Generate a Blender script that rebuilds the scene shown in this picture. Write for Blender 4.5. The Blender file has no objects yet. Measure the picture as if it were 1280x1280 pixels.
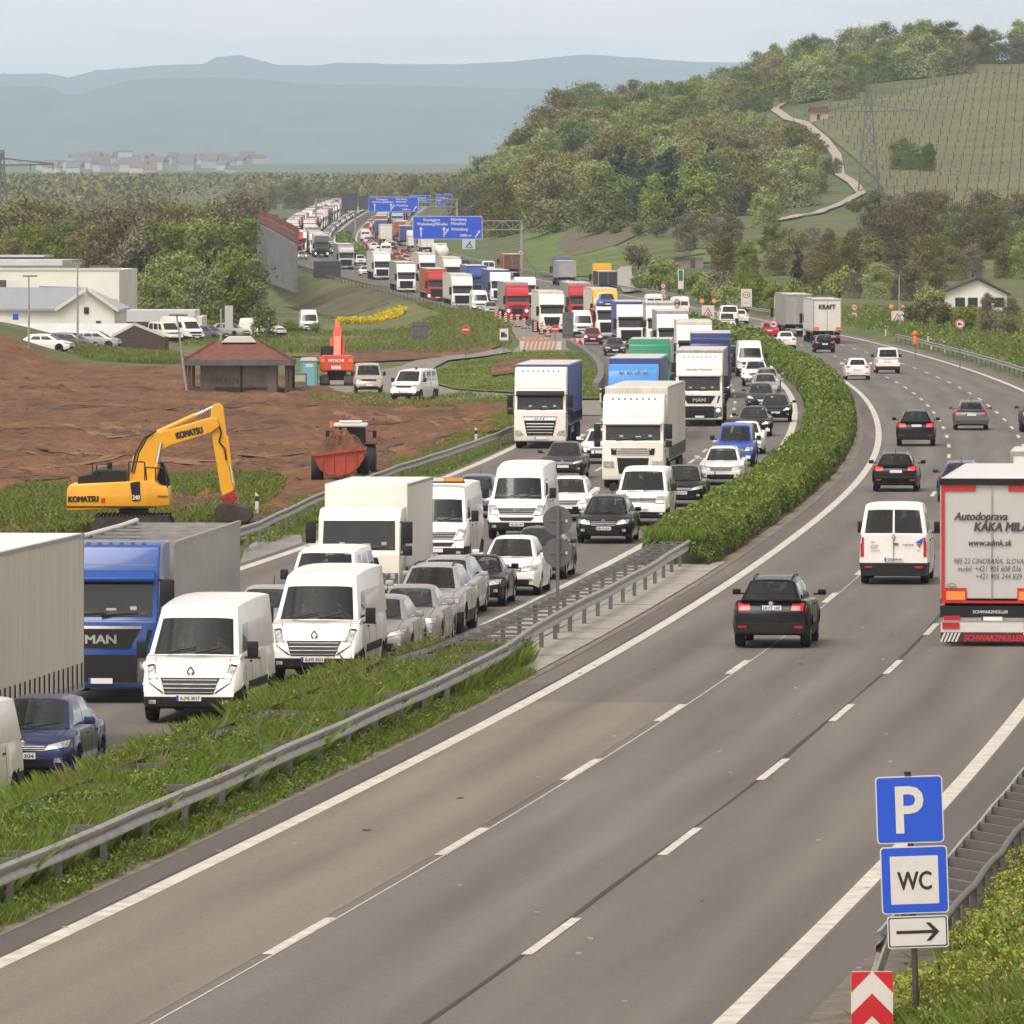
import bpy, bmesh, math, random
import numpy as np
from mathutils import Vector, Matrix
from mathutils.bvhtree import BVHTree

RNG = random.Random(7)
NR = np.random.default_rng(11)
SC = bpy.context.scene
COL = SC.collection
F, HC, YH, CX = 10000.0, 10.0, 300.0, 640.0      # long lens, camera 10 m above the road


def zroad(Y):
    return 1.8 * np.log1p(np.exp((np.asarray(Y, float) - 830.0) / 150.0))


def zr(Y):
    return float(zroad(Y))


def road_y(y, h=0.0):
    lo, hi = 60.0, 3200.0
    for _ in range(50):
        m = (lo + hi) / 2
        if YH + F * (HC - zr(m) - h) / m > y:
            lo = m
        else:
            hi = m
    return (lo + hi) / 2


def P(x, y, h=0.0):
    Y = road_y(y, h)
    return Vector(((x - CX) * Y / F, Y, zr(Y) + h))


def PZ(x, y, Y):
    return Vector(((x - CX) * Y / F, Y, HC - (y - YH) * Y / F))


_pts = [(40, -16.6), (60, -13.6), (80, -10.8), (109.9, -7.03), (130.4, -4.43), (151.5, -1.89), (181.2, 1.45), (199.2, 3.19),
        (224.7, 5.84), (272.5, 9.81), (289.9, 11.5), (331, 14.5), (361, 16.5), (400, 18.5), (454, 20.7), (495, 22.0), (530, 22.8),
        (600, 23.5), (690, 22.8), (760, 21.2), (880, 14.9), (1050, 2.5), (1190, -9.0), (1330, -19.5), (1445, -26), (1660, -32.5),
        (1820, -35), (2050, -37), (2300, -38), (2600, -38)]
_ys = np.arange(40, 2601, 2.0)
_xs = np.interp(_ys, [p[0] for p in _pts], [p[1] for p in _pts])
_h = 15
for _ in range(3):
    _pad = np.concatenate([2 * _xs[0] - _xs[_h:0:-1], _xs, 2 * _xs[-1] - _xs[-2:-_h - 2:-1]])
    _xs = np.convolve(_pad, np.ones(2 * _h + 1) / (2 * _h + 1), 'valid')
_sl = np.gradient(_xs, _ys)


def ref(Y):
    return float(np.interp(Y, _ys, _xs))


def slope(Y):
    return float(np.interp(Y, _ys, _sl))


def at(Y, off, dz=0.0):
    s = slope(Y)
    n = math.hypot(1, s)
    y = Y - off * s / n
    return Vector((ref(Y) + off / n, y, zr(y) + dz))


def lin(c):
    return tuple((v / 12.92 if v <= 0.04045 else ((v + 0.055) / 1.055) ** 2.4) for v in c)


# ------------------------------------------------------------------ materials
MATS = {}


def nodes_of(m):
    nt = m.node_tree
    return nt, nt.nodes, nt.links, nt.nodes['Principled BSDF']


def mat(name, col=(.5, .5, .5), rough=.6, metal=0., var=0., scale=4., coat=0., bump=0., bscale=30., emit=0., col2=None, spec=.5, island=0., objvar=0., detail=5., stretch=None, trans=0.):
    if name in MATS:
        return MATS[name]
    m = bpy.data.materials.new(name)
    m.use_nodes = True
    nt, N, L, b = nodes_of(m)
    b.inputs['Base Color'].default_value = (*col, 1)
    b.inputs['Roughness'].default_value = rough
    b.inputs['Metallic'].default_value = metal
    b.inputs['Specular IOR Level'].default_value = spec
    if coat:
        b.inputs['Coat Weight'].default_value = coat
        b.inputs['Coat Roughness'].default_value = .06
    if emit:
        b.inputs['Emission Color'].default_value = (*col, 1)
        b.inputs['Emission Strength'].default_value = emit
    vec = None
    if var or bump:
        tc = N.new('ShaderNodeTexCoord')
        vec = tc.outputs['Object']
        if stretch:
            mp = N.new('ShaderNodeMapping')
            mp.inputs['Scale'].default_value = stretch
            L.new(vec, mp.inputs['Vector'])
            vec = mp.outputs['Vector']
    sock = None
    if var:
        nz = N.new('ShaderNodeTexNoise')
        nz.inputs['Scale'].default_value = scale
        nz.inputs['Detail'].default_value = detail
        nz.inputs['Roughness'].default_value = .62
        L.new(vec, nz.inputs['Vector'])
        mx = N.new('ShaderNodeMix')
        mx.data_type = 'RGBA'
        lo = tuple(max(0, c * (1 - var)) for c in col)
        hi = col2 if col2 else tuple(min(1, c * (1 + var)) for c in col)
        mx.inputs['A'].default_value = (*lo, 1)
        mx.inputs['B'].default_value = (*hi, 1)
        mr = N.new('ShaderNodeMapRange')
        mr.inputs['From Min'].default_value = .3
        mr.inputs['From Max'].default_value = .7
        L.new(nz.outputs['Fac'], mr.inputs['Value'])
        L.new(mr.outputs['Result'], mx.inputs['Factor'])
        sock = mx.outputs['Result']
    if island or objvar:
        hs = N.new('ShaderNodeHueSaturation')
        if sock:
            L.new(sock, hs.inputs['Color'])
        else:
            hs.inputs['Color'].default_value = (*col, 1)
        val = None
        if island:
            g = N.new('ShaderNodeNewGeometry')
            mr = N.new('ShaderNodeMapRange')
            mr.inputs['To Min'].default_value = 1 - island
            mr.inputs['To Max'].default_value = 1 + island
            L.new(g.outputs['Random Per Island'], mr.inputs['Value'])
            val = mr.outputs['Result']
            mh = N.new('ShaderNodeMapRange')
            mh.inputs['To Min'].default_value = .485
            mh.inputs['To Max'].default_value = .515
            L.new(g.outputs['Random Per Island'], mh.inputs['Value'])
            L.new(mh.outputs['Result'], hs.inputs['Hue'])
        if objvar:
            oi = N.new('ShaderNodeObjectInfo')
            mr2 = N.new('ShaderNodeMapRange')
            mr2.inputs['To Min'].default_value = 1 - objvar
            mr2.inputs['To Max'].default_value = 1 + objvar
            L.new(oi.outputs['Random'], mr2.inputs['Value'])
            if val:
                mm = N.new('ShaderNodeMath')
                mm.operation = 'MULTIPLY'
                L.new(val, mm.inputs[0])
                L.new(mr2.outputs['Result'], mm.inputs[1])
                val = mm.outputs[0]
            else:
                val = mr2.outputs['Result']
            ms = N.new('ShaderNodeMapRange')
            ms.inputs['To Min'].default_value = 1.25
            ms.inputs['To Max'].default_value = .75
            L.new(oi.outputs['Random'], ms.inputs['Value'])
            L.new(ms.outputs['Result'], hs.inputs['Saturation'])
        L.new(val, hs.inputs['Value'])
        sock = hs.outputs['Color']
    if sock:
        L.new(sock, b.inputs['Base Color'])
    if bump:
        nb = N.new('ShaderNodeTexNoise')
        nb.inputs['Scale'].default_value = bscale
        nb.inputs['Detail'].default_value = 4
        L.new(vec, nb.inputs['Vector'])
        bp = N.new('ShaderNodeBump')
        bp.inputs['Strength'].default_value = bump
        bp.inputs['Distance'].default_value = .05
        L.new(nb.outputs['Fac'], bp.inputs['Height'])
        L.new(bp.outputs['Normal'], b.inputs['Normal'])
    if trans:
        out = N['Material Output']
        tr = N.new('ShaderNodeBsdfTranslucent')
        ms = N.new('ShaderNodeMixShader')
        ms.inputs['Fac'].default_value = trans
        if sock:
            L.new(sock, tr.inputs['Color'])
        else:
            tr.inputs['Color'].default_value = (*col, 1)
        L.new(b.outputs[0], ms.inputs[1])
        L.new(tr.outputs[0], ms.inputs[2])
        L.new(ms.outputs[0], out.inputs['Surface'])
    MATS[name] = m
    return m


def paint(name, col, rough=.3, metal=0., var=.06, coat=.35):
    return mat('paint_' + name, col, rough, metal, var=var, scale=1.5, coat=coat, spec=coat)


# ------------------------------------------------------------------ mesh builder
_TXT = {}


def text_geo(s, bold=0., shear=0., res=3):
    k = (s, bold, shear)
    if k not in _TXT:
        cu = bpy.data.curves.new('t', 'FONT')
        cu.body = s
        cu.size = 1
        cu.offset = bold
        cu.shear = shear
        cu.resolution_u = res
        o = bpy.data.objects.new('t', cu)
        me = o.to_mesh()
        vs = [tuple(v.co) for v in me.vertices]
        fs = [tuple(p.vertices) for p in me.polygons]
        o.to_mesh_clear()
        bpy.data.objects.remove(o)
        bpy.data.curves.remove(cu)
        xs = [v[0] for v in vs] or [0]
        ys = [v[1] for v in vs] or [0]
        _TXT[k] = (vs, fs, min(xs), max(xs), min(ys), max(ys))
    return _TXT[k]


class MB:
    def __init__(self):
        self.v, self.f, self.m = [], [], []

    def add(self, vs, fs, mi=0):
        o = len(self.v)
        self.v.extend(tuple(p) for p in vs)
        self.f.extend(tuple(i + o for i in q) for q in fs)
        self.m.extend([mi] * len(fs))
        return self

    def box(self, x0, x1, y0, y1, z0, z1, mi=0):
        return self.add([(x0, y0, z0), (x1, y0, z0), (x1, y1, z0), (x0, y1, z0), (x0, y0, z1), (x1, y0, z1), (x1, y1, z1), (x0, y1, z1)],
                        [(0, 3, 2, 1), (4, 5, 6, 7), (0, 1, 5, 4), (1, 2, 6, 5), (2, 3, 7, 6), (3, 0, 4, 7)], mi)

    def quad(self, a, b, c, d, mi=0):
        return self.add([a, b, c, d], [(0, 1, 2, 3)], mi)

    def cyl(self, p, q, r, n=10, mi=0, r2=None, caps=True):
        p, q = Vector(p), Vector(q)
        d = (q - p)
        if d.length < 1e-6:
            return self
        d.normalize()
        a = d.orthogonal().normalized()
        b = d.cross(a)
        r2 = r if r2 is None else r2
        vs = []
        for (c, rr) in ((p, r), (q, r2)):
            for i in range(n):
                t = 2 * math.pi * i / n
                vs.append(c + a * (rr * math.cos(t)) + b * (rr * math.sin(t)))
        fs = [(i, (i + 1) % n, n + (i + 1) % n, n + i) for i in range(n)]
        if caps:
            fs += [tuple(range(n - 1, -1, -1)), tuple(range(n, 2 * n))]
        return self.add(vs, fs, mi)

    def bar(self, p, q, w, h, mi=0):
        p, q = Vector(p), Vector(q)
        d = (q - p).normalized()
        u = Vector((0, 0, 1)) if abs(d.z) < .95 else Vector((0, 1, 0))
        s = d.cross(u).normalized() * (w / 2)
        t = s.cross(d).normalized() * (h / 2)
        vs = [p - s - t, p + s - t, p + s + t, p - s + t, q - s - t, q + s - t, q + s + t, q - s + t]
        return self.add(vs, [(0, 1, 2, 3), (7, 6, 5, 4), (0, 4, 5, 1), (1, 5, 6, 2), (2, 6, 7, 3), (3, 7, 4, 0)], mi)

    def tube(self, pts, r, n=8, mi=0):
        for a, b in zip(pts[:-1], pts[1:]):
            self.cyl(a, b, r, n, mi)
        return self

    def lathe(self, prof, n=20, mi=0, axis='y', c=(0, 0, 0)):
        vs, fs = [], []
        for (r, h) in prof:
            for i in range(n):
                t = 2 * math.pi * i / n
                a, b = r * math.cos(t), r * math.sin(t)
                p = (a, h, b) if axis == 'y' else ((h, a, b) if axis == 'x' else (a, b, h))
                vs.append((p[0] + c[0], p[1] + c[1], p[2] + c[2]))
        for k in range(len(prof) - 1):
            for i in range(n):
                j = (i + 1) % n
                fs.append((k * n + i, k * n + j, (k + 1) * n + j, (k + 1) * n + i))
        return self.add(vs, fs, mi)

    def prism(self, poly, a, b, mi=0, plane='xz'):
        n = len(poly)
        vs = []
        for h in (a, b):
            for (p, q) in poly:
                vs.append((p, h, q) if plane == 'xz' else ((h, p, q) if plane == 'yz' else (p, q, h)))
        fs = [tuple(range(n)), tuple(range(2 * n - 1, n - 1, -1))]
        fs += [(i, n + i, n + (i + 1) % n, (i + 1) % n) for i in range(n)]
        return self.add(vs, fs, mi)

    def text(self, s, o, xd, yd, h, mi=0, align='c', bold=0., shear=0., fit=None):
        """flat lettering; h = height of a capital letter, o = middle (or left end) of the line"""
        vs, fs, x0, x1, y0, y1 = text_geo(s, 0, shear)
        k = h / .73
        kx = k
        if fit and (x1 - x0) * k > 0:
            kx = fit / (x1 - x0)
        o, xd, yd = Vector(o), Vector(xd), Vector(yd)
        cx = (x0 + x1) / 2 if align == 'c' else x0
        n = xd.cross(yd).normalized()
        b = bold * k * 1.6
        for i, (sx, sy) in enumerate(((0, 0), (b, 0), (-b, 0), (0, b * .7), (0, -b * .7)) if b else ((0, 0),)):
            self.add([o + xd * ((v[0] - cx) * kx + sx) + yd * ((v[1] - .365) * k + sy) + n * (i * .0004) for v in vs], fs, mi)
        return self

    def join(self, other, off=(0, 0, 0), mi=None):
        o = len(self.v)
        self.v.extend((p[0] + off[0], p[1] + off[1], p[2] + off[2]) for p in other.v)
        self.f.extend(tuple(i + o for i in q) for q in other.f)
        self.m.extend(other.m if mi is None else [mi] * len(other.f))
        return self

    def xform(self, M):
        self.v = [tuple(M @ Vector(p)) for p in self.v]
        return self

    def mesh(self, name, mats, smooth=None, bevel=0., weld=False, segs=2):
        me = bpy.data.meshes.new(name)
        me.from_pydata(self.v, [], self.f)
        for m in (mats if isinstance(mats, (list, tuple)) else [mats]):
            me.materials.append(m)
        me.polygons.foreach_set('material_index', self.m)
        if bevel or weld:
            bm = bmesh.new()
            bm.from_mesh(me)
            bmesh.ops.remove_doubles(bm, verts=bm.verts, dist=.0008)
            bmesh.ops.recalc_face_normals(bm, faces=bm.faces)
            if bevel:
                es = [e for e in bm.edges if len(e.link_faces) == 2 and e.calc_face_angle(0) > .5]
                bmesh.ops.bevel(bm, geom=es, offset=bevel, segments=segs, profile=.5, affect='EDGES', clamp_overlap=True)
            bm.to_mesh(me)
            bm.free()
        if smooth is not None:
            me.polygons.foreach_set('use_smooth', [True] * len(me.polygons))
            me.set_sharp_from_angle(angle=math.radians(smooth))
        me.update()
        return me

    def obj(self, name, mats, parent=None, smooth=None, bevel=0., loc=None, weld=False, segs=2):
        o = bpy.data.objects.new(name, self.mesh(name, mats, smooth, bevel, weld, segs))
        COL.objects.link(o)
        if parent:
            o.parent = parent
        if loc is not None:
            o.location = loc
        return o


def np_mesh(name, verts, quads, mats, mi=None, smooth=False):
    me = bpy.data.meshes.new(name)
    nv, nf = len(verts), len(quads)
    k = quads.shape[1]
    me.vertices.add(nv)
    me.vertices.foreach_set('co', np.ascontiguousarray(verts, dtype=np.float32).ravel())
    me.loops.add(nf * k)
    me.loops.foreach_set('vertex_index', np.ascontiguousarray(quads, dtype=np.int32).ravel())
    me.polygons.add(nf)
    me.polygons.foreach_set('loop_start', np.arange(0, nf * k, k, dtype=np.int32))
    me.polygons.foreach_set('loop_total', np.full(nf, k, dtype=np.int32))
    for m in mats:
        me.materials.append(m)
    if mi is not None:
        me.polygons.foreach_set('material_index', np.ascontiguousarray(mi, dtype=np.int32))
    if smooth:
        me.polygons.foreach_set('use_smooth', np.ones(nf, dtype=bool))
    me.update(calc_edges=True)
    me.validate()
    return me


def link(name, me, parent=None, loc=None, rz=None):
    o = bpy.data.objects.new(name, me)
    COL.objects.link(o)
    if parent:
        o.parent = parent
    if loc is not None:
        o.location = loc
    if rz is not None:
        o.rotation_euler = (0, 0, rz)
    return o


def tag(o, label=None, cat=None, group=None, kind=None):
    if label:
        o['label'] = label
    if cat:
        o['category'] = cat
    if group:
        o['group'] = group
    if kind:
        o['kind'] = kind
    return o


def thing(name, label, cat, loc=(0, 0, 0), rz=0., group=None):
    o = bpy.data.objects.new(name, None)
    o.empty_display_size = .3
    COL.objects.link(o)
    o.location = loc
    o.rotation_euler = (0, 0, rz)
    return tag(o, label, cat, group)


def struct(o):
    o['kind'] = 'structure'
    return o


def dup(root, loc, rz=None, label=None, scale=None):
    r = root.copy()
    COL.objects.link(r)
    r.location = loc
    if rz is not None:
        r.rotation_euler = (0, 0, rz)
    if label:
        r['label'] = label
    if scale:
        r.scale = scale
    for ch in root.children:
        c = ch.copy()
        COL.objects.link(c)
        c.parent = r
        for g in ch.children:
            d = g.copy()
            COL.objects.link(d)
            d.parent = c
    return r


# ------------------------------------------------------------------ camera, sky, sun, air
cam = bpy.data.cameras.new('camera')
cam.sensor_width = 36
cam.lens = 36 * F / 1280
cam.shift_y = -(640 - YH) / 1280
cam.clip_start = 1
cam.clip_end = 60000
co = bpy.data.objects.new('camera', cam)
COL.objects.link(co)
co.location = (0, 0, HC)
co.rotation_euler = (math.pi / 2, 0, 0)
SC.camera = co

HAZE_COL = (.58, .77, 1.0, 1)
SKY_LOW, SKY_HIGH = 10.0, 1.05
SUN_EL, SUN_AZ = math.radians(60), math.radians(212)   # sun behind thick cloud, behind and left of the camera
w = bpy.data.worlds.new('World')
SC.world = w
w.use_nodes = True
nt = w.node_tree
N, L = nt.nodes, nt.links
sky = N.new('ShaderNodeTexSky')
sky.sky_type = 'NISHITA'
sky.sun_disc = False
sky.sun_elevation = SUN_EL
sky.sun_rotation = SUN_AZ
sky.dust_density = 4
sky.air_density = 1
hs = N.new('ShaderNodeHueSaturation')       # closed cloud cover: hardly any blue left in it
hs.inputs['Saturation'].default_value = .05
hs.inputs['Value'].default_value = 1.0
L.new(sky.outputs[0], hs.inputs['Color'])
tc = N.new('ShaderNodeTexCoord')
mp = N.new('ShaderNodeMapping')
mp.inputs['Scale'].default_value = (3, 3, 26)
L.new(tc.outputs['Generated'], mp.inputs['Vector'])
nz = N.new('ShaderNodeTexNoise')
nz.inputs['Scale'].default_value = 2.2
nz.inputs['Detail'].default_value = 6
L.new(mp.outputs[0], nz.inputs['Vector'])
cr = N.new('ShaderNodeMapRange')
cr.inputs['From Min'].default_value = .3
cr.inputs['From Max'].default_value = .7
cr.inputs['To Min'].default_value = .66
cr.inputs['To Max'].default_value = 1.3
L.new(nz.outputs['Fac'], cr.inputs['Value'])
# added bright band at the horizon, so the sky shows through the haze
sp = N.new('ShaderNodeSeparateXYZ')
L.new(tc.outputs['Generated'], sp.inputs[0])
el = N.new('ShaderNodeMapRange')
el.inputs['From Min'].default_value = 0
el.inputs['From Max'].default_value = .10
el.inputs['To Min'].default_value = SKY_LOW
el.inputs['To Max'].default_value = SKY_HIGH
L.new(sp.outputs['Z'], el.inputs['Value'])
mm = N.new('ShaderNodeMath')
mm.operation = 'MULTIPLY'
L.new(cr.outputs[0], mm.inputs[0])
L.new(el.outputs[0], mm.inputs[1])
mx = N.new('ShaderNodeMix')
mx.data_type = 'RGBA'
mx.blend_type = 'MULTIPLY'
mx.inputs['Factor'].default_value = 1
L.new(hs.outputs[0], mx.inputs['A'])
wm_ = N.new('ShaderNodeVectorMath')
wm_.operation = 'SCALE'
wm_.inputs[0].default_value = (1.13, 1.0, .92)      # warm grey cloud
L.new(mm.outputs[0], wm_.inputs['Scale'])
L.new(wm_.outputs[0], mx.inputs['B'])
bg = N['Background']
bg.inputs['Strength'].default_value = .12
L.new(mx.outputs['Result'], bg.inputs['Color'])

sl = bpy.data.lights.new('sun', 'SUN')
sl.energy = 1.5
sl.angle = math.radians(38)
sl.color = (1, .95, .86)
so = bpy.data.objects.new('sun', sl)
COL.objects.link(so)
_d = Vector((math.sin(SUN_AZ) * math.cos(SUN_EL), math.cos(SUN_AZ) * math.cos(SUN_EL), math.sin(SUN_EL)))
so.rotation_euler = (-_d).to_track_quat('-Z', 'Y').to_euler()
so.location = (0, 0, 80)

vs = SC.view_settings
vs.view_transform = 'Standard'
vs.look = 'None'
vs.gamma = 1
vs.exposure = .52
SC.cycles.use_denoising = True
SC.cycles.use_adaptive_sampling = True
SC.cycles.adaptive_threshold = .02
SC.cycles.max_bounces = 6
SC.cycles.diffuse_bounces = 2
SC.cycles.glossy_bounces = 3
SC.cycles.transparent_max_bounces = 8
SC.cycles.volume_bounces = 1

hz = mat('haze_air')
nt, N, L, b = nodes_of(hz)
N.remove(b)
pv = N.new('ShaderNodeVolumePrincipled')
pv.inputs['Color'].default_value = HAZE_COL
pv.inputs['Density'].default_value = 6e-5
pv.inputs['Anisotropy'].default_value = 0
L.new(pv.outputs[0], N['Material Output'].inputs['Volume'])
tag(MB().box(-4600, 4600, -60, 28500, -14, 690).obj('haze', hz), kind='stuff')

# common materials
M_TYRE = mat('tyre_rubber', (.018, .017, .016), .85, var=.3, scale=6)
M_RIM = mat('rim_alloy', (.42, .42, .43), .35, .8)
M_STEEL = mat('steel_rim', (.16, .155, .15), .55, .5)
M_GLASS = mat('dark_window_glass', (.016, .019, .02), .06, spec=.7, var=.3, scale=1.2)
M_PLASTIC = mat('black_plastic', (.014, .014, .015), .55, var=.2, spec=.3)
M_UNDER = mat('underbody_black', (.01, .01, .01), .9)
M_LAMP = mat('headlight_glass', (.30, .30, .295), .12, var=.75, scale=9, coat=.9, col2=(.62, .62, .6))
M_LAMPON = mat('lit_headlight', (1, .93, .78), .2, emit=1.6)
M_RED = mat('tail_light_red', (.40, .010, .013), .25, coat=.2)
M_REDON = mat('lit_brake_light', (.9, .02, .02), .3, emit=.5)
M_AMBER = mat('indicator_amber', (.75, .27, .03), .2, coat=.8)
M_CHROME = mat('chrome', (.62, .62, .62), .18, 1.)
M_PLATE = mat('plate_white', (.72, .72, .70), .4)
M_BLUEBAND = mat('plate_blue', (.02, .07, .4), .4)
M_INK = mat('lettering_black', (.015, .015, .016), .5)
M_GALV = mat('galvanised_steel', (.34, .335, .32), .45, .55, var=.25, scale=3)
M_GREYPOST = mat('grey_sign_back', (.11, .115, .12), .5, .2, var=.12, scale=3)
M_WHITE = mat('sign_white', (.60, .59, .565), .45, var=.05)
M_SIGNRED = mat('sign_red', (.5, .012, .02), .4)
M_SIGNBLUE = mat('sign_blue', (.008, .075, .56), .35)
M_ORANGE = mat('signal_orange', (.72, .17, .02), .4)
M_CONC = mat('concrete', (.30, .285, .26), .85, var=.3, scale=1.2, bump=.3)
M_DARKCONC = mat('dark_concrete', (.14, .135, .125), .85, var=.3, scale=1.0, bump=.3)
M_WOOD = mat('dark_timber', (.075, .045, .03), .8, var=.35, scale=6)


def seethrough():
    m = bpy.data.materials.new('tinted_window_glass')
    m.use_nodes = True
    nt, N, L, b = nodes_of(m)
    N.remove(b)
    t = N.new('ShaderNodeBsdfTransparent')
    t.inputs['Color'].default_value = (.40, .45, .44, 1)
    g = N.new('ShaderNodeBsdfGlossy')
    g.inputs['Roughness'].default_value = .03
    g.inputs['Color'].default_value = (.9, .95, .95, 1)
    lw = N.new('ShaderNodeLayerWeight')
    pw = N.new('ShaderNodeMath')
    pw.operation = 'POWER'
    pw.inputs[1].default_value = 3.0
    L.new(lw.outputs['Facing'], pw.inputs[0])
    f = N.new('ShaderNodeMath')
    f.operation = 'MULTIPLY_ADD'
    f.inputs[1].default_value = .75
    f.inputs[2].default_value = .045
    L.new(pw.outputs[0], f.inputs[0])
    x = N.new('ShaderNodeMixShader')
    L.new(f.outputs[0], x.inputs[0])
    L.new(t.outputs[0], x.inputs[1])
    L.new(g.outputs[0], x.inputs[2])
    L.new(x.outputs[0], N['Material Output'].inputs['Surface'])
    return m


M_CLEAR = seethrough()
M_SEAT = mat('seat_cloth', (.030, .030, .032), .9, var=.3, scale=8)
M_TRIM = mat('grey_dashboard', (.055, .053, .05), .7, var=.2, scale=4)
# ------------------------------------------------------------------ terrain
def sst(t):
    t = np.clip(t, 0, 1)
    return t * t * (3 - 2 * t)


_AX = [-60, -14, -4, 8, 24, 52, 90, 130, 160, 320, 900]
_AZ = [0, 0, 7, 19, 27, 31, 42, 47, 47, 52, 60]


def refv(Y):
    return np.interp(Y, _ys, _xs)


def zbase(Y):
    Y = np.asarray(Y, float)
    return zroad(np.minimum(Y, 2400)) + .0088 * np.clip(Y - 2400, 0, 9000) + 20 * sst((Y - 7000) / 3200)


def hill(X, Y):
    a = np.interp(X, _AX, _AZ)
    return a * (.35 * np.clip((Y - 1480) / 1050, 0, 1) + .65 * sst((Y - 1480) / 1050)) * (1 - .6 * sst((Y - 2800) / 1500))


def T(X, Y):
    X = np.asarray(X, float)
    Y = np.asarray(Y, float)
    d = X - refv(Y)
    zb = zbase(Y)
    far = 1 - sst((Y - 1900) / 1500)
    left = sst((-d - 19.5) / 9.0) * far
    dip = .35 + .72 * zb
    z = zb - .10 - left * dip
    z = z + hill(X, Y)
    # the spoil-heap end of the building site
    z = z + 3.4 * np.exp(-(((X + 47) / 8.5) ** 2 + ((Y - 690) / 70) ** 2))
    # verge mound beyond the hard shoulder
    z = z + .55 * sst((d - 12.6) / 2.4) * (1 - sst((d - 30) / 20)) * (1 - sst((Y - 900) / 300))
    z = z + 5.5 * sst((d - 22) / 26) * sst((Y - 1150) / 250) * (1 - sst((Y - 1500) / 250))
    return z


_AXL = list(zip(_AX, _AZ))


def s1(t):
    t = 0. if t < 0 else (1. if t > 1 else t)
    return t * t * (3 - 2 * t)


def _zr(Y):
    t = (Y - 830.0) / 150.0
    return 1.8 * (t if t > 30 else math.log1p(math.exp(t)))


_xl = _xs.tolist()


def _rf(Y):
    u = (Y - 40.0) / 2.0
    if u <= 0:
        return _xl[0]
    i = int(u)
    if i >= len(_xl) - 1:
        return _xl[-1]
    return _xl[i] + (_xl[i + 1] - _xl[i]) * (u - i)


def Tz(X, Y):
    """the same ground height for one point, without arrays"""
    d = X - _rf(Y)
    zb = _zr(min(Y, 2400.0)) + .0088 * min(max(Y - 2400.0, 0.), 9000.) + (20 * s1((Y - 7000) / 3200) if Y > 7000 else 0)
    z = zb - .10 - s1((-d - 19.5) / 9.0) * (1 - s1((Y - 1900) / 1500)) * (.35 + .72 * zb)
    if Y > 1480:
        x = X
        a_ = _AZ[0] if x <= _AX[0] else _AZ[-1]
        for (x0, z0), (x1, z1) in zip(_AXL[:-1], _AXL[1:]):
            if x0 < x <= x1:
                a_ = z0 + (z1 - z0) * (x - x0) / (x1 - x0)
                break
        u = (Y - 1480) / 1050
        z += a_ * (.35 * min(1, u) + .65 * s1(u)) * (1 - .6 * s1((Y - 2800) / 1500))
    if X < -10:
        z += 3.4 * math.exp(-(((X + 47) / 8.5) ** 2 + ((Y - 690) / 70) ** 2))
    z += .55 * s1((d - 12.6) / 2.4) * (1 - s1((d - 30) / 20)) * (1 - s1((Y - 900) / 300))
    z += 5.5 * s1((d - 22) / 26) * s1((Y - 1150) / 250) * (1 - s1((Y - 1500) / 250))
    return z


def G(x, y, y0=95.0, y1=12000.0):
    """ground point seen at photo pixel x, y"""
    Y, st = y0, 2.0
    while Y < y1:
        if HC - (y - YH) * Y / F < Tz((x - CX) * Y / F, Y):
            lo, hi = Y - st, Y
            for _ in range(25):
                m = (lo + hi) / 2
                if HC - (y - YH) * m / F < Tz((x - CX) * m / F, m):
                    hi = m
                else:
                    lo = m
            X = (x - CX) * hi / F
            return Vector((X, hi, Tz(X, hi)))
        st = max(2.0, Y * .004)
        Y += st
    X = (x - CX) * y1 / F
    return Vector((X, y1, Tz(X, y1)))


def on(X, Y, dz=0.):
    return Vector((X, Y, Tz(X, Y) + dz))


m = mat('meadow', (.062, .092, .02), .95, var=.42, scale=.09, col2=(.115, .14, .034), bump=.25, bscale=2, detail=8)
rows = np.concatenate([np.arange(60, 720, 5.0), np.arange(720, 2700, 12.0), np.geomspace(2710, 27500, 56)])
nx = 170
TX = np.linspace(-1, 1, nx)
TX = .55 * TX + .45 * TX ** 3
vv = np.zeros((len(rows), nx, 3))
for i, Y in enumerate(rows):
    X = ref(min(Y, 2300)) * (1 - min(1, Y / 2300) ** 2) + TX * (.085 * Y + 62)
    vv[i, :, 0] = X
    vv[i, :, 1] = Y
    vv[i, :, 2] = T(X, np.full(nx, Y))


def grid_quads(nr, nc):
    a = (np.arange(nr - 1)[:, None] * nc + np.arange(nc - 1)[None, :]).ravel()
    return np.stack([a, a + 1, a + nc + 1, a + nc], 1)


struct(link('ground', np_mesh('ground', vv.reshape(-1, 3), grid_quads(len(rows), nx), [m], smooth=True)))

# far wooded ridges
m = mat('ridge_forest', (.045, .06, .03), .95, var=.5, scale=.004, col2=(.085, .10, .045), detail=8)


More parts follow.
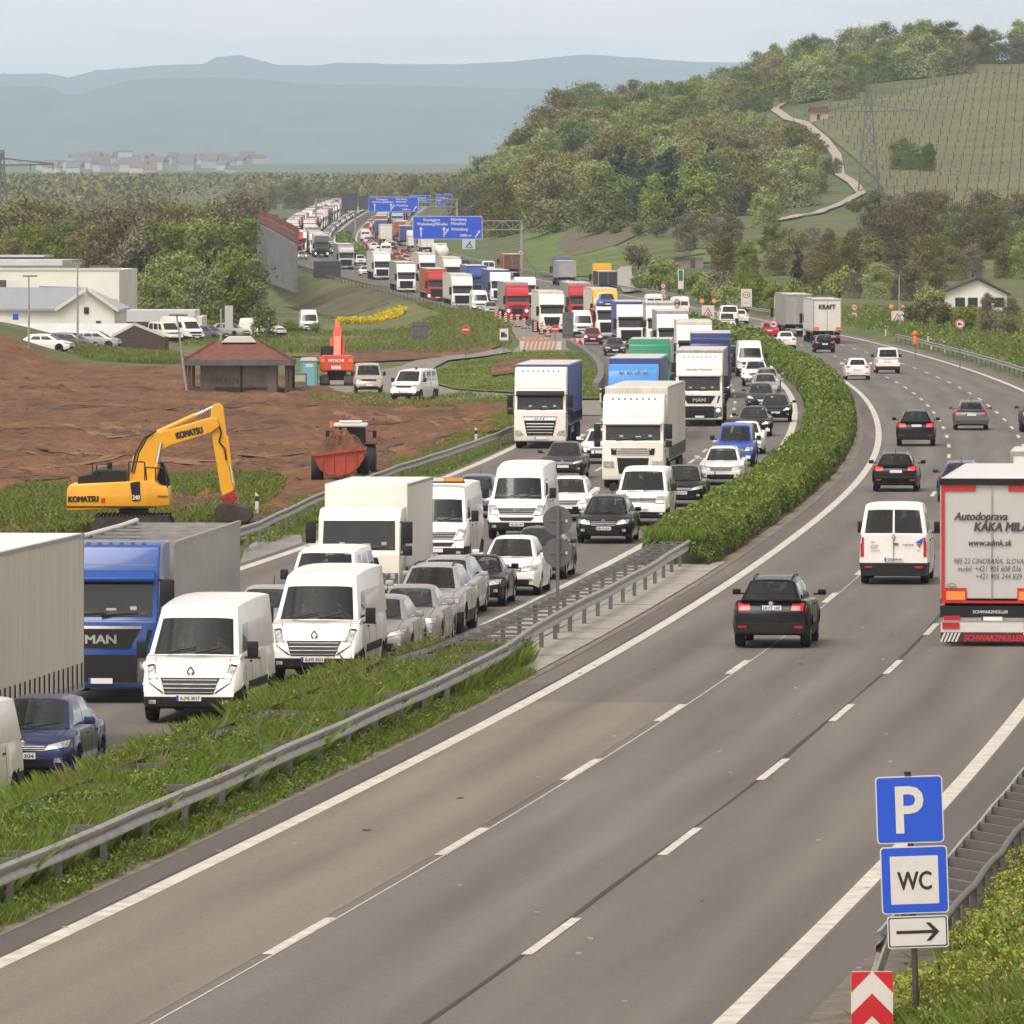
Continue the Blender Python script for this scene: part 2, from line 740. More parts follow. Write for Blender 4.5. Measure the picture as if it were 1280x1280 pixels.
def ridge(name, Y, pts, depth, wob):
    xs = np.linspace(-40, 1320, 240)
    top = np.interp(xs, [p[0] for p in pts], [p[1] for p in pts])
    r = np.random.default_rng(int(Y))
    k = r.normal(size=240)
    k = np.convolve(k, np.ones(5) / 5, 'same') + .5 * r.normal(size=240)
    top = top + k * wob
    crest = HC + (YH - top) * Y / F
    vs = []
    nr = 14
    for i in range(nr):
        u = i / (nr - 1)
        yy = Y - depth * (1 - u)
        base = Tz(0, yy) - 6
        prof = sst(np.array(u)) * .55 + u * .45
        zz = base + (crest - base) * prof + (r.normal(size=240) * 8 * u * (1 - u))
        vs.append(np.stack([(xs - CX) * Y / F * (1 + .0 * u), np.full(240, yy), zz], 1))
    vs.append(np.stack([(xs - CX) * Y / F, np.full(240, Y + 900), crest * .6], 1))
    struct(link(name, np_mesh(name, np.concatenate(vs), grid_quads(nr + 1, 240), [m], smooth=True)))


ridge('hills', 21000, [(-40, 106), (60, 108), (90, 120), (115, 113), (160, 101), (215, 97), (290, 97), (370, 104), (430, 106), (520, 107), (600, 110), (700, 112), (900, 120), (1320, 130)], 4000, .8)
ridge('mountains', 28000, [(-40, 92), (60, 92), (85, 97), (120, 88), (200, 82), (255, 79), (270, 71), (300, 69), (345, 81), (400, 82), (420, 78), (500, 80), (580, 80), (640, 77), (730, 68), (770, 70), (850, 76), (1320, 90)], 2500, .7)

# ------------------------------------------------------------------ road surfaces
YS = list(np.concatenate([np.arange(64, 620, 6.0), np.arange(620, 2560, 12.0)]))


def strip(name, a, b, dz, m, y0=64, y1=2550, step=None, mb=None, mi=0):
    own = mb is None
    mb = mb or MB()
    ys = [y0] + [y for y in YS if y0 < y < y1] + [y1]
    fa = a if callable(a) else (lambda Y: a)
    fb = b if callable(b) else (lambda Y: b)
    vs, fs = [], []
    for i, Y in enumerate(ys):
        vs += [at(Y, fa(Y), dz), at(Y, fb(Y), dz)]
        if i:
            k = 2 * i
            fs.append((k - 2, k - 1, k + 1, k))
    mb.add(vs, fs, mi)
    if own:
        o = mb.obj(name, m)
        uv = [c for Y in ys for c in ((fa(Y), Y), (fb(Y), Y))]
        ul = o.data.uv_layers.new(name='road')
        for lp in o.data.loops:
            ul.data[lp.index].uv = uv[lp.vertex_index]
        return struct(o)


def asphalt(name, c, c2, road=True):
    m = bpy.data.materials.new(name)
    m.use_nodes = True
    nt, N, L, b = nodes_of(m)
    tc = N.new('ShaderNodeTexCoord')
    mp = N.new('ShaderNodeMapping')
    mp.inputs['Scale'].default_value = (.9, .035, 1)
    src = tc.outputs['UV' if road else 'Object']
    L.new(src, mp.inputs['Vector'])
    n1 = N.new('ShaderNodeTexNoise')
    n1.inputs['Scale'].default_value = 1.1
    n1.inputs['Detail'].default_value = 5
    L.new(mp.outputs[0], n1.inputs['Vector'])
    n2 = N.new('ShaderNodeTexNoise')
    n2.inputs['Scale'].default_value = 7
    n2.inputs['Detail'].default_value = 7
    n2.inputs['Roughness'].default_value = .75
    L.new(src, n2.inputs['Vector'])
    n3 = N.new('ShaderNodeTexNoise')
    n3.inputs['Scale'].default_value = 26
    n3.inputs['Detail'].default_value = 2
    L.new(src, n3.inputs['Vector'])
    ad = N.new('ShaderNodeMath')
    ad.operation = 'MULTIPLY_ADD'
    ad.inputs[1].default_value = .38
    L.new(n2.outputs['Fac'], ad.inputs[0])
    a2 = N.new('ShaderNodeMath')
    a2.operation = 'MULTIPLY_ADD'
    a2.inputs[1].default_value = .46
    L.new(n3.outputs['Fac'], a2.inputs[0])
    a3 = N.new('ShaderNodeMath')
    a3.operation = 'MULTIPLY'
    a3.inputs[1].default_value = .42
    L.new(n1.outputs['Fac'], a3.inputs[0])
    L.new(a3.outputs[0], a2.inputs[2])
    L.new(a2.outputs[0], ad.inputs[2])
    mr = N.new('ShaderNodeMapRange')
    mr.inputs['From Min'].default_value = .44
    mr.inputs['From Max'].default_value = .82
    if road:                       # paler between the wheel paths of each lane
        sp_ = N.new('ShaderNodeSeparateXYZ')
        L.new(src, sp_.inputs[0])
        ph = N.new('ShaderNodeMath')
        ph.operation = 'MULTIPLY_ADD'
        ph.inputs[1].default_value = 2 * math.pi / 1.77
        ph.inputs[2].default_value = -.3
        L.new(sp_.outputs['X'], ph.inputs[0])
        sn = N.new('ShaderNodeMath')
        sn.operation = 'SINE'
        L.new(ph.outputs[0], sn.inputs[0])
        wp = N.new('ShaderNodeMath')
        wp.operation = 'MULTIPLY_ADD'
        wp.inputs[1].default_value = .035
        L.new(sn.outputs[0], wp.inputs[0])
        L.new(ad.outputs[0], wp.inputs[2])
        L.new(wp.outputs[0], mr.inputs['Value'])
    else:
        L.new(ad.outputs[0], mr.inputs['Value'])
    mx = N.new('ShaderNodeMix')
    mx.data_type = 'RGBA'
    mx.inputs['A'].default_value = (*c, 1)
    mx.inputs['B'].default_value = (*c2, 1)
    L.new(mr.outputs[0], mx.inputs['Factor'])
    L.new(mx.outputs['Result'], b.inputs['Base Color'])
    b.inputs['Roughness'].default_value = .72
    b.inputs['Specular IOR Level'].default_value = .35
    bp = N.new('ShaderNodeBump')
    bp.inputs['Strength'].default_value = .25
    bp.inputs['Distance'].default_value = .01
    L.new(n3.outputs['Fac'], bp.inputs['Height'])
    L.new(bp.outputs[0], b.inputs['Normal'])
    return m


A_OLD = asphalt('old_asphalt', (.098, .083, .067), (.238, .202, .164))
A_NEW = asphalt('grey_asphalt', (.066, .061, .055), (.185, .168, .149))
A_MID = asphalt('worn_asphalt', (.070, .063, .055), (.178, .160, .140))
A_LINE = mat('road_marking_paint', (.50, .47, .415), .6, var=.30, scale=2.2, detail=9, bump=.1)
A_SEAM = mat('bitumen_seam', (.03, .028, .026), .7, var=.3, scale=2)
A_JOINT = mat('pale_joint_sealant', (.5, .47, .42), .6, var=.3, scale=2)

strip('carriageway', -1.0, 12.2, 0.0, A_NEW)
strip('inner_lane_surface', -.98, 3.32, .004, A_OLD, 64, 173)
strip('lane_surface', 7.15, 12.1, .004, A_MID, 64, 2540)
strip('oncoming_carriageway', -15.9, -3.9, 0.0, A_MID, 64, 262)
strip('oncoming_carriageway', lambda Y: -15.9 - 2.2 * float(sst((Y - 262) / 70)), -3.9, 0.0, A_MID, 262, 2550)
# markings
mk = MB()


def dashes(off, y0, y1, ph, ln=6.0, gap=12.0, w=.16):
    y = y0 + ph
    while y < y1:
        strip(None, off - w / 2, off + w / 2, .009, None, y, min(y + ln, y1), mb=mk)
        y += ln + gap


strip(None, -.16, .14, .009, None, mb=mk)
strip(None, 10.60, 10.90, .009, None, mb=mk)
strip(None, -4.72, -4.36, .009, None, mb=mk)
struct(mk.obj('edge_line', A_LINE))
mk = MB()
strip(None, -15.55, -15.2, .009, None, 64, 262, mb=mk)
strip(None, lambda Y: -15.55 - 2.0 * float(sst((Y - 262) / 70)), lambda Y: -15.2 - 2.0 * float(sst((Y - 262) / 70)), .009, None, 262, 470, mb=mk)
strip(None, -17.3, -16.95, .009, None, 560, 2550, mb=mk)
struct(mk.obj('outer_edge_line', A_LINE))
mk = MB()
dashes(3.42, 64, 1500, 48.2)
dashes(7.02, 64, 1500, 48.6)
dashes(-8.05, 64, 1500, 3)
dashes(-11.6, 64, 1500, 9)
dashes(-15.0, 290, 470, 3, 6, 6, .28)
struct(mk.obj('lane_dashes', A_LINE))
mk = MB()
strip(None, 3.50, 3.53, .006, None, 64, 250, mb=mk)
struct(mk.obj('pale_seam', A_JOINT))
mk = MB()
strip(None, lambda Y: 6.93 + .03 * math.sin(Y * .9) - .05 * (.5 + .5 * math.sin(Y * .21)), lambda Y: 6.98 + .04 * math.sin(Y * .9 + .6), .007, None, 64, 330, mb=mk)
strip(None, lambda Y: -.235 + .02 * math.sin(Y * 1.3), -.2, .0075, None, 64, 250, mb=mk)
strip(None, -10.02, -9.97, .006, None, 330, 440, mb=mk)
struct(mk.obj('dark_seam', A_SEAM))

A_PATCH = asphalt('patched_asphalt', (.068, .062, .055), (.130, .117, .104))
strip('shoulder_patch', 10.95, 12.15, .0065, A_PATCH, 64, 190)
strip('inner_edge_patch', -.97, -.2, .0065, A_PATCH, 64, 180)
mk = MB()
for i in range(9):
    Y = RNG.uniform(98, 330)
    c = RNG.choice([1.8, 5.2, 8.9]) + RNG.uniform(-.5, .5)
    r = RNG.uniform(.03, .08)
    pts = [at(Y + 3.2 * r * math.sin(t * .7) * RNG.uniform(.7, 1.2), c + r * math.cos(t * .7) * RNG.uniform(.6, 1.2), .0105) for t in range(9)]
    mk.add(pts, [tuple(range(9))])
struct(mk.obj('oil_stains', A_SEAM))
mk = MB()
for i in range(60):
    Y = RNG.uniform(98, 300)
    p_ = at(Y, RNG.uniform(-.9, 12), .012)
    mk.box(p_.x - .04, p_.x + .04, p_.y - .05, p_.y + .05, p_.z - .01, p_.z + RNG.uniform(.005, .02))
tag(mk.obj('road_debris', M_CONC), kind='stuff')

# concrete slabs of the median crossing
mk = MB()
y = 182.6
slab = mat('concrete_slab', (.30, .28, .25), .85, var=.28, scale=.9, detail=8, bump=.2)
while y < 247:
    y2 = y + 4.4
    for (a, b) in ((-3.85, -2.45), (-2.42, -1.03)):
        strip(None, a, b, .03 + RNG.uniform(0, .012), None, y + .03, min(y2, 247) - .03, mb=mk)
    y = y2
struct(mk.obj('median_paving', slab))
strip('verge_gravel', 11.75, 13.2, .012, mat('verge_gravel', (.13, .112, .09), .95, var=.45, scale=1.6, detail=9, bump=.4, bscale=12), 64, 480)
strip('gravel_edge', -1.25, -.82, .012, mat('edge_sand', (.17, .145, .115), .95, var=.45, scale=2.2, detail=9), 64, 640)
strip('median_soil', -3.9, -1.0, -.01, mat('median_soil', (.075, .06, .04), .95, var=.4, scale=.8), 64, 2550)


def region(name, rws, m, dz=.1, nc=24, nr=60, disp=0., dscale=1., kind='structure'):
    ra = sorted(rws)
    pts = [(G(xl, y), G(xr, y)) for (y, xl, xr) in ra]
    Ya = np.array([(a.y + b.y) / 2 for a, b in pts])
    o = np.argsort(Ya)
    Ya = Ya[o]
    xl = np.array([pts[i][0].x for i in o])
    xr = np.array([pts[i][1].x for i in o])
    Yq = np.linspace(Ya[0], Ya[-1], nr)
    L_, R_ = np.interp(Yq, Ya, xl), np.interp(Yq, Ya, xr)
    t = np.linspace(0, 1, nc)
    X = L_[:, None] + (R_ - L_)[:, None] * t[None, :]
    Y = np.repeat(Yq[:, None], nc, 1)
    Z = T(X, Y) + dz
    if disp:
        from mathutils import noise
        for i in range(nr):
            for j in range(nc):
                e = min(i, nr - 1 - i, j, nc - 1 - j)
                k = min(1, e / 3)
                p = Vector((X[i, j] / dscale, Y[i, j] / dscale / 2.2, 3.1))
                Z[i, j] += k * disp * (noise.fractal(p, .9, 2.1, 5) * .5 + .35 * abs(noise.noise(p * 2.3)))
    me = np_mesh(name, np.stack([X, Y, Z], 2).reshape(-1, 3), grid_quads(nr, nc), [m], smooth=True)
    ob = link(name, me)
    ob['kind'] = kind
    return ob


def earth_mat():
    m = bpy.data.materials.new('bare_earth')
    m.use_nodes = True
    nt, N, L, b = nodes_of(m)
    tc = N.new('ShaderNodeTexCoord')
    mp = N.new('ShaderNodeMapping')
    mp.inputs['Scale'].default_value = (1, .30, 1)
    mp.inputs['Rotation'].default_value = (0, 0, .12)
    L.new(tc.outputs['Object'], mp.inputs['Vector'])
    n1 = N.new('ShaderNodeTexNoise')
    n1.inputs['Scale'].default_value = .30
    n1.inputs['Detail'].default_value = 9
    n1.inputs['Roughness'].default_value = .68
    n1.inputs['Distortion'].default_value = .8
    L.new(mp.outputs[0], n1.inputs['Vector'])
    r = N.new('ShaderNodeValToRGB')
    e = r.color_ramp.elements
    e[0].position, e[0].color = .30, (.026, .012, .005, 1)
    e[1].position, e[1].color = .74, (.42, .28, .17, 1)
    for p, c in ((.42, (.075, .032, .013, 1)), (.53, (.155, .066, .024, 1)), (.63, (.235, .115, .048, 1))):
        k = e.new(p)
        k.color = c
    n4 = N.new('ShaderNodeTexNoise')
    n4.inputs['Scale'].default_value = 1.5
    n4.inputs['Detail'].default_value = 7
    n4.inputs['Roughness'].default_value = .7
    L.new(tc.outputs['Object'], n4.inputs['Vector'])
    mxn = N.new('ShaderNodeMath')
    mxn.operation = 'MULTIPLY_ADD'
    mxn.inputs[1].default_value = .45
    L.new(n4.outputs['Fac'], mxn.inputs[0])
    hf = N.new('ShaderNodeMath')
    hf.operation = 'MULTIPLY'
    hf.inputs[1].default_value = .55
    L.new(n1.outputs['Fac'], hf.inputs[0])
    L.new(hf.outputs[0], mxn.inputs[2])
    L.new(mxn.outputs[0], r.inputs['Fac'])
    L.new(r.outputs[0], b.inputs['Base Color'])
    b.inputs['Roughness'].default_value = .9
    n2 = N.new('ShaderNodeTexNoise')
    n2.inputs['Scale'].default_value = 1.6
    n2.inputs['Detail'].default_value = 8
    L.new(tc.outputs['Object'], n2.inputs['Vector'])
    bp = N.new('ShaderNodeBump')
    bp.inputs['Strength'].default_value = 1
    bp.inputs['Distance'].default_value = .5
    L.new(n2.outputs['Fac'], bp.inputs['Height'])
    L.new(bp.outputs[0], b.inputs['Normal'])
    return m


EARTH = earth_mat()
region('building_site_earth', [(414, -60, 12), (424, -60, 36), (434, -60, 68), (446, -60, 90), (455, -60, 235), (466, -60, 330), (478, -60, 395), (497, -60, 440), (502, -60, 540), (507, -60, 640), (530, -60, 643), (548, -60, 622), (562, -60, 585), (590, -60, 505), (620, -60, 430), (650, -60, 368), (700, -60, 270), (760, -60, 150)],
       EARTH, .14, 120, 220, .55, 3.2)
region('bare_earth_bank', [(430, 520, 628), (436, 420, 630), (443, 385, 610), (451, 380, 520), (455, 378, 440)], EARTH, .14, 50, 40, .5, 5)
region('ploughed_field', [(285, 700, 850), (294, 690, 840), (305, 705, 815), (315, 715, 775)], mat('ploughed_soil', (.10, .085, .05), .95, var=.3, scale=.15), .2, 20, 30)
region('ploughed_field', [(391, 1075, 1330), (397, 1080, 1330), (405, 1120, 1330)], mat('brown_soil', (.085, .055, .035), .95, var=.3, scale=.4), .2, 20, 20)
BRIGHT = mat('spring_grass', (.065, .115, .014), .95, var=.45, scale=.15, col2=(.13, .185, .026), bump=.3, bscale=1.5, detail=7)
region('green_meadow', [(284, 655, 690), (292, 655, 700), (310, 655, 715), (330, 665, 800), (346, 680, 775)], BRIGHT, .15, 24, 40)
region('green_meadow', [(304, 880, 975), (320, 860, 975), (330, 850, 970)], BRIGHT, .2, 20, 20)
region('grass_bank', [(352, 385, 470), (362, 365, 520), (376, 400, 575), (392, 450, 600), (410, 330, 625), (428, 200, 630), (440, 70, 420)], mat('mixed_grass', (.08, .115, .022), .95, var=.4, scale=.12, col2=(.16, .155, .05), bump=.3, bscale=1.2, detail=7), .1, 40, 50)
region('scrub_bank', [(366, 372, 470), (374, 395, 500), (384, 430, 525), (394, 400, 480)], mat('brown_scrub', (.075, .06, .03), .95, var=.5, scale=.3, col2=(.12, .12, .04), bump=.5, bscale=1.5), .16, 30, 20)
RUT_D = mat('wet_rut_soil', (.060, .029, .014), .6, var=.4, scale=1.5)
RUT_L = mat('pale_dry_soil', (.185, .098, .048), .9, var=.3, scale=1.0)
def ruts(pts, mm, wd, gauge=2.0):
    mb = MB()
    for sg in (-.5, .5):
        q = [G(x, y) for x, y in pts]
        fine = []
        for u, v in zip(q[:-1], q[1:]):
            n_ = max(2, int((v - u).length / 1.5))
            fine += [u.lerp(v, i / n_) for i in range(n_)]
        fine.append(q[-1])
        vs_, fs_ = [], []
        for i, p_ in enumerate(fine):
            d_ = fine[min(i + 1, len(fine) - 1)] - fine[max(0, i - 1)]
            nn_ = Vector((d_.y, -d_.x, 0)).normalized()
            w_ = wd * (.25 + .9 * abs(math.sin(i * .53 + sg * 2)) * RNG.uniform(.4, 1.2))
            for e_ in (-w_, w_):
                k_ = p_ + nn_ * (sg * gauge + e_)
                h_ = EF.ray_cast(Vector((k_.x, k_.y, 60)), Vector((0, 0, -1)))
                vs_.append((k_.x, k_.y, (h_[0].z if h_[0] else Tz(k_.x, k_.y) + .3) + .03))
            if i:
                fs_.append((2 * i - 2, 2 * i - 1, 2 * i + 1, 2 * i))
        mb.add(vs_, fs_)
    struct(mb.obj('wheel_ruts', mm))


_eo = bpy.data.objects['building_site_earth']
EF = BVHTree.FromPolygons([v.co.copy() for v in _eo.data.vertices], [tuple(p.vertices) for p in _eo.data.polygons])
for pts, mm, wd in (([(0, 568), (60, 570), (130, 575), (165, 582)], RUT_L, .35), ([(0, 592), (90, 588), (170, 583), (240, 580), (265, 584)], RUT_L, .6), ([(0, 604), (100, 600), (230, 606), (330, 604)], RUT_D, .4), ([(300, 585), (380, 590), (450, 580), (520, 560), (600, 545)], RUT_D, .35), ([(100, 535), (140, 545), (175, 552)], RUT_L, .5),
                    ([(0, 520), (90, 512), (200, 516), (300, 510), (420, 512)], RUT_D, .35), ([(0, 545), (80, 540), (200, 548), (330, 540), (500, 530), (610, 522)], RUT_D, .3), ([(440, 520), (480, 530), (540, 528), (600, 535)], RUT_L, .3), ([(0, 490), (90, 486), (230, 492)], RUT_D, .3), ([(340, 575), (372, 572), (395, 576)], RUT_L, .9)):
    ruts(pts, mm, wd)
# clods and small heaps
ck = MB()
for i in range(900):
    x, y = RNG.uniform(-10, 620), RNG.choice([RNG.uniform(470, 620), RNG.uniform(560, 650)])
    if x > 620 - max(0, y - 540) * 3.4:
        continue
    p_ = G(x, y)
    h_ = EF.ray_cast(Vector((p_.x, p_.y, 60)), Vector((0, 0, -1)))
    z_ = h_[0].z if h_[0] else p_.z
    r_ = RNG.choice([.08, .1, .15, .15, .2, .3, .45])
    k_ = [(p_.x + r_ * RNG.uniform(.6, 1.4) * math.cos(t), p_.y + r_ * RNG.uniform(.6, 1.4) * math.sin(t), z_ - .05) for t in (0, 1.05, 2.1, 3.14, 4.2, 5.2)]
    ck.add(k_ + [(p_.x + RNG.uniform(-.3, .3) * r_, p_.y, z_ + r_ * RNG.uniform(.3, .6))], [(j, (j + 1) % 6, 6) for j in range(6)])
tag(ck.obj('soil_clods', EARTH), kind='stuff')
# slip road from the lay-by round its grass island
A_SLIP = asphalt('slip_road_asphalt', (.15, .138, .122), (.23, .212, .19), False)
region('slip_road', [(441, 560, 632), (446, 545, 640), (452, 520, 560), (460, 500, 545), (470, 440, 535), (480, 395, 535), (488, 398, 560), (497, 470, 745), (503, 520, 750), (510, 640, 752), (522, 642, 752)], A_SLIP, .14, 30, 50)
region('slip_road', [(400, 610, 706), (415, 640, 712), (430, 650, 716), (441, 640, 716)], A_SLIP, .12, 12, 20)
region('grass_island', [(443, 640, 738), (448, 600, 742), (455, 560, 748), (463, 535, 752), (475, 538, 752), (486, 570, 752), (494, 640, 751), (503, 705, 750)], BRIGHT, .24, 40, 30, .25, 3)
region('earth_patch', [(454, 630, 705), (462, 612, 715), (474, 615, 660)], EARTH, .42, 20, 12, .25, 3)
# wet lay-by beside the oncoming lanes
region('lay_by', [(672, 330, 376), (690, 306, 380), (708, 300, 345)], mat('wet_asphalt', (.16, .15, .135), .35, var=.35, scale=.25, spec=.6), .1, 12, 16)
region('farm_track', [(335, 775, 790), (345, 765, 790), (355, 768, 800), (366, 778, 812)], mat('concrete_track', (.30, .27, .235), .9, var=.15, scale=.3), .3, 6, 20)
# village track winding up the vineyard hill
TRK = mat('pale_gravel', (.33, .29, .24), .95, var=.15, scale=.2)


def track(name, px, wd):
    pts = [G(x, y) for (x, y) in px]
    mb = MB()
    q = []
    for a, b in zip(pts[:-1], pts[1:]):
        for k in range(6):
            q.append(a.lerp(b, k / 6))
    q.append(pts[-1])
    vs, fs = [], []
    for i, p in enumerate(q):
        d = (q[min(i + 1, len(q) - 1)] - q[max(i - 1, 0)])
        n = Vector((d.y, -d.x, 0)).normalized() * wd / 2
        for e in (p - n, p + n):
            vs.append(on(e.x, e.y, .45))
        if i:
            k = 2 * i
            fs.append((k - 2, k - 1, k + 1, k))
    mb.add(vs, fs)
    return struct(mb.obj(name, TRK))


track('hill_track', [(965, 278), (990, 274), (1030, 264), (1060, 252), (1077, 243), (1066, 230), (1050, 220), (1046, 196), (1030, 175), (1005, 155), (985, 150), (968, 138), (980, 130)], 2.3)

VINE = mat('vineyard_soil', (.125, .115, .05), .95, var=.3, scale=.05, col2=(.13, .145, .05), detail=7)
region('vineyard', [(84, 1270, 1330), (104, 1170, 1330), (124, 1075, 1330), (142, 1005, 1330), (152, 1015, 1330), (190, 1060, 1330), (225, 1095, 1330), (250, 1110, 1330), (275, 1180, 1330)], VINE, .35, 50, 80)

# ------------------------------------------------------------------ leaves and blades
def leaf_quads(pos, nrm, size, asp=1.5):
    n = len(pos)
    r = NR.normal(size=(n, 3))
    u = np.cross(nrm, r)
    u /= np.linalg.norm(u, axis=1, keepdims=True) + 1e-9
    v = np.cross(nrm, u)
    v /= np.linalg.norm(v, axis=1, keepdims=True) + 1e-9
    s = size[:, None] / 2
    a, b = u * s * asp, v * s
    c = pos
    vs = np.stack([c - a, c - b * .9 + a * .1, c + a, c + b * .9 + a * .1], 1).reshape(-1, 3)
    return vs, np.arange(4 * n).reshape(n, 4)


def blade_quads(pos, h, wd, lean=.35):
    n = len(pos)
    t = NR.uniform(0, 2 * np.pi, n)
    d = np.stack([np.cos(t), np.sin(t), np.zeros(n)], 1) * (wd[:, None] / 2)
    l = NR.normal(size=(n, 3)) * lean * h[:, None]
    l[:, 2] = h
    top = pos + l
    mid = pos + l * np.array([.35, .35, .55])
    vs = np.stack([pos - d, pos + d, mid + d * .8, top], 1).reshape(-1, 3)
    return vs, np.arange(4 * n).reshape(n, 4)


def unit(n, up=.5):
    v = NR.normal(size=(n, 3))
    v /= np.linalg.norm(v, axis=1, keepdims=True)
    v[:, 2] += up
    return v / (np.linalg.norm(v, axis=1, keepdims=True) + 1e-9)


def stuff(name, parts, mats, kind='stuff', label=None):
    """parts: list of (verts, quads, material index)"""
    off, V, Q, MI = 0, [], [], []
    for (v, q, mi) in parts:
        V.append(v)
        Q.append(q + off)
        MI.append(np.full(len(q), mi))
        off += len(v)
    me = np_mesh(name, np.concatenate(V), np.concatenate(Q), mats, np.concatenate(MI))
    o = link(name, me)
    if kind:
        o['kind'] = kind
    return o


L_FRESH = mat('fresh_leaves', (.185, .245, .045), .6, island=.30, trans=.2, spec=.25)
L_DARK = mat('dark_leaves', (.115, .158, .034), .6, island=.45, trans=.25, spec=.3)
L_GRASS = mat('grass_blades', (.16, .235, .034), .65, island=.4, trans=.3, spec=.25)
L_DRY = mat('dry_stalks', (.21, .175, .08), .8, island=.35, trans=.2, spec=.2)
L_CRESS = mat('cress_flowers', (.33, .36, .075), .7, island=.3, trans=.3, spec=.2)
L_YELL = mat('rape_flowers', (.62, .50, .02), .7, island=.2, spec=.2)
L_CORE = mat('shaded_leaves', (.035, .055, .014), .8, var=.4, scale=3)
GM = [L_FRESH, L_DARK, L_GRASS, L_DRY, L_CRESS]


def along(Y, off, z):
    s = np.interp(Y, _ys, _sl)
    n = np.sqrt(1 + s * s)
    y = Y - off * s / n
    return np.stack([refv(Y) + off / n, y, zroad(y) + z], 1)


def nz2(x, y, s, seed=0.):
    from mathutils import noise
    return np.array([noise.noise(Vector((a / s, b / s, seed))) for a, b in zip(x, y)])


def hedge(name, y0, y1, leaf, n, hh, o0, o1, label):
    Y = NR.uniform(y0, y1, n)
    t = NR.uniform(0, 1, n)
    # across the section: side, top, side
    th = t * math.pi
    nz_ = nz2(Y, t * 3, 2.6)
    big = nz2(Y, t * 0, 9.0, 5.)
    endf = sst((Y - y0 + .4) / 3.0)
    mid = nz2(Y, t * 1.5, 3.7, 8.)
    H = hh * (1 + .34 * big + .24 * nz_ + .48 * mid) * (.45 + .55 * endf)
    hw = (o1 - o0) / 2 * (.93 + .12 * big)
    prof = np.abs(np.sin(th)) ** .55
    off = (o0 + o1) / 2 - np.sign(np.cos(th)) * np.abs(np.cos(th)) ** .7 * hw * (1 + .14 * nz_ + .26 * mid)
    z = H * prof * NR.uniform(.66, 1.10, n)
    pos = along(Y, off, z + .02)
    nr_ = np.stack([-np.cos(th), np.zeros(n), np.sin(th)], 1) * 1.0 + NR.normal(size=(n, 3)) * .75
    nr_ /= np.linalg.norm(nr_, axis=1, keepdims=True)
    sz = leaf * NR.uniform(.6, 1.35, n)
    kp = nz2(Y, t * 2, 1.5, 12.) + NR.normal(size=n) * .10 > -.24
    Y, off, pos, nr_, sz = Y[kp], off[kp], pos[kp], nr_[kp], sz[kp]
    pick = (nz2(Y, off, 3.3, 9.) + NR.normal(size=len(Y)) * .25) > -.02
    a = leaf_quads(pos[pick], nr_[pick], sz[pick], 1.5)
    b = leaf_quads(pos[~pick], nr_[~pick], sz[~pick], 1.5)
    # upright shoots
    k = n // 3
    Yk = NR.uniform(y0 + 1, y1, k)
    ok = NR.uniform(o0 + .3, o1 - .3, k)
    Hk = hh * (1 + .28 * nz2(Yk, Yk * 0, 9.0, 5.))
    bl = blade_quads(along(Yk, ok, Hk * .78), NR.uniform(.2, .7, k) * hh * .62, np.full(k, leaf * .22), .3)
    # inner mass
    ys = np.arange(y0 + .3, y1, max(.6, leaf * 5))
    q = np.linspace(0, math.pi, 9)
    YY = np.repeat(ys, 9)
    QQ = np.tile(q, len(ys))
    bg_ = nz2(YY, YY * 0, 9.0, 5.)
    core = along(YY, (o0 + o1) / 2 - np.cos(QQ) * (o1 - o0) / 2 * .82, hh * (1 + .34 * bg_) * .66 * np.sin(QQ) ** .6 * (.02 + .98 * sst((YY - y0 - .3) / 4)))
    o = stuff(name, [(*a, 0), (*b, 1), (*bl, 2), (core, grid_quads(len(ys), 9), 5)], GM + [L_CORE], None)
    return tag(o, label, 'hedge')


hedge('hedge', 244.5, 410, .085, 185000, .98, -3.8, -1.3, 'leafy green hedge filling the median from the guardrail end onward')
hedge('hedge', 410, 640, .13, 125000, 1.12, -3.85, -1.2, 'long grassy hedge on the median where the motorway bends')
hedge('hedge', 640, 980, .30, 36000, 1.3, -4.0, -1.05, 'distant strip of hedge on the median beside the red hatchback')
hedge('hedge', 1150, 1700, .45, 22000, 1.2, -4.0, -1.05, 'farthest brownish hedge on the median behind the lorry queue')


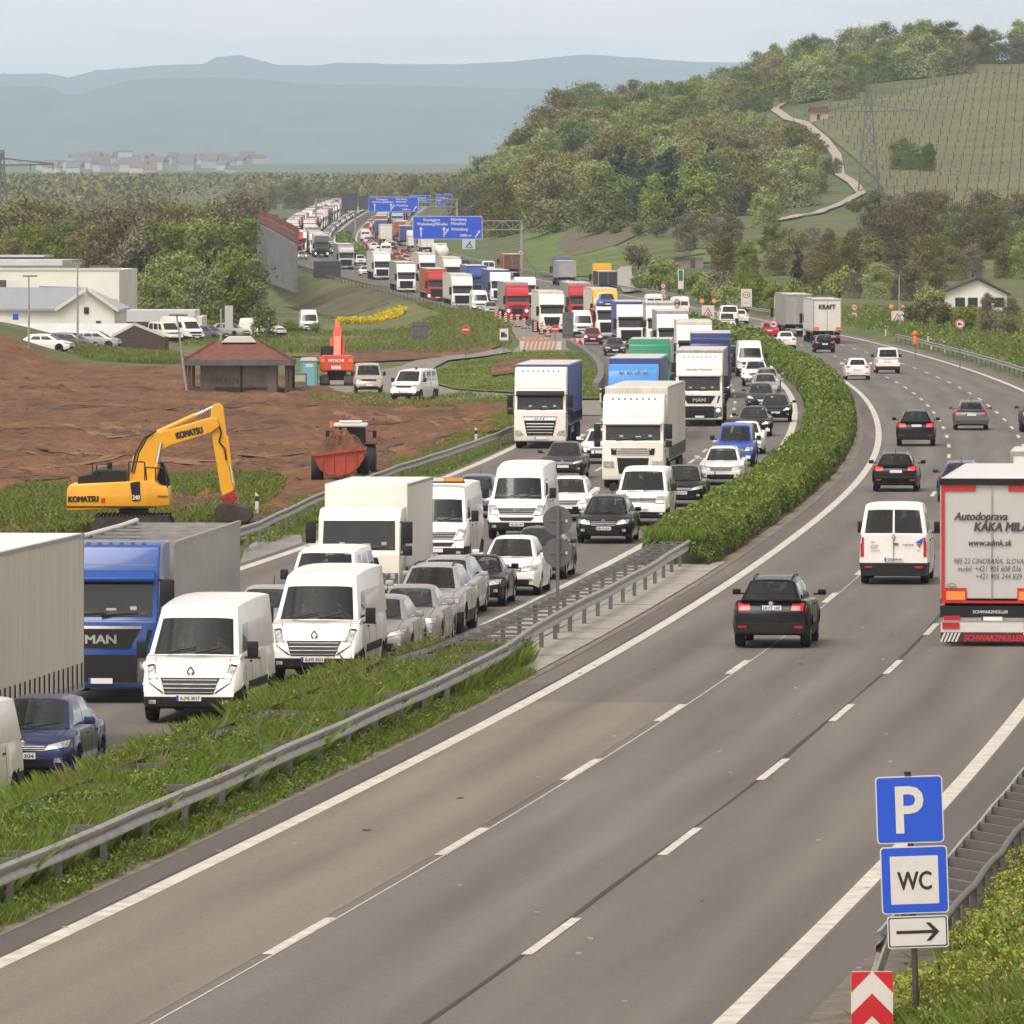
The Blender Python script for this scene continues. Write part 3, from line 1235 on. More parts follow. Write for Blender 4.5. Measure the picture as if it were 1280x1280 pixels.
def patch_plants(name, y0, y1, o0, o1, nb, nl, hb, leaf, mix=(.5, .3, .2), zf=None, clump=3.0, dens=-.25, dry=.05, label=None):
    parts = []
    Y = NR.uniform(y0, y1, nb)
    O = NR.uniform(o0, o1, nb)
    d = nz2(Y, O, clump, 2.)
    kp = d + NR.normal(size=nb) * .2 > dens
    Y, O, d = Y[kp], O[kp], d[kp]
    if zf is None:
        pos = along(Y, O, np.zeros(len(Y)))
    else:
        pos = along(Y, O, np.zeros(len(Y)))
        pos[:, 2] = T(pos[:, 0], pos[:, 1])
    h = hb * NR.uniform(.45, 1.2, len(Y)) * (1 + .9 * d)
    h = np.clip(h, .06, 1.15 * hb)
    wd = np.full(len(Y), .0052 if leaf < .1 else leaf * .22)
    r = NR.uniform(size=len(Y))
    dr = r < dry
    parts.append((*blade_quads(pos[~dr], h[~dr], wd[~dr]), 2))
    if dr.any():
        parts.append((*blade_quads(pos[dr], h[dr] * 1.3, wd[dr] * .7, .25), 3))
    # leafy weeds in clumps
    Y = NR.uniform(y0, y1, nl)
    O = NR.uniform(o0, o1, nl)
    d = nz2(Y, O, clump * .45, 7.)
    kp = d + NR.normal(size=nl) * .15 > dens + .15
    Y, O, d = Y[kp], O[kp], d[kp]
    pos = along(Y, O, np.zeros(len(Y)))
    if zf is not None:
        pos[:, 2] = T(pos[:, 0], pos[:, 1])
    pos[:, 2] += NR.uniform(.02, 1, len(Y)) ** .8 * hb * (.75 + 1.1 * np.maximum(d, -.3))
    k = NR.uniform(size=len(Y))
    sz = leaf * NR.uniform(.5, 1.4, len(Y))
    nr_ = unit(len(Y), .9)
    c = 0
    for i, p in enumerate(mix):
        s = (k >= c) & (k < c + p)
        c += p
        if s.any():
            parts.append((*leaf_quads(pos[s], nr_[s], sz[s], 1.4), [0, 1, 4][i]))
    return tag(stuff(name, parts, GM, 'stuff'), label)


patch_plants('median_weeds', 100, 176, -4.3, -1.85, 120000, 270000, .70, .042, (.62, .38), clump=2.2, dens=-.4, dry=.012)
patch_plants('median_weeds', 174, 189, -4.1, -1.5, 12000, 30000, .55, .05, (.75, .25), clump=2.0, dens=-.4)
patch_plants('verge_weeds', 98, 184, -1.65, -.95, 22000, 46000, .22, .04, (.45, .55), clump=1.6, dens=-.2)
patch_plants('verge_cress', 101.5, 150, 13.05, 21, 40000, 60000, .42, .045, (.5, .5), zf=1, clump=2.0, dens=-.6)


def cress(n, y0, y1, o0, o1):
    """rounded flower heads on leafy stems"""
    Y = NR.uniform(y0, y1, n)
    O = o0 + (o1 - o0) * NR.uniform(0, 1, n)
    d = nz2(Y, O, 2.4, 4.)
    kp = d + NR.normal(size=n) * .12 > -.22
    Y, O, d = Y[kp], O[kp], d[kp]
    n = len(Y)
    pos = along(Y, O, np.zeros(n))
    pos[:, 2] = T(pos[:, 0], pos[:, 1]) + .38 + .22 * d + NR.uniform(-.12, .12, n)
    k = 14
    cc = np.repeat(pos, k, 0)
    off = unit(n * k, .5) * (NR.uniform(.035, .085, n).repeat(k))[:, None]
    a = leaf_quads(cc + off, off / np.linalg.norm(off, axis=1, keepdims=True), NR.uniform(.025, .05, n * k), 1.2)
    return a


patch_plants('verge_cress', 101.5, 107.5, 12.7, 13.3, 6000, 8000, .36, .045, (.5, .5), zf=1, clump=2.0, dens=-.6)
patch_plants('verge_grass', 96.5, 102, 13.35, 21, 22000, 26000, .34, .04, (.5, .4, .1), zf=1, clump=2.0, dens=-.7)
stuff('flowering_cress', [(*cress(500, 101.5, 107, 12.8, 13.2), 4), (*cress(9500, 101.5, 150, 13.0, 21), 4)], GM)
patch_plants('verge_grass', 262, 330, -20.6, -16.9, 26000, 12000, .26, .07, (.8, .2), zf=1, clump=5., dens=-.6)
patch_plants('verge_grass', 330, 470, -21.5, -17.75, 42000, 17000, .28, .07, (.8, .2), zf=1, clump=5., dens=-.6)
patch_plants('verge_grass', 300, 470, -17.9, -16.6, 1000, 500, .2, .12, (.8, .2), zf=1, clump=5., dens=9)
patch_plants('roadside_scrub', 420, 900, 14, 40, 60000, 60000, .6, .19, (.55, .45), zf=1, clump=9., dens=-.1, dry=.12)



def px_plants(name, rws, n, hb, leaf, mats=(2, 0), dens=-.3, clump=4., dry=.1):
    """plants growing inside a patch of ground given by its outline rows"""
    ra = sorted(rws)
    pts = [(G(xl, y), G(xr, y)) for (y, xl, xr) in ra]
    Ya = np.array([(a.y + b.y) / 2 for a, b in pts])
    o = np.argsort(Ya)
    Y = NR.uniform(Ya.min(), Ya.max(), n)
    Lx = np.interp(Y, Ya[o], np.array([pts[i][0].x for i in o]))
    Rx = np.interp(Y, Ya[o], np.array([pts[i][1].x for i in o]))
    X = Lx + (Rx - Lx) * NR.uniform(0, 1, n)
    d = nz2(X, Y / 2, clump, 3.)
    kp = d + NR.normal(size=n) * .2 > dens
    X, Y, d = X[kp], Y[kp], d[kp]
    pos = np.stack([X, Y, T(X, Y) + .12], 1)
    h = hb * NR.uniform(.5, 1.2, len(X)) * (1 + .6 * d)
    r = NR.uniform(size=len(X))
    m_ = r < .55
    dr = r > 1 - dry
    lf = ~m_ & ~dr
    parts = [(*blade_quads(pos[m_], h[m_], np.full(m_.sum(), leaf * .3)), mats[0])]
    parts.append((*blade_quads(pos[dr], h[dr] * 1.1, np.full(dr.sum(), leaf * .25)), 3))
    p2 = pos[lf].copy()
    p2[:, 2] += h[lf] * NR.uniform(.2, 1, lf.sum())
    parts.append((*leaf_quads(p2, unit(lf.sum(), .8), leaf * NR.uniform(.6, 1.3, lf.sum())), mats[1]))
    return stuff(name, parts, GM + [L_YELL], 'stuff')


px_plants('site_grass', [(606, 200, 345), (612, 60, 350), (622, 0, 350), (632, 0, 340), (642, 0, 160)], 52000, .42, .085, (2, 1), -.02, 5)
px_plants('site_grass', [(640, 0, 330), (652, 0, 320), (668, 0, 300)], 34000, .38, .085, (2, 1), -.05, 5)
px_plants('island_grass', [(444, 645, 738), (449, 605, 742), (456, 565, 747), (464, 540, 750), (475, 542, 750), (486, 575, 750), (493, 640, 749), (501, 705, 748)], 60000, .3, .10, (2, 0), -.2, 6, .12)
px_plants('rape_strip', [(398, 462, 503), (401, 430, 503), (404, 424, 498)], 26000, .6, .18, (5, 5), -9, 4, .0)
px_plants('bank_grass', [(382, 520, 570), (395, 560, 610), (408, 400, 640), (425, 250, 640), (438, 200, 640)], 60000, .4, .17, (2, 0), -.1, 12, .3)
px_plants('site_edge_grass', [(440, 65, 240), (446, 70, 240), (453, 95, 230)], 20000, .5, .13, (2, 0), -.5, 6, .2)
px_plants('ramp_edge_grass', [(497, 380, 560), (503, 400, 640), (510, 560, 640)], 14000, .3, .10, (2, 0), 0., 4, .2)

# ------------------------------------------------------------------ crash barriers
WB = [(0, .44), (.075, .475), (.075, .545), (.01, .6), (.075, .655), (.075, .725), (0, .76)]


def beam(mb, y0, y1, off, side, step=4.0, mi=0, zadd=0.):
    ys = np.arange(y0, y1 + .01, step)
    vs, fs = [], []
    k = len(WB)
    for i, Y in enumerate(ys):
        o = off(Y) if callable(off) else off
        jit = .012 * math.sin(i * 1.7)
        for (p, z) in WB:
            vs.append(at(Y, o + side * p, z + zadd + jit))
        if i:
            for j in range(k - 1):
                a = (i - 1) * k + j
                fs.append((a, a + 1, a + k + 1, a + k))
    mb.add(vs, fs, mi)
    vs2 = [at(ys[0], (off(ys[0]) if callable(off) else off) - side * .01, z + zadd) for z in (.44, .76)]


def barrier(label, y0, y1, offs, sides, spacer=None, pstep=4.0, terrain=False, step=4.0, rungs=None):
    t = thing('guardrail', label, 'guardrail')
    for o, s in zip(offs, sides):
        mb = MB()
        beam(mb, y0, y1, o, s, step)
        mb.obj('beam', M_GALV, t, smooth=50)
    pm = MB().box(-.05, .05, -.06, .06, -.35, .70).mesh('post', M_STEEL)
    Y = y0 + 1
    n = 0
    while Y < y1 and n < 98:
        for o, s in zip(offs, sides):
            oo = o(Y) if callable(o) else o
            p = at(Y, oo - s * .08)
            if terrain:
                p.z = max(p.z, 0) if False else p.z
            link('post', pm, t, p, -math.atan(slope(Y)))
            n += 1
        Y += pstep
    if rungs:
        ra, rb, rs, ry0, ry1 = rungs
        Y = ry0
        while Y < ry1:
            a, b = (ra(Y) if callable(ra) else ra), (rb(Y) if callable(rb) else rb)
            mb = MB().bar(at(Y, a, .70), at(Y, b, .70), .10, .05)
            mb.obj('spacer', M_STEEL, t)
            Y += rs
    return t


def o_in(Y):
    return -1.45 - .5 * float(sst((Y - 175) / 25)) - .15 * float(sst((Y - 225) / 20))


def o_out(Y):
    return -3.42 + .42 * float(sst((Y - 172) / 20))


barrier('galvanised double guardrail along the weedy median, ladder of spacers near its far end', 98, 248, [o_in, o_out], [1, -1], pstep=4.0,
        rungs=(lambda Y: o_in(Y) - .04, lambda Y: o_out(Y) + .04, 2.1, 184, 247))
for q in range(1):
    t = bpy.data.objects['guardrail']
    for Y in np.arange(104, 182, 5.33):
        MB().bar(at(Y, o_in(Y) - .02, .66), at(Y, o_in(Y) - .62, .66), .08, .10).obj('spacer', M_STEEL, t)
        MB().bar(at(Y, o_out(Y) + .02, .66), at(Y, o_out(Y) + .62, .66), .08, .10).obj('spacer', M_STEEL, t)
        MB().bar(at(Y + 1.3, o_in(Y) - .02, .66), at(Y + 1.3, o_in(Y) - .55, .66), .08, .10).obj('spacer', M_STEEL, t)

barrier('low guardrail between the building site and the grass beside the oncoming lanes', 205, 412, [lambda Y: float(np.interp(Y, [205, 261, 289, 326, 380, 420], [-16.6, -17.2, -18.3, -18.7, -18.1, -17.9]))], [1], pstep=4)
barrier('guardrail on the grassy verge below the white bungalow', 485, 730, [12.9], [-1], pstep=6, step=6)
barrier('far guardrail running past the tanker lorry and the meadow', 820, 1500, [13.6], [-1], pstep=12, step=12)
barrier('guardrail on top of the embankment with the yellow rape strip below', 900, 1330, [-19.3], [1], pstep=8, step=8)


def ladder_rail():
    """double rail behind the parking sign, seen from its back"""
    t = thing('guardrail', 'ladder-like double guardrail on the verge behind the blue parking sign', 'guardrail')
    fo = lambda Y: 12.32 + .0 * Y
    fb = lambda Y: 12.92 + .0 * Y
    mb = MB()
    beam(mb, 108.5, 190, fo, -1, 2.0)
    mb.obj('beam', M_GALV, t, smooth=50)
    mb = MB()
    pts = [at(109.6, 12.45, .5), at(110.4, 12.62, .56)] + [at(Y, fb(Y) - .12 * float(sst((113 - Y) / 4)), .62 + .03 * math.sin(Y)) for Y in np.arange(112, 190, 2.0)]
    mb.tube(pts, .055, 8)
    mb.obj('rear_rail', M_STEEL, t, smooth=60)
    pm = MB().box(-.05, .05, -.07, .07, -.4, .56).mesh('post', M_STEEL)
    for Y in np.arange(110.5, 190, 1.77):
        MB().bar(at(Y, 12.30, .70), at(Y, 12.90, .60), .09, .14).obj('spacer', M_STEEL, t)
    for Y in np.arange(111, 190, 1.77):
        link('post', pm, t, at(Y, 12.9), -.13)
    mb = MB()
    mb.prism([(0, 0), (.16, 0), (.16, .26), (.12, .26), (.10, .05), (0, .05)], -3.6, 0, 0, 'xz')
    o = mb.obj('end_ramp', M_GALV, t, bevel=.012)
    o.location = at(109.6, 12.22, .45)
    o.rotation_euler = (math.radians(9), 0, -.13)
    return t


ladder_rail()
# ------------------------------------------------------------------ vehicle building blocks
class Proto:
    """a list of parts: (name, mesh, parent index or None, location, is_paint)"""

    def __init__(self):
        self.parts = []

    def put(self, name, mb, mats, parent=None, loc=None, smooth=40, bevel=0., pt=False, label=None, weld=False):
        me = mb if isinstance(mb, bpy.types.Mesh) else mb.mesh(name, mats, smooth, bevel, weld)
        self.parts.append((name, me, parent, loc, pt, label))
        return len(self.parts) - 1

    def place(self, name, label, cat, loc, rz, group=None, paints=None, tilt=None):
        """paints: material that replaces slot 0 of the painted parts"""
        t = thing(name, label, cat, loc, rz, group)
        if tilt is not None:
            t.rotation_euler = (0, tilt, rz)
        made = []
        for (n, me, par, lc, pt, lb) in self.parts:
            o = bpy.data.objects.new(n, me)
            COL.objects.link(o)
            o.parent = made[par] if par is not None else t
            if lc is not None:
                o.location = lc
            if pt and paints:
                o.material_slots[0].link = 'OBJECT'
                o.material_slots[0].material = paints
            if lb:
                o['label'] = lb
            made.append(o)
        return t


_W = {}


def wheel(r, wd, style=5, n=24):
    k = (r, wd, style, n)
    if k not in _W:
        ty = MB().lathe([(r * .60, -wd / 2), (r * .93, -wd / 2), (r, -wd * .36), (r, wd * .36), (r * .93, wd / 2), (r * .60, wd / 2), (r * .60, wd / 2 - .03), (r * .6, -wd / 2)], n)
        rim = MB()
        for s in (1, -1):
            rim.lathe([(r * .61, s * (wd / 2 - .02)), (r * .54, s * (wd / 2 - .01)), (r * .52, s * (wd / 2 - .07)), (r * .15, s * (wd / 2 - .06)), (.001, s * (wd / 2 - .05))], n, 1)
            for i in range(style):
                a = 2 * math.pi * i / style
                p = (0, s * (wd / 2 - .03), 0)
                q = (math.cos(a) * r * .56, s * (wd / 2 - .02), math.sin(a) * r * .56)
                rim.bar(p, q, .05, .06, 0)
        _W[k] = (ty.mesh('tyre', M_TYRE, 50), rim.mesh('rim', [M_RIM if style < 8 else M_STEEL, M_PLASTIC], 50))
    return _W[k]


def put_wheel(pr, x, y, r, wd, lod, style=5):
    ty, rim = wheel(r, wd, style, 24 if lod == 0 else 14)
    i = pr.put('wheel', ty, None, loc=(x, y, r))
    if lod < 2:
        pr.put('rim', rim, None, parent=i)


def bvh(*mbs):
    V, Fc = [], []
    for m in mbs:
        o = len(V)
        V += [Vector(p) for p in m.v]
        Fc += [tuple(i + o for i in f) for f in m.f]
    return BVHTree.FromPolygons(V, Fc)


def proj(mb, tree, axis, sgn, c4, n=6, m=4, off=.012, mi=0, far=12., thick=True):
    """lay a 4-cornered patch onto the body, seen along an axis ('x': corners are y,z; 'y': corners are x,z; 'z': corners are x,y)"""
    pts = {}
    d = {'x': Vector((-sgn, 0, 0)), 'y': Vector((0, -sgn, 0)), 'z': Vector((0, 0, -sgn))}[axis]
    vs, idx, base, fs = [], {}, [], []
    for j in range(m + 1):
        for i in range(n + 1):
            u, v = i / n, j / m
            p = [(c4[0][k] * (1 - u) + c4[1][k] * u) * (1 - v) + (c4[3][k] * (1 - u) + c4[2][k] * u) * v for k in (0, 1)]
            o = {'x': Vector((sgn * far, p[0], p[1])), 'y': Vector((p[0], sgn * far, p[1])), 'z': Vector((p[0], p[1], sgn * far))}[axis]
            h = tree.ray_cast(o, d)
            if h[0] is None:
                continue
            idx[(i, j)] = len(vs)
            vs.append(h[0] - d * off)
            base.append(h[0] + d * .02)
    nv = len(vs)
    ed = {}
    for j in range(m):
        for i in range(n):
            q = [(i, j), (i + 1, j), (i + 1, j + 1), (i, j + 1)]
            if all(a in idx for a in q):
                q = [idx[a] for a in q]
                # skip wild jumps across an edge of the body
                zs = [vs[a][{'x': 0, 'y': 1, 'z': 2}[axis]] for a in q]
                if max(zs) - min(zs) > .5:
                    continue
                fs.append(tuple(q))
                for a, b in zip(q, q[1:] + q[:1]):
                    ed[(a, b)] = 1
    if thick:
        for (a, b) in list(ed):
            if (b, a) not in ed:
                fs.append((b, a, nv + a, nv + b))
        vs = vs + base
    return mb.add(vs, fs, mi)


CAR = {}


def car_body(s):
    L, W, H = s['L'], s['W'], s['H']
    zc = s.get('zc', .2)
    top = s['top']                      # [(x, z)] of the lower body from nose (x=0) to tail (x=L); the front looks to +x after the flip
    xs_t, zs_t = [p[0] for p in top], [p[1] for p in top]
    wx = s['wx']
    R = s['R'] + .055
    st = {0, .025, .07, .14, .26, .42, .6, L - .6, L - .4, L - .24, L - .12, L - .05, L}
    for x in np.arange(.8, L - .7, .32):
        st.add(round(float(x), 3))
    for xw in wx:
        for k in range(11):
            st.add(round(xw + R * math.cos(math.pi * k / 10), 4))
        st.add(round(xw - R - .012, 4))
        st.add(round(xw + R + .012, 4))
    for x, _ in top:
        st.add(x)
    st = sorted(x for x in st if 0 <= x <= L)
    st = [x for i, x in enumerate(st) if i == 0 or x - st[i - 1] > .006]
    nt_, tt = s.get('nose_taper', .17), s.get('tail_taper', .10)
    sh = s.get('shoulder', .88)
    rake_f, rake_r = s.get('rake_f', .12), s.get('rake_r', .10)
    mb = MB()
    rings = []
    for x in st:
        w = W / 2 * (1 - nt_ * max(0, 1 - x / .75) ** 2.4 - tt * max(0, 1 - (L - x) / .55) ** 2.4)
        zt = float(np.interp(x, xs_t, zs_t))
        zl = zc + .10 * max(0, 1 - x / .5) ** 1.5 + s.get('tail_up', .10) * max(0, 1 - (L - x) / .6) ** 1.5
        za = 0
        for xw in wx:
            if abs(x - xw) <= R:
                za = max(za, s['R'] + math.sqrt(max(0, R * R - (x - xw) ** 2)))
        zb = max(zl, za)
        zu = max(zl + .03, za)
        fl = .025 if za else 0          # flared arches
        zq = min(max(zb + .03, s.get('bump_z', .46)), zb + (zt - zb) * .45)
        p = [(0, zu), (.62 * w, zu), (.965 * w + fl, zb), (w + fl, zq), (w, zb + (zt - zb) * .5), (.985 * w, zb + (zt - zb) * .78), (.955 * w, zt - .035), (sh * w, zt), (0, zt + s.get('crown', .03))]
        ring = []
        for (y, z) in p:
            dx = 0
            if x < .6:
                dx = rake_f * (1 - x / .6) * ((z - .5) / .4) ** 2 * (1 if z > .5 else .6)
            if L - x < .6:
                dx = -rake_r * (1 - (L - x) / .6) * ((z - .55) / .45) ** 2 * (1 if z > .55 else .5)
            ring.append((x + dx, y, z))
        rings.append(ring)
    n = len(rings[0])
    vs = []
    for r in rings:
        vs += [(-x, y, z) for (x, y, z) in r] + [(-x, -y, z) for (x, y, z) in r[1:-1]][::-1]
    k = 2 * n - 2
    fs, mi = [], []
    for i in range(len(rings) - 1):
        for j in range(k):
            a, b = i * k + j, i * k + (j + 1) % k
            fs.append((a, a + k, b + k, b))
            und = j in (0, 1, k - 1, k - 2)
            xm = (st[i] + st[i + 1]) / 2
            lowp = j in (2, k - 3) and (s.get('cladding') or (s.get('bumper') and (xm < wx[0] - s['R'] * .6 or xm > wx[1] + s['R'] * .6)))
            mi.append(1 if und else (2 if lowp else 0))
    bl_ = 2 if (s.get('cladding') or s.get('bumper')) else 0
    for base, rev in ((0, False), ((len(rings) - 1) * k, True)):
        for j in range(n - 1):
            q = [base + j, base + j + 1, base + (k - j - 1) % k, base + (k - j) % k]
            q = list(dict.fromkeys(q))
            if len(q) > 2:
                fs.append(tuple(q[::-1] if rev else q))
                mi.append(1 if j < 2 else (bl_ if j == 2 else 0))
    mb.v, mb.f, mb.m = vs, fs, mi
    return mb, st


def cabin(s):
    """greenhouse: roof, pillars and window openings; returns body mesh builder and list of (name, MB) windows"""
    xc, zc_, xf, Hf, xe, He, xr, zr_ = s['cab']
    W = s['W']
    wbf, wbr, wt, wtr = s.get('gw', (.80, .78, .60, .58))
    wbf, wbr, wt, wtr = wbf * W / 2, wbr * W / 2, wt * W / 2, wtr * W / 2
    bf, br = s.get('bow', (.13, .08))
    ca = s.get('roof_arc', .05)
    c2 = .055

    def top(u, t):
        q = 2 * t - 1
        return Vector((-(xf + (xe - xf) * u - bf * .45 * (1 - q * q) * (1 - u) + br * .5 * (1 - q * q) * u), (wt + (wtr - wt) * u) * q,
                       Hf + (He - Hf) * u + ca * 4 * u * (1 - u) + c2 * (1 - abs(q) ** 5)))

    def bfrt(t):
        q = 2 * t - 1
        return Vector((-(xc - bf * (1 - q * q)), wbf * q, zc_ + .02 * (1 - q * q)))

    def brear(t):
        q = 2 * t - 1
        return Vector((-(xr + br * (1 - q * q)), wbr * q, zr_))

    def bside(u, sg):
        return Vector((-(xc + (xr - xc) * u), (wbf + (wbr - wbf) * u) * sg, zc_ + (zr_ - zc_) * u))

    def front(t, v):
        return bfrt(t).lerp(top(0, t), v)

    def rear(t, v):
        return brear(t).lerp(top(1, t), v)

    def side(u, v, sg):
        p = bside(u, sg).lerp(top(u, 0 if sg < 0 else 1), v)
        p.y += sg * .035 * 4 * v * (1 - v) * min(1, 8 * u, 8 * (1 - u))
        return p
    body = MB()
    wins = []
    tr = s.get('trunc', 0)

    def panel(fn, us, vs_, hole, name, flip):
        """hole(u,v) -> window index or None"""
        gl = {}
        for i in range(len(us) - 1):
            for j in range(len(vs_) - 1):
                um, vm = (us[i] + us[i + 1]) / 2, (vs_[j] + vs_[j + 1]) / 2
                q = [fn(us[i], vs_[j]), fn(us[i + 1], vs_[j]), fn(us[i + 1], vs_[j + 1]), fn(us[i], vs_[j + 1])]
                if flip:
                    q = q[::-1]
                h = hole(um, vm)
                if h is None:
                    body.quad(*q)
                else:
                    gl.setdefault(h, MB()).quad(*q)
        for h in sorted(gl):
            wins.append((name, gl[h]))
    tt = sorted({0, .03, .055, .12, .25, .4, .5, .6, .75, .88, .945, .97, 1})
    wv0, wv1 = s.get('ws_v', (.05, .93))
    fv = sorted({0, wv0, .3, .5, .8, .93, wv1, 1})
    if s.get('windscreen', True):
        panel(front, tt, fv, lambda t, v: 0 if .055 < t < .945 and wv0 < v < wv1 else None, 'windscreen', True)
    else:
        panel(front, tt, fv, lambda t, v: None, 'windscreen', True)
    rw = s.get('rear_win', (.1, .9, .1, .9))
    rs = sorted({0, .03, .12, .3, .7, .88, .97, 1, *(rw[:2] if rw else ()), *((.485, .515) if s.get('split') else ())})
    rv = sorted({0, .35, .65, 1, *(rw[2:] if rw else ())})

    def rh(t, v):
        if not rw or not (rw[0] < t < rw[1] and rw[2] < v < rw[3]):
            return None
        if s.get('split'):
            return None if .485 < t < .515 else (0 if t < .5 else 1)
        return 0
    panel(rear, rs, rv, rh, 'rear_window', False)
    sw = s.get('side_win', [(.12, .44), (.48, .78)])
    sv0, sv1 = s.get('side_v', (.08, .86))
    us = sorted({0, .04, .3, .55, .75, .95, 1, *[a for p in sw for a in p]})
    svs = sorted({0, sv0, .35, .6, sv1, 1})

    def shole(u, v):
        if not (sv0 < v < sv1):
            return None
        for i, (a, b) in enumerate(sw):
            if a < u < b:
                return i
        return None
    for sg in (1, -1):
        panel(lambda u, v: side(u, v, sg), us, svs, shole, 'side_window', sg < 0)
    rt = sorted({0, .015, .04, .08, .16, .3, .5, .7, .84, .92, .96, .985, 1})
    ru = [0, .06, .2, .4, .6, .8, .94, 1]
    for i in range(len(ru) - 1):
        for j in range(len(rt) - 1):
            body.quad(top(ru[i], rt[j]), top(ru[i], rt[j + 1]), top(ru[i + 1], rt[j + 1]), top(ru[i + 1], rt[j]))
    return body, wins, top


def badge(mb, kind, c, r, ax=1, mi=0):
    """small emblem on a front (ax=1) or rear (ax=-1) face; c = centre"""
    c = Vector(c)
    if kind == 'diamond':
        c = c + Vector((.05, 0, 0))
        for a, b in (((0, 1.25), (.85, 0)), ((.85, 0), (0, -1.25)), ((0, -1.25), (-.85, 0)), ((-.85, 0), (0, 1.25))):
            mb.bar(c + Vector((0, a[0] * r, a[1] * r)), c + Vector((0, b[0] * r, b[1] * r)), .03, r * .38, mi)
    else:
        n = 20
        ring = [c + Vector((0, r * math.cos(2 * math.pi * i / n), r * math.sin(2 * math.pi * i / n))) for i in range(n + 1)]
        mb.tube(ring, r * .13, 5, mi)
        if kind == 'star':
            for k in range(3):
                a = math.pi / 2 + k * 2 * math.pi / 3
                mb.bar(c, c + Vector((0, r * math.cos(a), r * math.sin(a))), .02, r * .2, mi)
        elif kind == 'vw':
            P_ = [(-.75, .62), (-.35, -.75), (0, .12), (.35, -.75), (.75, .62)]
            for a, b in zip(P_[:-1], P_[1:]):
                mb.bar(c + Vector((0, a[0] * r, a[1] * r)), c + Vector((0, b[0] * r, b[1] * r)), .02, r * .2, mi)
            for a, b in (((-.34, .92), (0, .2)), ((.34, .92), (0, .2))):
                mb.bar(c + Vector((0, a[0] * r, a[1] * r)), c + Vector((0, b[0] * r, b[1] * r)), .02, r * .2, mi)
        elif kind == 'disc':
            mb.cyl(c, c + Vector((.02 * ax, 0, 0)), r * .8, 14, mi)


def plate(pr, c, ax, txt=None, w=.52, h=.115):
    x, y, z = c
    mb = MB().box(x - .012, x + .012, y - w / 2, y + w / 2, z - h / 2, z + h / 2, 0)
    e = x + ax * .0145
    s = 1 if ax > 0 else -1             # local +y is the viewer's right when looking at the front
    mb.quad((e, y - s * w / 2, z - h / 2), (e, y - s * (w / 2 - .05), z - h / 2), (e, y - s * (w / 2 - .05), z + h / 2), (e, y - s * w / 2, z + h / 2), 1)
    if txt:
        mb.text(txt, (x + ax * .0165, y + s * .025, z), (0, s, 0), (0, 0, 1), h * .62, 2, bold=.012, fit=w * .78)
    pr.put('licence_plate', mb, [M_PLATE, M_BLUEBAND, M_INK], smooth=None)


def mirrored(c4):
    return [(-c4[1][0], c4[1][1]), (-c4[0][0], c4[0][1]), (-c4[3][0], c4[3][1]), (-c4[2][0], c4[2][1])]


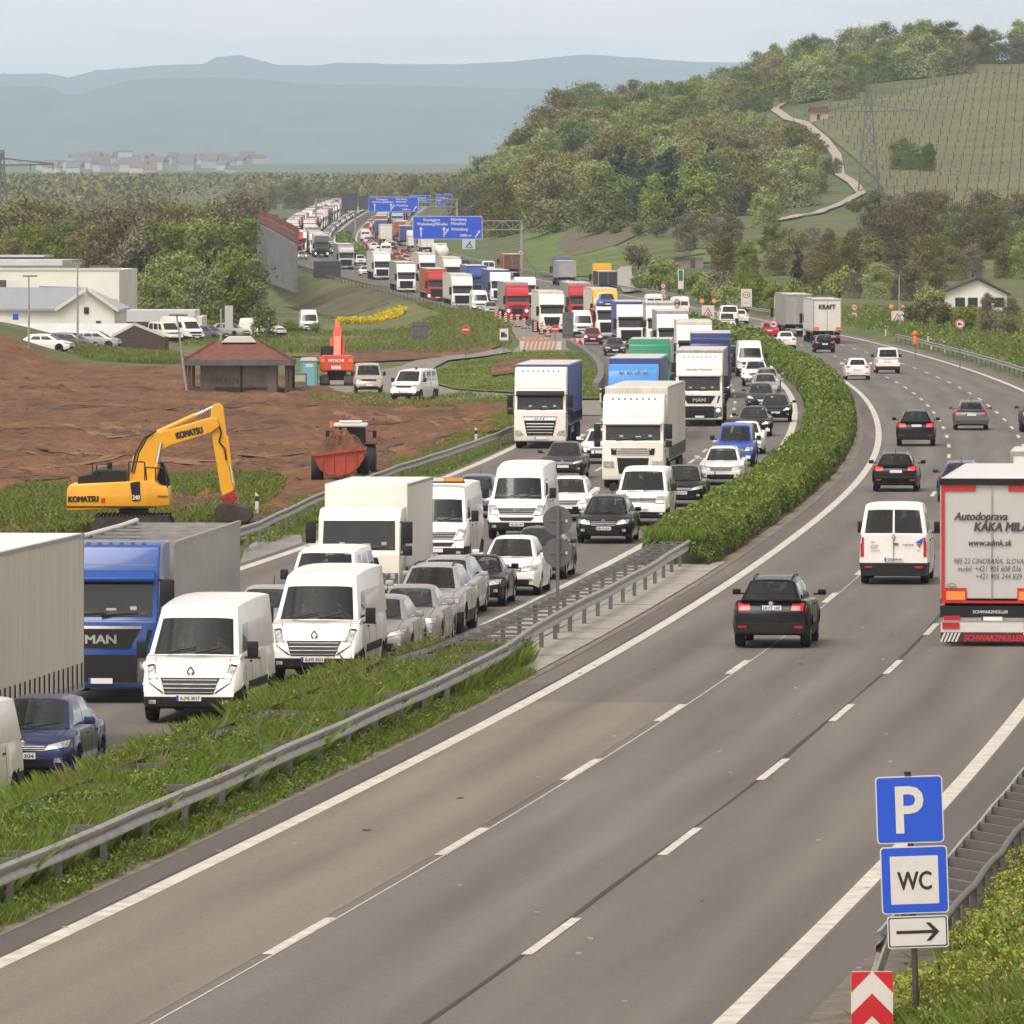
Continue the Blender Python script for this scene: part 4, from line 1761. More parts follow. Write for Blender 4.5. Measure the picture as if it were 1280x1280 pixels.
def make_car(key, lod=0, front='', rear='', lights=False, brake=False, ptxt=None, paintmat=None):
    s = CAR[key]
    pr = Proto()
    L, W, H = s['L'], s['W'], s['H']
    body, st = car_body(s)
    cab, wins, topf = cabin(s)
    tree = bvh(body, cab)
    pm = paintmat or MATS['paint_white']
    clad = M_PLASTIC
    pr.put('body', body, [pm, M_UNDER, clad], smooth=38, pt=True, weld=True)
    pr.put('roof', cab, [s.get('roofmat') or pm], smooth=32, pt='roofmat' not in s, weld=True)
    for n, mb in wins:
        pr.put(n, mb, M_CLEAR if lod < 2 else M_GLASS, smooth=40, weld=True)
    if lod < 2:
        xc, zc_, xf, Hf, xe, He, xr, zr_ = s['cab']
        hw = s.get('gw', (.80, .78, .6, .58))[0] * W / 2 - .03
        van = s.get('rear_win', 1) is None
        im = MB()
        x1_ = xr - .06
        im.quad((-xc - .02, -hw, zc_ + .035), (-xc - .02, hw, zc_ + .035), (-x1_, hw * .96, zr_ + .035), (-x1_, -hw * .96, zr_ + .035), 1)
        im.box(-xc - .55, -xc - .12, -hw * .9, hw * .9, zc_ + .03, zc_ + .085, 1)
        sx_ = xf + .30
        hz2 = min(Hf, 1.0 + zc_) - .10
        rows_ = [(sx_, (-.37, .37))]
        if not van:
            rows_.append((min(sx_ + .95, xe - .25), (-.42, 0, .42)))
        if s['L'] > 4.85 and not van and Hf > 1.7:
            rows_.append((sx_ + 1.9, (-.45, .05, .5)))
        for k_, (xx, ys_) in enumerate(rows_):
            for yy in ys_:
                im.box(-xx - .14, -xx, yy - .23, yy + .23, zc_ - .1, zc_ + (hz2 - zc_) * .62, 0)
                im.box(-xx - .10, -xx - .02, yy - .13, yy + .13, zc_ + (hz2 - zc_) * .66, zc_ + (hz2 - zc_) * .98, 0)
        if van:
            wt_ = s['gw'][2] * W / 2 - .03
            ua = s['side_win'][0][1] + .01
            bx0, bx1 = xc + (xr - xc) * ua, xf + (xe - xf) * ua
            im.quad((-bx0, -hw, zc_), (-bx0, hw, zc_), (-bx1, wt_, Hf + .03), (-bx1, -wt_, Hf + .03), 0)
        n_ = 18
        cw = Vector((-xf - .0 + (.12 if Hf > 1.8 else -.02), .37, zc_ + .12))
        ring = [cw + Vector((.06 * math.sin(2 * math.pi * q / n_), .19 * math.cos(2 * math.pi * q / n_), .17 * math.sin(2 * math.pi * q / n_))) for q in range(n_ + 1)]
        im.tube(ring, .018, 5, 0)
        if s.get('mirror_in', True):
            im.box(-xf - .02, -xf + .02, -.12, .12, Hf - .16, Hf - .09, 0)
        pr.put('interior', im, [M_SEAT, M_TRIM], smooth=None)
        pr.seat = (sx_, zc_, hz2)
    for xw in s['wx']:
        for sg in (1, -1):
            put_wheel(pr, -xw, sg * (W / 2 - s.get('tw', .21) / 2 - .015), s['R'], s.get('tw', .21), lod, s.get('spokes', 5))
    zg = s['front_z']                   # height of the grille line
    # lamps
    hl = s['lamp']
    for c4 in (hl, mirrored(hl)):
        cy_, cz_ = sum(p[0] for p in c4) / 4, sum(p[1] for p in c4) / 4
        big = [(cy_ + (p[0] - cy_) * 1.10, cz_ + (p[1] - cz_) * 1.2) for p in c4]
        mb = proj(MB(), tree, 'x', 1, c4, 6, 4, .018)
        proj(mb, tree, 'x', 1, big, 6, 4, .008, 1)
        i = pr.put('headlight', mb, [M_LAMP, M_PLASTIC], smooth=40)
        if lights:
            cy, cz = sum(p[0] for p in c4) / 4, sum(p[1] for p in c4) / 4
            h = tree.ray_cast(Vector((5, cy, cz)), Vector((-1, 0, 0)))
            if h[0]:
                pr.put('lit_bulb', MB().cyl(h[0], h[0] + Vector((.035, 0, 0)), .075 if lod < 2 else .11, 10), M_LAMPON, parent=i)
    g = s['grille']
    gm = proj(MB(), tree, 'x', 1, g, 8, 4, .012)
    y0, y1, z0, z1 = min(p[0] for p in g), max(p[0] for p in g), min(p[1] for p in g), max(p[1] for p in g)
    if lod == 0:
        nb = s.get('bars', 3)
        for k in range(nb):
            zz = z0 + (z1 - z0) * (k + .5) / nb
            f = .94 - .1 * abs((zz - z0) / (z1 - z0) - .6)
            proj(gm, tree, 'x', 1, [(y0 * f, zz - .006), (y1 * f, zz - .006), (y1 * f, zz + .006), (y0 * f, zz + .006)], 8, 1, .02, 1)
    pr.put('grille', gm, [M_PLASTIC, M_GALV], smooth=40)
    lo = s.get('intake')
    if lo:
        pr.put('air_intake', proj(MB(), tree, 'x', 1, lo, 8, 3, .010), M_PLASTIC, smooth=40)
    if lod < 2:
        for c4 in ([(.52 * W / 2 * 1.28, .40), (.52 * W / 2 * 1.55, .40), (.52 * W / 2 * 1.55, .48), (.52 * W / 2 * 1.28, .48)],):
            for c in (c4, mirrored(c4)):
                pr.put('fog_lamp', proj(MB(), tree, 'x', 1, c, 3, 2, .016), M_LAMP, smooth=40)
        bk = MB()
        h = tree.ray_cast(Vector((5, 0, s.get('badge_z', zg))), Vector((-1, 0, 0)))
        if front and h[0]:
            badge(bk, front, h[0] + Vector((.03, 0, 0)), s.get('badge_r', .06))
            pr.put('emblem', bk, M_CHROME)
    h = tree.ray_cast(Vector((5, 0, s['plate_z'])), Vector((-1, 0, 0)))
    if h[0]:
        plate(pr, (h[0].x + .02, 0, s['plate_z']), 1, ptxt)
    # rear
    tl = s['tail']
    for c4 in (tl, mirrored(tl)):
        pr.put('tail_light', proj(MB(), tree, 'x', -1, c4, 4, 6, .016), M_REDON if brake else M_RED, smooth=40)
    h = tree.ray_cast(Vector((-L - 5, 0, s['rplate_z'])), Vector((1, 0, 0)))
    if h[0]:
        plate(pr, (h[0].x - .02, 0, s['rplate_z']), -1, ptxt)
    if rear and lod < 2:
        h = tree.ray_cast(Vector((-L - 5, 0, s['rbadge_z'])), Vector((1, 0, 0)))
        if h[0]:
            bk = MB()
            badge(bk, rear, h[0] + Vector((-.02, 0, 0)), .055, -1)
            pr.put('emblem', bk, M_CHROME)
    if lod < 2:
        refl = [(W / 2 * .62, s['zc'] + .23), (W / 2 * .84, s['zc'] + .23), (W / 2 * .84, s['zc'] + .29), (W / 2 * .62, s['zc'] + .29)]
        for c in (refl, mirrored(refl)):
            pr.put('reflector', proj(MB(), tree, 'x', -1, c, 3, 1, .022), M_RED, smooth=40)
        # mirrors
        xc = s['cab'][0]
        mx_, mz = -(xc + s.get('mir_x', .42)), s.get('mir_z', s['cab'][1] + .08)
        mw, mh = s.get('mir', (.2, .14))
        for sg in (1, -1):
            y = sg * (W / 2 + .02)
            mb = MB().box(mx_ - .07, mx_ + .07, min(y, y + sg * mw), max(y, y + sg * mw), mz, mz + mh)
            mb.box(mx_ - .03, mx_ + .03, min(y - sg * .12, y), max(y - sg * .12, y), mz + .0, mz + .05)
            pr.put('wing_mirror', mb, [pm if s.get('mirpaint', True) else M_PLASTIC], bevel=.03, smooth=40, pt=s.get('mirpaint', True))
        # door joints and handles on each flank
        for sg in (1, -1):
            for (xa) in s.get('joints', []):
                zt = float(np.interp(xa, [p[0] for p in s['top']], [p[1] for p in s['top']])) - .05
                j = proj(MB(), tree, 'y', sg, [(-xa - .007, s['zc'] + .16), (-xa + .007, s['zc'] + .16), (-xa + .007, zt), (-xa - .007, zt)], 1, 8, .004)
                pr.put('door_joint', j, M_PLASTIC, smooth=None)
            for xa in s.get('handles', []):
                z = s.get('handle_z', s['cab'][1] - .12)
                pr.put('door_handle', proj(MB(), tree, 'y', sg, [(-xa - .1, z), (-xa + .1, z), (-xa + .1, z + .035), (-xa - .1, z + .035)], 3, 1, .03), [M_PLASTIC if s.get('mirpaint', True) is False else pm], smooth=40, pt=s.get('mirpaint', True))
            tm = s.get('trim')
            if tm:
                pr.put('side_moulding', proj(MB(), tree, 'y', sg, tm, 12, 1, .025), M_PLASTIC, smooth=40)
        if s.get('rails'):
            xf, xe = s['cab'][2], s['cab'][4]
            for t in (.07, .93):
                mb = MB()
                pts = [topf(u, t) + Vector((0, 0, .035 if .1 < u < .9 else -.01)) for u in (.06, .14, .3, .5, .7, .86, .94)]
                mb.tube(pts, .018, 6)
                pr.put('roof_rail', mb, M_CHROME if s.get('rails') == 2 else M_PLASTIC, smooth=60)
        if s.get('antenna') is not None:
            p = topf(s['antenna'], .5)
            pr.put('antenna', MB().cyl(p, p + Vector((-.12, 0, .24)), .014, 6, r2=.006), M_PLASTIC)
        if lod == 0:                  # bonnet shut lines
            xw_, zw_ = s['cab'][0], s['cab'][1]
            for sg in (1, -1):
                y_ = sg * W / 2 * .76
                j = proj(MB(), tree, 'z', 1, [(-.10, y_ - sg * .05 - .006), (-.10, y_ - sg * .05 + .006), (-xw_ + .02, y_ + .006), (-xw_ + .02, y_ - .006)], 1, 8, .004)
                pr.put('bonnet_joint', j, M_PLASTIC, smooth=None)
            zj = s['top'][1][1] - .02
            pr.put('bonnet_joint', proj(MB(), tree, 'x', 1, [(-W * .36, zj), (W * .36, zj), (W * .36, zj + .012), (-W * .36, zj + .012)], 10, 1, .004), M_PLASTIC, smooth=None)
        # wipers
        if lod == 0 and s.get('windscreen', True):
            xc_, zc2 = s['cab'][0], s['cab'][1]
            wm = MB()
            dx, dz = -(s['cab'][2] - xc_), s['cab'][3] - zc2
            for ya, yb in ((-.55, .05), (.05, .6)):
                h1 = tree.ray_cast(Vector((5, ya * W / 2, zc2 + .05)), Vector((-1, 0, 0)))
                a = Vector((-xc_ + .13 - .02, ya * W / 2, zc2 + .05))
                b = Vector((-xc_ + .13 + dx * .13 - .0, yb * W / 2, zc2 + .05 + dz * .10))
                wm.bar(a + Vector((.03, 0, .0)), b + Vector((.05, 0, .03)), .02, .025)
            pr.put('wiper', wm, M_PLASTIC)
    if s.get('extra'):
        s['extra'](pr, tree, topf, pm, lod)
    pr.L = L
    return pr


def spec(key, **k):
    d = dict(k)
    d.setdefault('zc', .2)
    CAR[key] = d
    return d


# lower-body line, cab = (cowl x, cowl z, roof front x, z, roof rear x, z, rear base x, z)
spec('hatch', L=4.35, W=1.80, H=1.47, R=.32, wx=(.86, 3.48), top=[(0, .60), (.03, .70), (.12, .76), (.5, .86), (1.05, .95), (2.5, .96), (3.6, 1.0), (4.2, .98), (4.33, .86), (4.35, .8)],
     cab=(1.02, .94, 1.92, 1.41, 3.55, 1.39, 4.16, .98), front_z=.68, badge_z=.73, lamp=[(.42, .62), (.82, .68), (.84, .80), (.48, .72)], grille=[(-.42, .60), (.42, .60), (.46, .71), (-.46, .71)],
     intake=[(-.5, .32), (.5, .32), (.56, .45), (-.56, .45)], plate_z=.52, tail=[(.52, .80), (.82, .80), (.84, .98), (.55, .98)], rplate_z=.72, rbadge_z=.9, joints=[1.35, 2.4, 3.3], handles=[2.15, 3.1], mir=(.2, .14), antenna=.9)
spec('sedan', L=4.6, W=1.80, H=1.44, R=.325, wx=(.82, 3.58), top=[(0, .56), (.03, .66), (.12, .73), (.5, .83), (1.2, .94), (2.6, .96), (3.7, 1.0), (4.4, 1.02), (4.56, .98), (4.6, .84)],
     cab=(1.18, .93, 2.05, 1.38, 3.2, 1.37, 3.95, 1.0), front_z=.66, badge_z=.72, lamp=[(.42, .60), (.80, .64), (.82, .76), (.46, .72)], grille=[(-.33, .56), (.33, .56), (.36, .72), (-.36, .72)],
     intake=[(-.55, .30), (.55, .30), (.6, .43), (-.6, .43)], plate_z=.47, tail=[(.48, .76), (.82, .76), (.82, .92), (.5, .92)], rplate_z=.78, rbadge_z=.93, joints=[1.4, 2.45, 3.4], handles=[2.2, 3.2], rear_win=(.1, .9, .08, .92), side_win=[(.14, .45), (.49, .80)], antenna=.95)
spec('wagon', L=4.75, W=1.83, H=1.50, R=.33, wx=(.86, 3.6), top=[(0, .58), (.03, .68), (.12, .75), (.5, .85), (1.15, .95), (2.6, .98), (3.8, 1.02), (4.6, 1.02), (4.72, .9), (4.75, .8)],
     cab=(1.12, .94, 2.0, 1.43, 4.1, 1.41, 4.6, 1.02), front_z=.68, badge_z=.73, lamp=[(.43, .62), (.82, .66), (.84, .79), (.47, .75)], grille=[(-.40, .58), (.40, .58), (.44, .74), (-.44, .74)],
     intake=[(-.5, .30), (.5, .30), (.56, .44), (-.56, .44)], plate_z=.50, tail=[(.50, .84), (.84, .84), (.86, 1.0), (.5, .98)], rplate_z=.80, rbadge_z=.95, joints=[1.35, 2.45, 3.45], handles=[2.2, 3.2], rails=2, side_win=[(.11, .36), (.39, .63), (.66, .93)], rear_win=(.08, .92, .12, .88), antenna=.92)
spec('suv', bump_z=.56, L=4.65, W=1.88, H=1.70, R=.37, tw=.24, zc=.26, wx=(.88, 3.66), top=[(0, .72), (.03, .84), (.12, .93), (.5, 1.02), (1.1, 1.10), (2.6, 1.12), (3.8, 1.16), (4.5, 1.16), (4.62, 1.02), (4.65, .9)],
     cab=(1.05, 1.09, 1.85, 1.62, 4.0, 1.60, 4.5, 1.16), front_z=.82, badge_z=.88, lamp=[(.46, .78), (.84, .80), (.86, .93), (.5, .90)], grille=[(-.42, .72), (.42, .72), (.45, .90), (-.45, .90)],
     intake=[(-.55, .40), (.55, .40), (.6, .54), (-.6, .54)], plate_z=.62, tail=[(.50, .92), (.86, .92), (.88, 1.10), (.52, 1.08)], rplate_z=.98, rbadge_z=1.09, joints=[1.3, 2.4, 3.35], handles=[2.15, 3.1], rails=1, cladding=True, side_win=[(.11, .38), (.41, .66), (.69, .93)], rear_win=(.06, .94, .08, .9), rbumper=[(-.86, .34), (.86, .34), (.88, .60), (-.88, .60)], badge_r=.07)
spec('roadster', L=4.1, W=1.79, H=1.30, R=.32, wx=(.82, 3.25), top=[(0, .52), (.03, .62), (.12, .70), (.5, .80), (1.45, .90), (2.6, .92), (3.3, .95), (3.95, .94), (4.06, .86), (4.1, .76)],
     cab=(1.42, .89, 2.05, 1.25, 2.75, 1.22, 3.3, .94), front_z=.62, badge_z=.64, lamp=[(.42, .58), (.78, .62), (.80, .74), (.48, .72)], grille=[(-.34, .52), (.34, .52), (.38, .68), (-.38, .68)],
     intake=[(-.6, .28), (.6, .28), (.64, .40), (-.64, .40)], plate_z=.45, tail=[(.5, .74), (.8, .74), (.8, .88), (.5, .88)], rplate_z=.6, rbadge_z=.85, joints=[1.6, 2.75], handles=[2.55], side_win=[(.2, .8)])
spec('mpv', L=4.35, W=1.80, H=1.56, R=.33, wx=(.84, 3.5), top=[(0, .64), (.03, .76), (.12, .83), (.5, .94), (1.0, 1.03), (2.6, 1.05), (3.6, 1.08), (4.2, 1.06), (4.33, .92), (4.35, .82)],
     cab=(.95, 1.02, 1.85, 1.51, 3.7, 1.48, 4.2, 1.06), front_z=.74, badge_z=.83, lamp=[(.42, .68), (.80, .72), (.82, .85), (.46, .80)], grille=[(-.38, .66), (.38, .66), (.40, .79), (-.40, .79)],
     intake=[(-.6, .32), (.6, .32), (.65, .46), (-.65, .46)], plate_z=.54, tail=[(.48, .88), (.84, .88), (.84, 1.02), (.5, 1.0)], rplate_z=.78, rbadge_z=.98, joints=[1.2, 2.3, 3.25], handles=[2.05, 3.0], side_win=[(.12, .40), (.43, .68), (.71, .93)], rear_win=(.08, .92, .1, .88), antenna=.93)
spec('caddy', bump_z=0.62, L=4.4, W=1.79, H=1.83, R=.33, wx=(.88, 3.56), top=[(0, .66), (.03, .78), (.12, .86), (.5, .97), (1.0, 1.07), (2.6, 1.10), (4.3, 1.10), (4.38, 1.0), (4.4, .8)], tail_taper=.03, rake_r=.03,
     cab=(.95, 1.06, 1.72, 1.74, 4.22, 1.78, 4.36, 1.10), gw=(.84, .88, .70, .76), front_z=.76, badge_z=.83, lamp=[(.44, .70), (.82, .72), (.84, .88), (.50, .86)], grille=[(-.42, .70), (.42, .70), (.46, .84), (-.46, .84)],
     bumper=[(-.84, .34), (.84, .34), (.86, .62), (-.86, .62)], plate_z=.52, tail=[(.74, .80), (.87, .80), (.87, 1.12), (.74, 1.12)], rplate_z=.88, rbadge_z=1.04, joints=[1.2, 2.2, 3.2], handles=[1.95, 3.0], side_win=[(.10, .33), (.36, .62), (.66, .92)], rear_win=(.08, .92, .12, .86), rbumper=[(-.84, .34), (.84, .34), (.86, .60), (-.86, .60)], mirpaint=False, mir=(.2, .2))
VAN_TOP = [(0, .78), (.02, .92), (.08, 1.02), (.30, 1.16), (.62, 1.30), (.95, 1.36)]
spec('master', bump_z=.78, ws_v=(.02, .74), L=5.55, W=2.07, H=2.50, R=.345, tw=.23, zc=.24, wx=(.96, 4.60), nose_taper=.10, top=[(0, .80), (.02, .94), (.08, 1.04), (.30, 1.19), (.62, 1.33), (.9, 1.38), (3.0, 1.40), (5.5, 1.40), (5.55, 1.38)], tail_taper=.02, rake_r=.0, rake_f=.16, tail_up=.0, shoulder=.95,
     cab=(.72, 1.36, 1.55, 2.33, 5.48, 2.42, 5.52, 1.40), gw=(.91, .965, .76, .86), bow=(.16, .02), roof_arc=.05, crown=.04, front_z=.82, badge_z=1.05, badge_r=.085, lamp=[(.56, .66), (.84, .84), (.93, 1.14), (.80, 1.16)],
     grille=[(-.50, .60), (.50, .60), (.62, .93), (-.62, .93)], bars=4, bumper=[(-1.02, .28), (1.02, .28), (1.03, .80), (-1.03, .80)], plate_z=.52, tail=[(.88, .9), (1.0, .9), (1.0, 1.3), (.88, 1.3)], rplate_z=.8, rbadge_z=1.2,
     joints=[1.05, 2.05, 3.3], handles=[1.9, 3.1], handle_z=1.18, side_win=[(.085, .235)], side_v=(.04, .62), rear_win=None, mirpaint=False, mir=(.22, .36), mir_x=.45, mir_z=1.28, trim=[(-1.5, .62), (-4.15, .62), (-4.15, .80), (-1.5, .80)], spokes=9)
spec('crafter', bump_z=.62, ws_v=(.0, .66), L=5.9, W=1.99, H=2.5, R=.345, tw=.23, zc=.24, wx=(1.0, 4.66), nose_taper=.10, top=[(0, .86), (.02, 1.00), (.08, 1.12), (.32, 1.22), (.66, 1.31), (.9, 1.34), (1.3, 1.42), (3.0, 1.44), (5.85, 1.44), (5.9, 1.42)], tail_taper=.02, rake_r=.0, rake_f=.14, tail_up=.0, shoulder=.95,
     cab=(.78, 1.32, 1.62, 2.32, 5.82, 2.44, 5.87, 1.44), gw=(.90, .965, .76, .85), bow=(.15, .02), crown=.04, front_z=.92, badge_z=.95, badge_r=.09, lamp=[(.60, .82), (.88, .84), (.93, 1.10), (.70, 1.10)],
     grille=[(-.56, .83), (.56, .83), (.64, 1.05), (-.64, 1.05)], bars=3, bumper=[(-.97, .28), (.97, .28), (.98, .60), (-.98, .60)], intake=[(-.5, .62), (.5, .62), (.6, .74), (-.6, .74)], plate_z=.50, tail=[(.86, .80), (.99, .80), (.99, 1.36), (.86, 1.36)], rplate_z=.72, rbadge_z=1.36,
     joints=[1.1, 2.05, 3.3], handles=[1.9, 3.1], handle_z=1.2, side_win=[(.085, .225)], side_v=(.05, .62), rear_win=(.08, .92, .10, .52), split=True, mirpaint=False, mir=(.22, .34), mir_x=.45, mir_z=1.34, rbumper=[(-.96, .34), (.96, .34), (.98, .62), (-.98, .62)], spokes=9)
spec('crew_van', **{**CAR['crafter'], 'L': 5.2, 'H': 2.35, 'wx': (1.0, 4.2), 'top': [(0, .86), (.02, 1.00), (.08, 1.12), (.32, 1.26), (.66, 1.38), (.9, 1.42), (3.0, 1.44), (5.15, 1.44), (5.2, 1.42)], 'cab': (.78, 1.40, 1.55, 2.20, 5.02, 2.28, 5.16, 1.44), 'gw': (.90, .965, .76, .82),
                  'side_win': [(.09, .25), (.31, .55), (.62, .9)], 'side_v': (.05, .70), 'ws_v': (.03, .8), 'rear_win': (.06, .94, .04, .80)})
spec('t5', bump_z=0.74, L=4.9, W=1.90, H=1.97, R=.335, tw=.22, zc=.22, wx=(.90, 3.90), nose_taper=.10, top=[(0, .70), (.02, .84), (.08, .96), (.4, 1.08), (.85, 1.17), (1.1, 1.20), (3.0, 1.22), (4.85, 1.22), (4.9, 1.18)], tail_taper=.02, rake_r=.02, rake_f=.12, tail_up=.0, shoulder=.95,
     cab=(.88, 1.17, 1.62, 1.86, 4.74, 1.92, 4.84, 1.22), gw=(.90, .955, .76, .82), bow=(.14, .02), front_z=.86, badge_z=.90, badge_r=.08, lamp=[(.52, .80), (.84, .80), (.88, 1.00), (.56, 1.00)],
     grille=[(-.48, .82), (.48, .82), (.52, .97), (-.52, .97)], bumper=[(-.92, .26), (.92, .26), (.93, .74), (-.93, .74)], plate_z=.56, tail=[(.82, .8), (.94, .8), (.94, 1.25), (.82, 1.25)], rplate_z=.86, rbadge_z=1.12,
     joints=[1.15, 2.1, 3.2], handles=[1.95, 3.0], handle_z=1.05, side_win=[(.10, .28), (.34, .60), (.66, .93)], side_v=(.06, .84), rear_win=(.08, .92, .12, .86), mirpaint=False, mir=(.2, .26), mir_x=.4, mir_z=1.18)
spec('panel_t5', **{**CAR['t5'], 'side_win': [(.10, .28)], 'rear_win': None})

# ------------------------------------------------------------------ lorries
TRUCKC = {}


def make_truck(style='xf', cabpaint=None, trailer='curtain', tpaint=None, lod=0, tl=13.6, roofz=3.75, boxz=4.0, lights=False, ptxt=None, name=None, boxtop=True, visor=True, cabw=2.46, deflector=True, backpaint=None):
    """front bumper at x = 0, +x is the way the lorry faces"""
    pr = Proto()
    W = cabw
    cl = 2.25 if style != 'tgl' else 1.75
    hz_ = {'xf': 1.78, 'xf105': 1.86, 'man': 1.82, 'tgl': 1.42, 'gen': 1.72}[style]      # bottom of the windscreen
    wz = {'xf': 2.58, 'xf105': 2.62, 'man': 2.72, 'tgl': 2.30, 'gen': 2.55}[style]       # top of the windscreen
    rz_ = roofz
    cp = cabpaint
    prof = [(-.02, .34), (.0, .62), (.0, 1.0), (-.02, hz_ - .05), (-.10, hz_ + .02), (-.26, wz), (-.30, wz + .12), (-.55, rz_ - .35 if deflector else rz_ - .08), (-.95 if deflector else -.6, rz_ - .06), (-1.3, rz_), (-cl, rz_), (-cl, .95), (-1.95 if style != 'tgl' else -1.7, .95), (-1.86, .52), (-1.0, .40), (-.5, .34)]
    if style == 'tgl':
        prof = [(-.02, .40), (.0, .6), (.0, 1.0), (-.02, hz_ - .04), (-.09, hz_ + .02), (-.24, wz), (-.34, wz + .10), (-.6, rz_ - .02), (-1.0, rz_), (-cl, rz_), (-cl, .9), (-1.6, .9), (-1.5, .5), (-.6, .42)]
    body = MB().prism(prof, -W / 2, W / 2, 0)
    me = body.mesh('cab', [cp], None, .11 if lod < 2 else .06, True, 3 if lod < 2 else 1)
    me.polygons.foreach_set('use_smooth', [True] * len(me.polygons))
    me.set_sharp_from_angle(angle=math.radians(28))
    cabmb = MB()
    cabmb.v = [tuple(v.co) for v in me.vertices]
    cabmb.f = [tuple(p.vertices) for p in me.polygons]
    tree = bvh(cabmb)
    pr.put('cab', me, None, pt=True)
    h = W / 2

    def fr(name, c4, m, off=.015, n=8, k=4, parent=None, mb=None, mi=0, put=True):
        b = proj(mb or MB(), tree, 'x', 1, c4, n, k, off, mi)
        if put:
            return pr.put(name, b, m, parent, smooth=40)
        return b

    def q(y, z0, z1, y2=None):
        y2 = y if y2 is None else y2
        return [(-y, z0), (y, z0), (y2, z1), (-y2, z1)]
    wsm = fr('windscreen', q(h - .13, hz_ + .06, wz - .02, h - .15), M_GLASS, .012, 10, 5)
    if lod < 2:
        dm = fr(None, [(-.9, hz_ + .10), (.95, hz_ + .10), (.95, hz_ + .17), (-.9, hz_ + .17)], None, .016, 8, 1, put=False)
        for (ya, za_, w_, h_) in ((-.55, .20, .16, .07), (.1, .19, .22, .05), (.62, .20, .14, .08)):
            fr(None, [(ya, hz_ + za_), (ya + w_, hz_ + za_), (ya + w_, hz_ + za_ + h_), (ya, hz_ + za_ + h_)], None, .016, 2, 1, mb=dm, mi=1, put=False)
        pr.put('dashboard_clutter', dm, [M_TRIM, mat('pale_paper', (.35, .36, .34), .6)], wsm, smooth=None)
    for sg in (1, -1):
        c4 = [(-.38, hz_ + .02), (-1.30, hz_ + .02), (-1.30, wz - .08), (-.52, wz - .08)]
        pr.put('side_window', proj(MB(), tree, 'y', sg, c4, 5, 4, .012), M_GLASS, smooth=40)
        if lod < 2:
            for xa in (-.30, -1.42):
                pr.put('door_joint', proj(MB(), tree, 'y', sg, [(xa - .008, .95), (xa + .008, .95), (xa + .008 - .1, wz), (xa - .008 - .1, wz)], 1, 6, .004), M_PLASTIC, smooth=None)
            pr.put('door_handle', proj(MB(), tree, 'y', sg, [(-1.38, 1.45), (-1.18, 1.45), (-1.18, 1.50), (-1.38, 1.50)], 2, 1, .03), M_PLASTIC)
    # front
    if style == 'man':
        fr('grille', q(.62, 1.20, 1.62, .86), M_PLASTIC, .02)
        fr('trim_strip', q(.88, 1.62, 1.68, .9), M_CHROME, .03)
        fr('bumper', q(h - .02, .34, 1.0, h - .02), M_PLASTIC if False else M_GREYPOST, .025, 12, 4)
        fr('air_intake', q(.78, .48, 1.06, .80), M_PLASTIC, .04)
        for sg in (1, -1):
            c = [(sg * .80, 1.06), (sg * (h - .02), .96), (sg * (h - .02), 1.02), (sg * .80, 1.14)]
            fr('air_duct', [(sg * .93, 1.22), (sg * 1.0, 1.22), (sg * 1.12, 1.60), (sg * 1.02, 1.60)], M_PLASTIC, .015, 2, 4)
        lampq = [(.86, .74), (h - .06, .74), (h - .06, .95), (.84, .92)]
        lz = 1.42
        if lod < 2:
            mb = MB()
            hh = tree.ray_cast(Vector((3, 0, lz)), Vector((-1, 0, 0)))[0]
            mb.text('MAN', hh + Vector((.035, 0, -.02)), (0, 1, 0), (0, 0, 1), .19, 0, bold=.03, fit=.66)
            pr.put('lettering', mb, M_CHROME, smooth=None)
    elif style == 'xf':
        fr('grille', q(.62, .62, 1.52, .80), M_PLASTIC, .02, 8, 6)
        for z in (.74, .88, 1.02, 1.16):
            fr('grille_bar', q(.60 + (z - .7) * .12, z, z + .035), M_CHROME if lod < 2 else M_GREYPOST, .05, 8, 1) if lod < 2 else None
        if lod < 2:
            fr('name_panel', q(.74, 1.34, 1.48, .77), M_CHROME, .03)
            mb = MB()
            hh = tree.ray_cast(Vector((3, 0, 1.41)), Vector((-1, 0, 0)))[0]
            mb.text('DAF', hh + Vector((.04, 0, 0)), (0, 1, 0), (0, 0, 1), .09, 0, bold=.03, fit=.5)
            pr.put('lettering', mb, M_INK, smooth=None)
        lampq = [(.80, .66), (h - .05, .62), (h - .04, .88), (.90, .84)]
    elif style == 'xf105':
        fr('grille', q(.86, 1.34, 1.60, .88), M_PLASTIC, .02, 8, 4)
        for z in (1.36, 1.44, 1.52):
            fr('grille_bar', q(.66, z, z + .03), [cp], .05, 8, 1)
        fr('lower_grille', q(.56, .60, 1.22, .64), M_PLASTIC, .02, 8, 6)
        mb = MB()
        hh = tree.ray_cast(Vector((3, 0, 1.57)), Vector((-1, 0, 0)))[0]
        mb.text('DAF', hh + Vector((.045, -.62, .0)), (0, 1, 0), (0, 0, 1), .07, 0, bold=.03, fit=.3)
        mb.text('XF', hh + Vector((.045, .66, .0)), (0, 1, 0), (0, 0, 1), .07, 0, bold=.03, fit=.2)
        pr.put('lettering', mb, M_CHROME, smooth=None)
        lampq = [(.74, .84), (h - .06, .84), (h - .05, 1.10), (.78, 1.10)]
    elif style == 'tgl':
        fr('grille', q(.60, 1.02, 1.28, .52), M_PLASTIC, .02)
        fr('bumper', q(h - .04, .40, .86, h - .04), M_GREYPOST, .03, 10, 3)
        lampq = [(.62, .70), (h - .12, .70), (h - .12, .86), (.62, .86)]
    else:
        fr('grille', q(.84, .60, 1.55, .90), M_PLASTIC, .02, 8, 6)
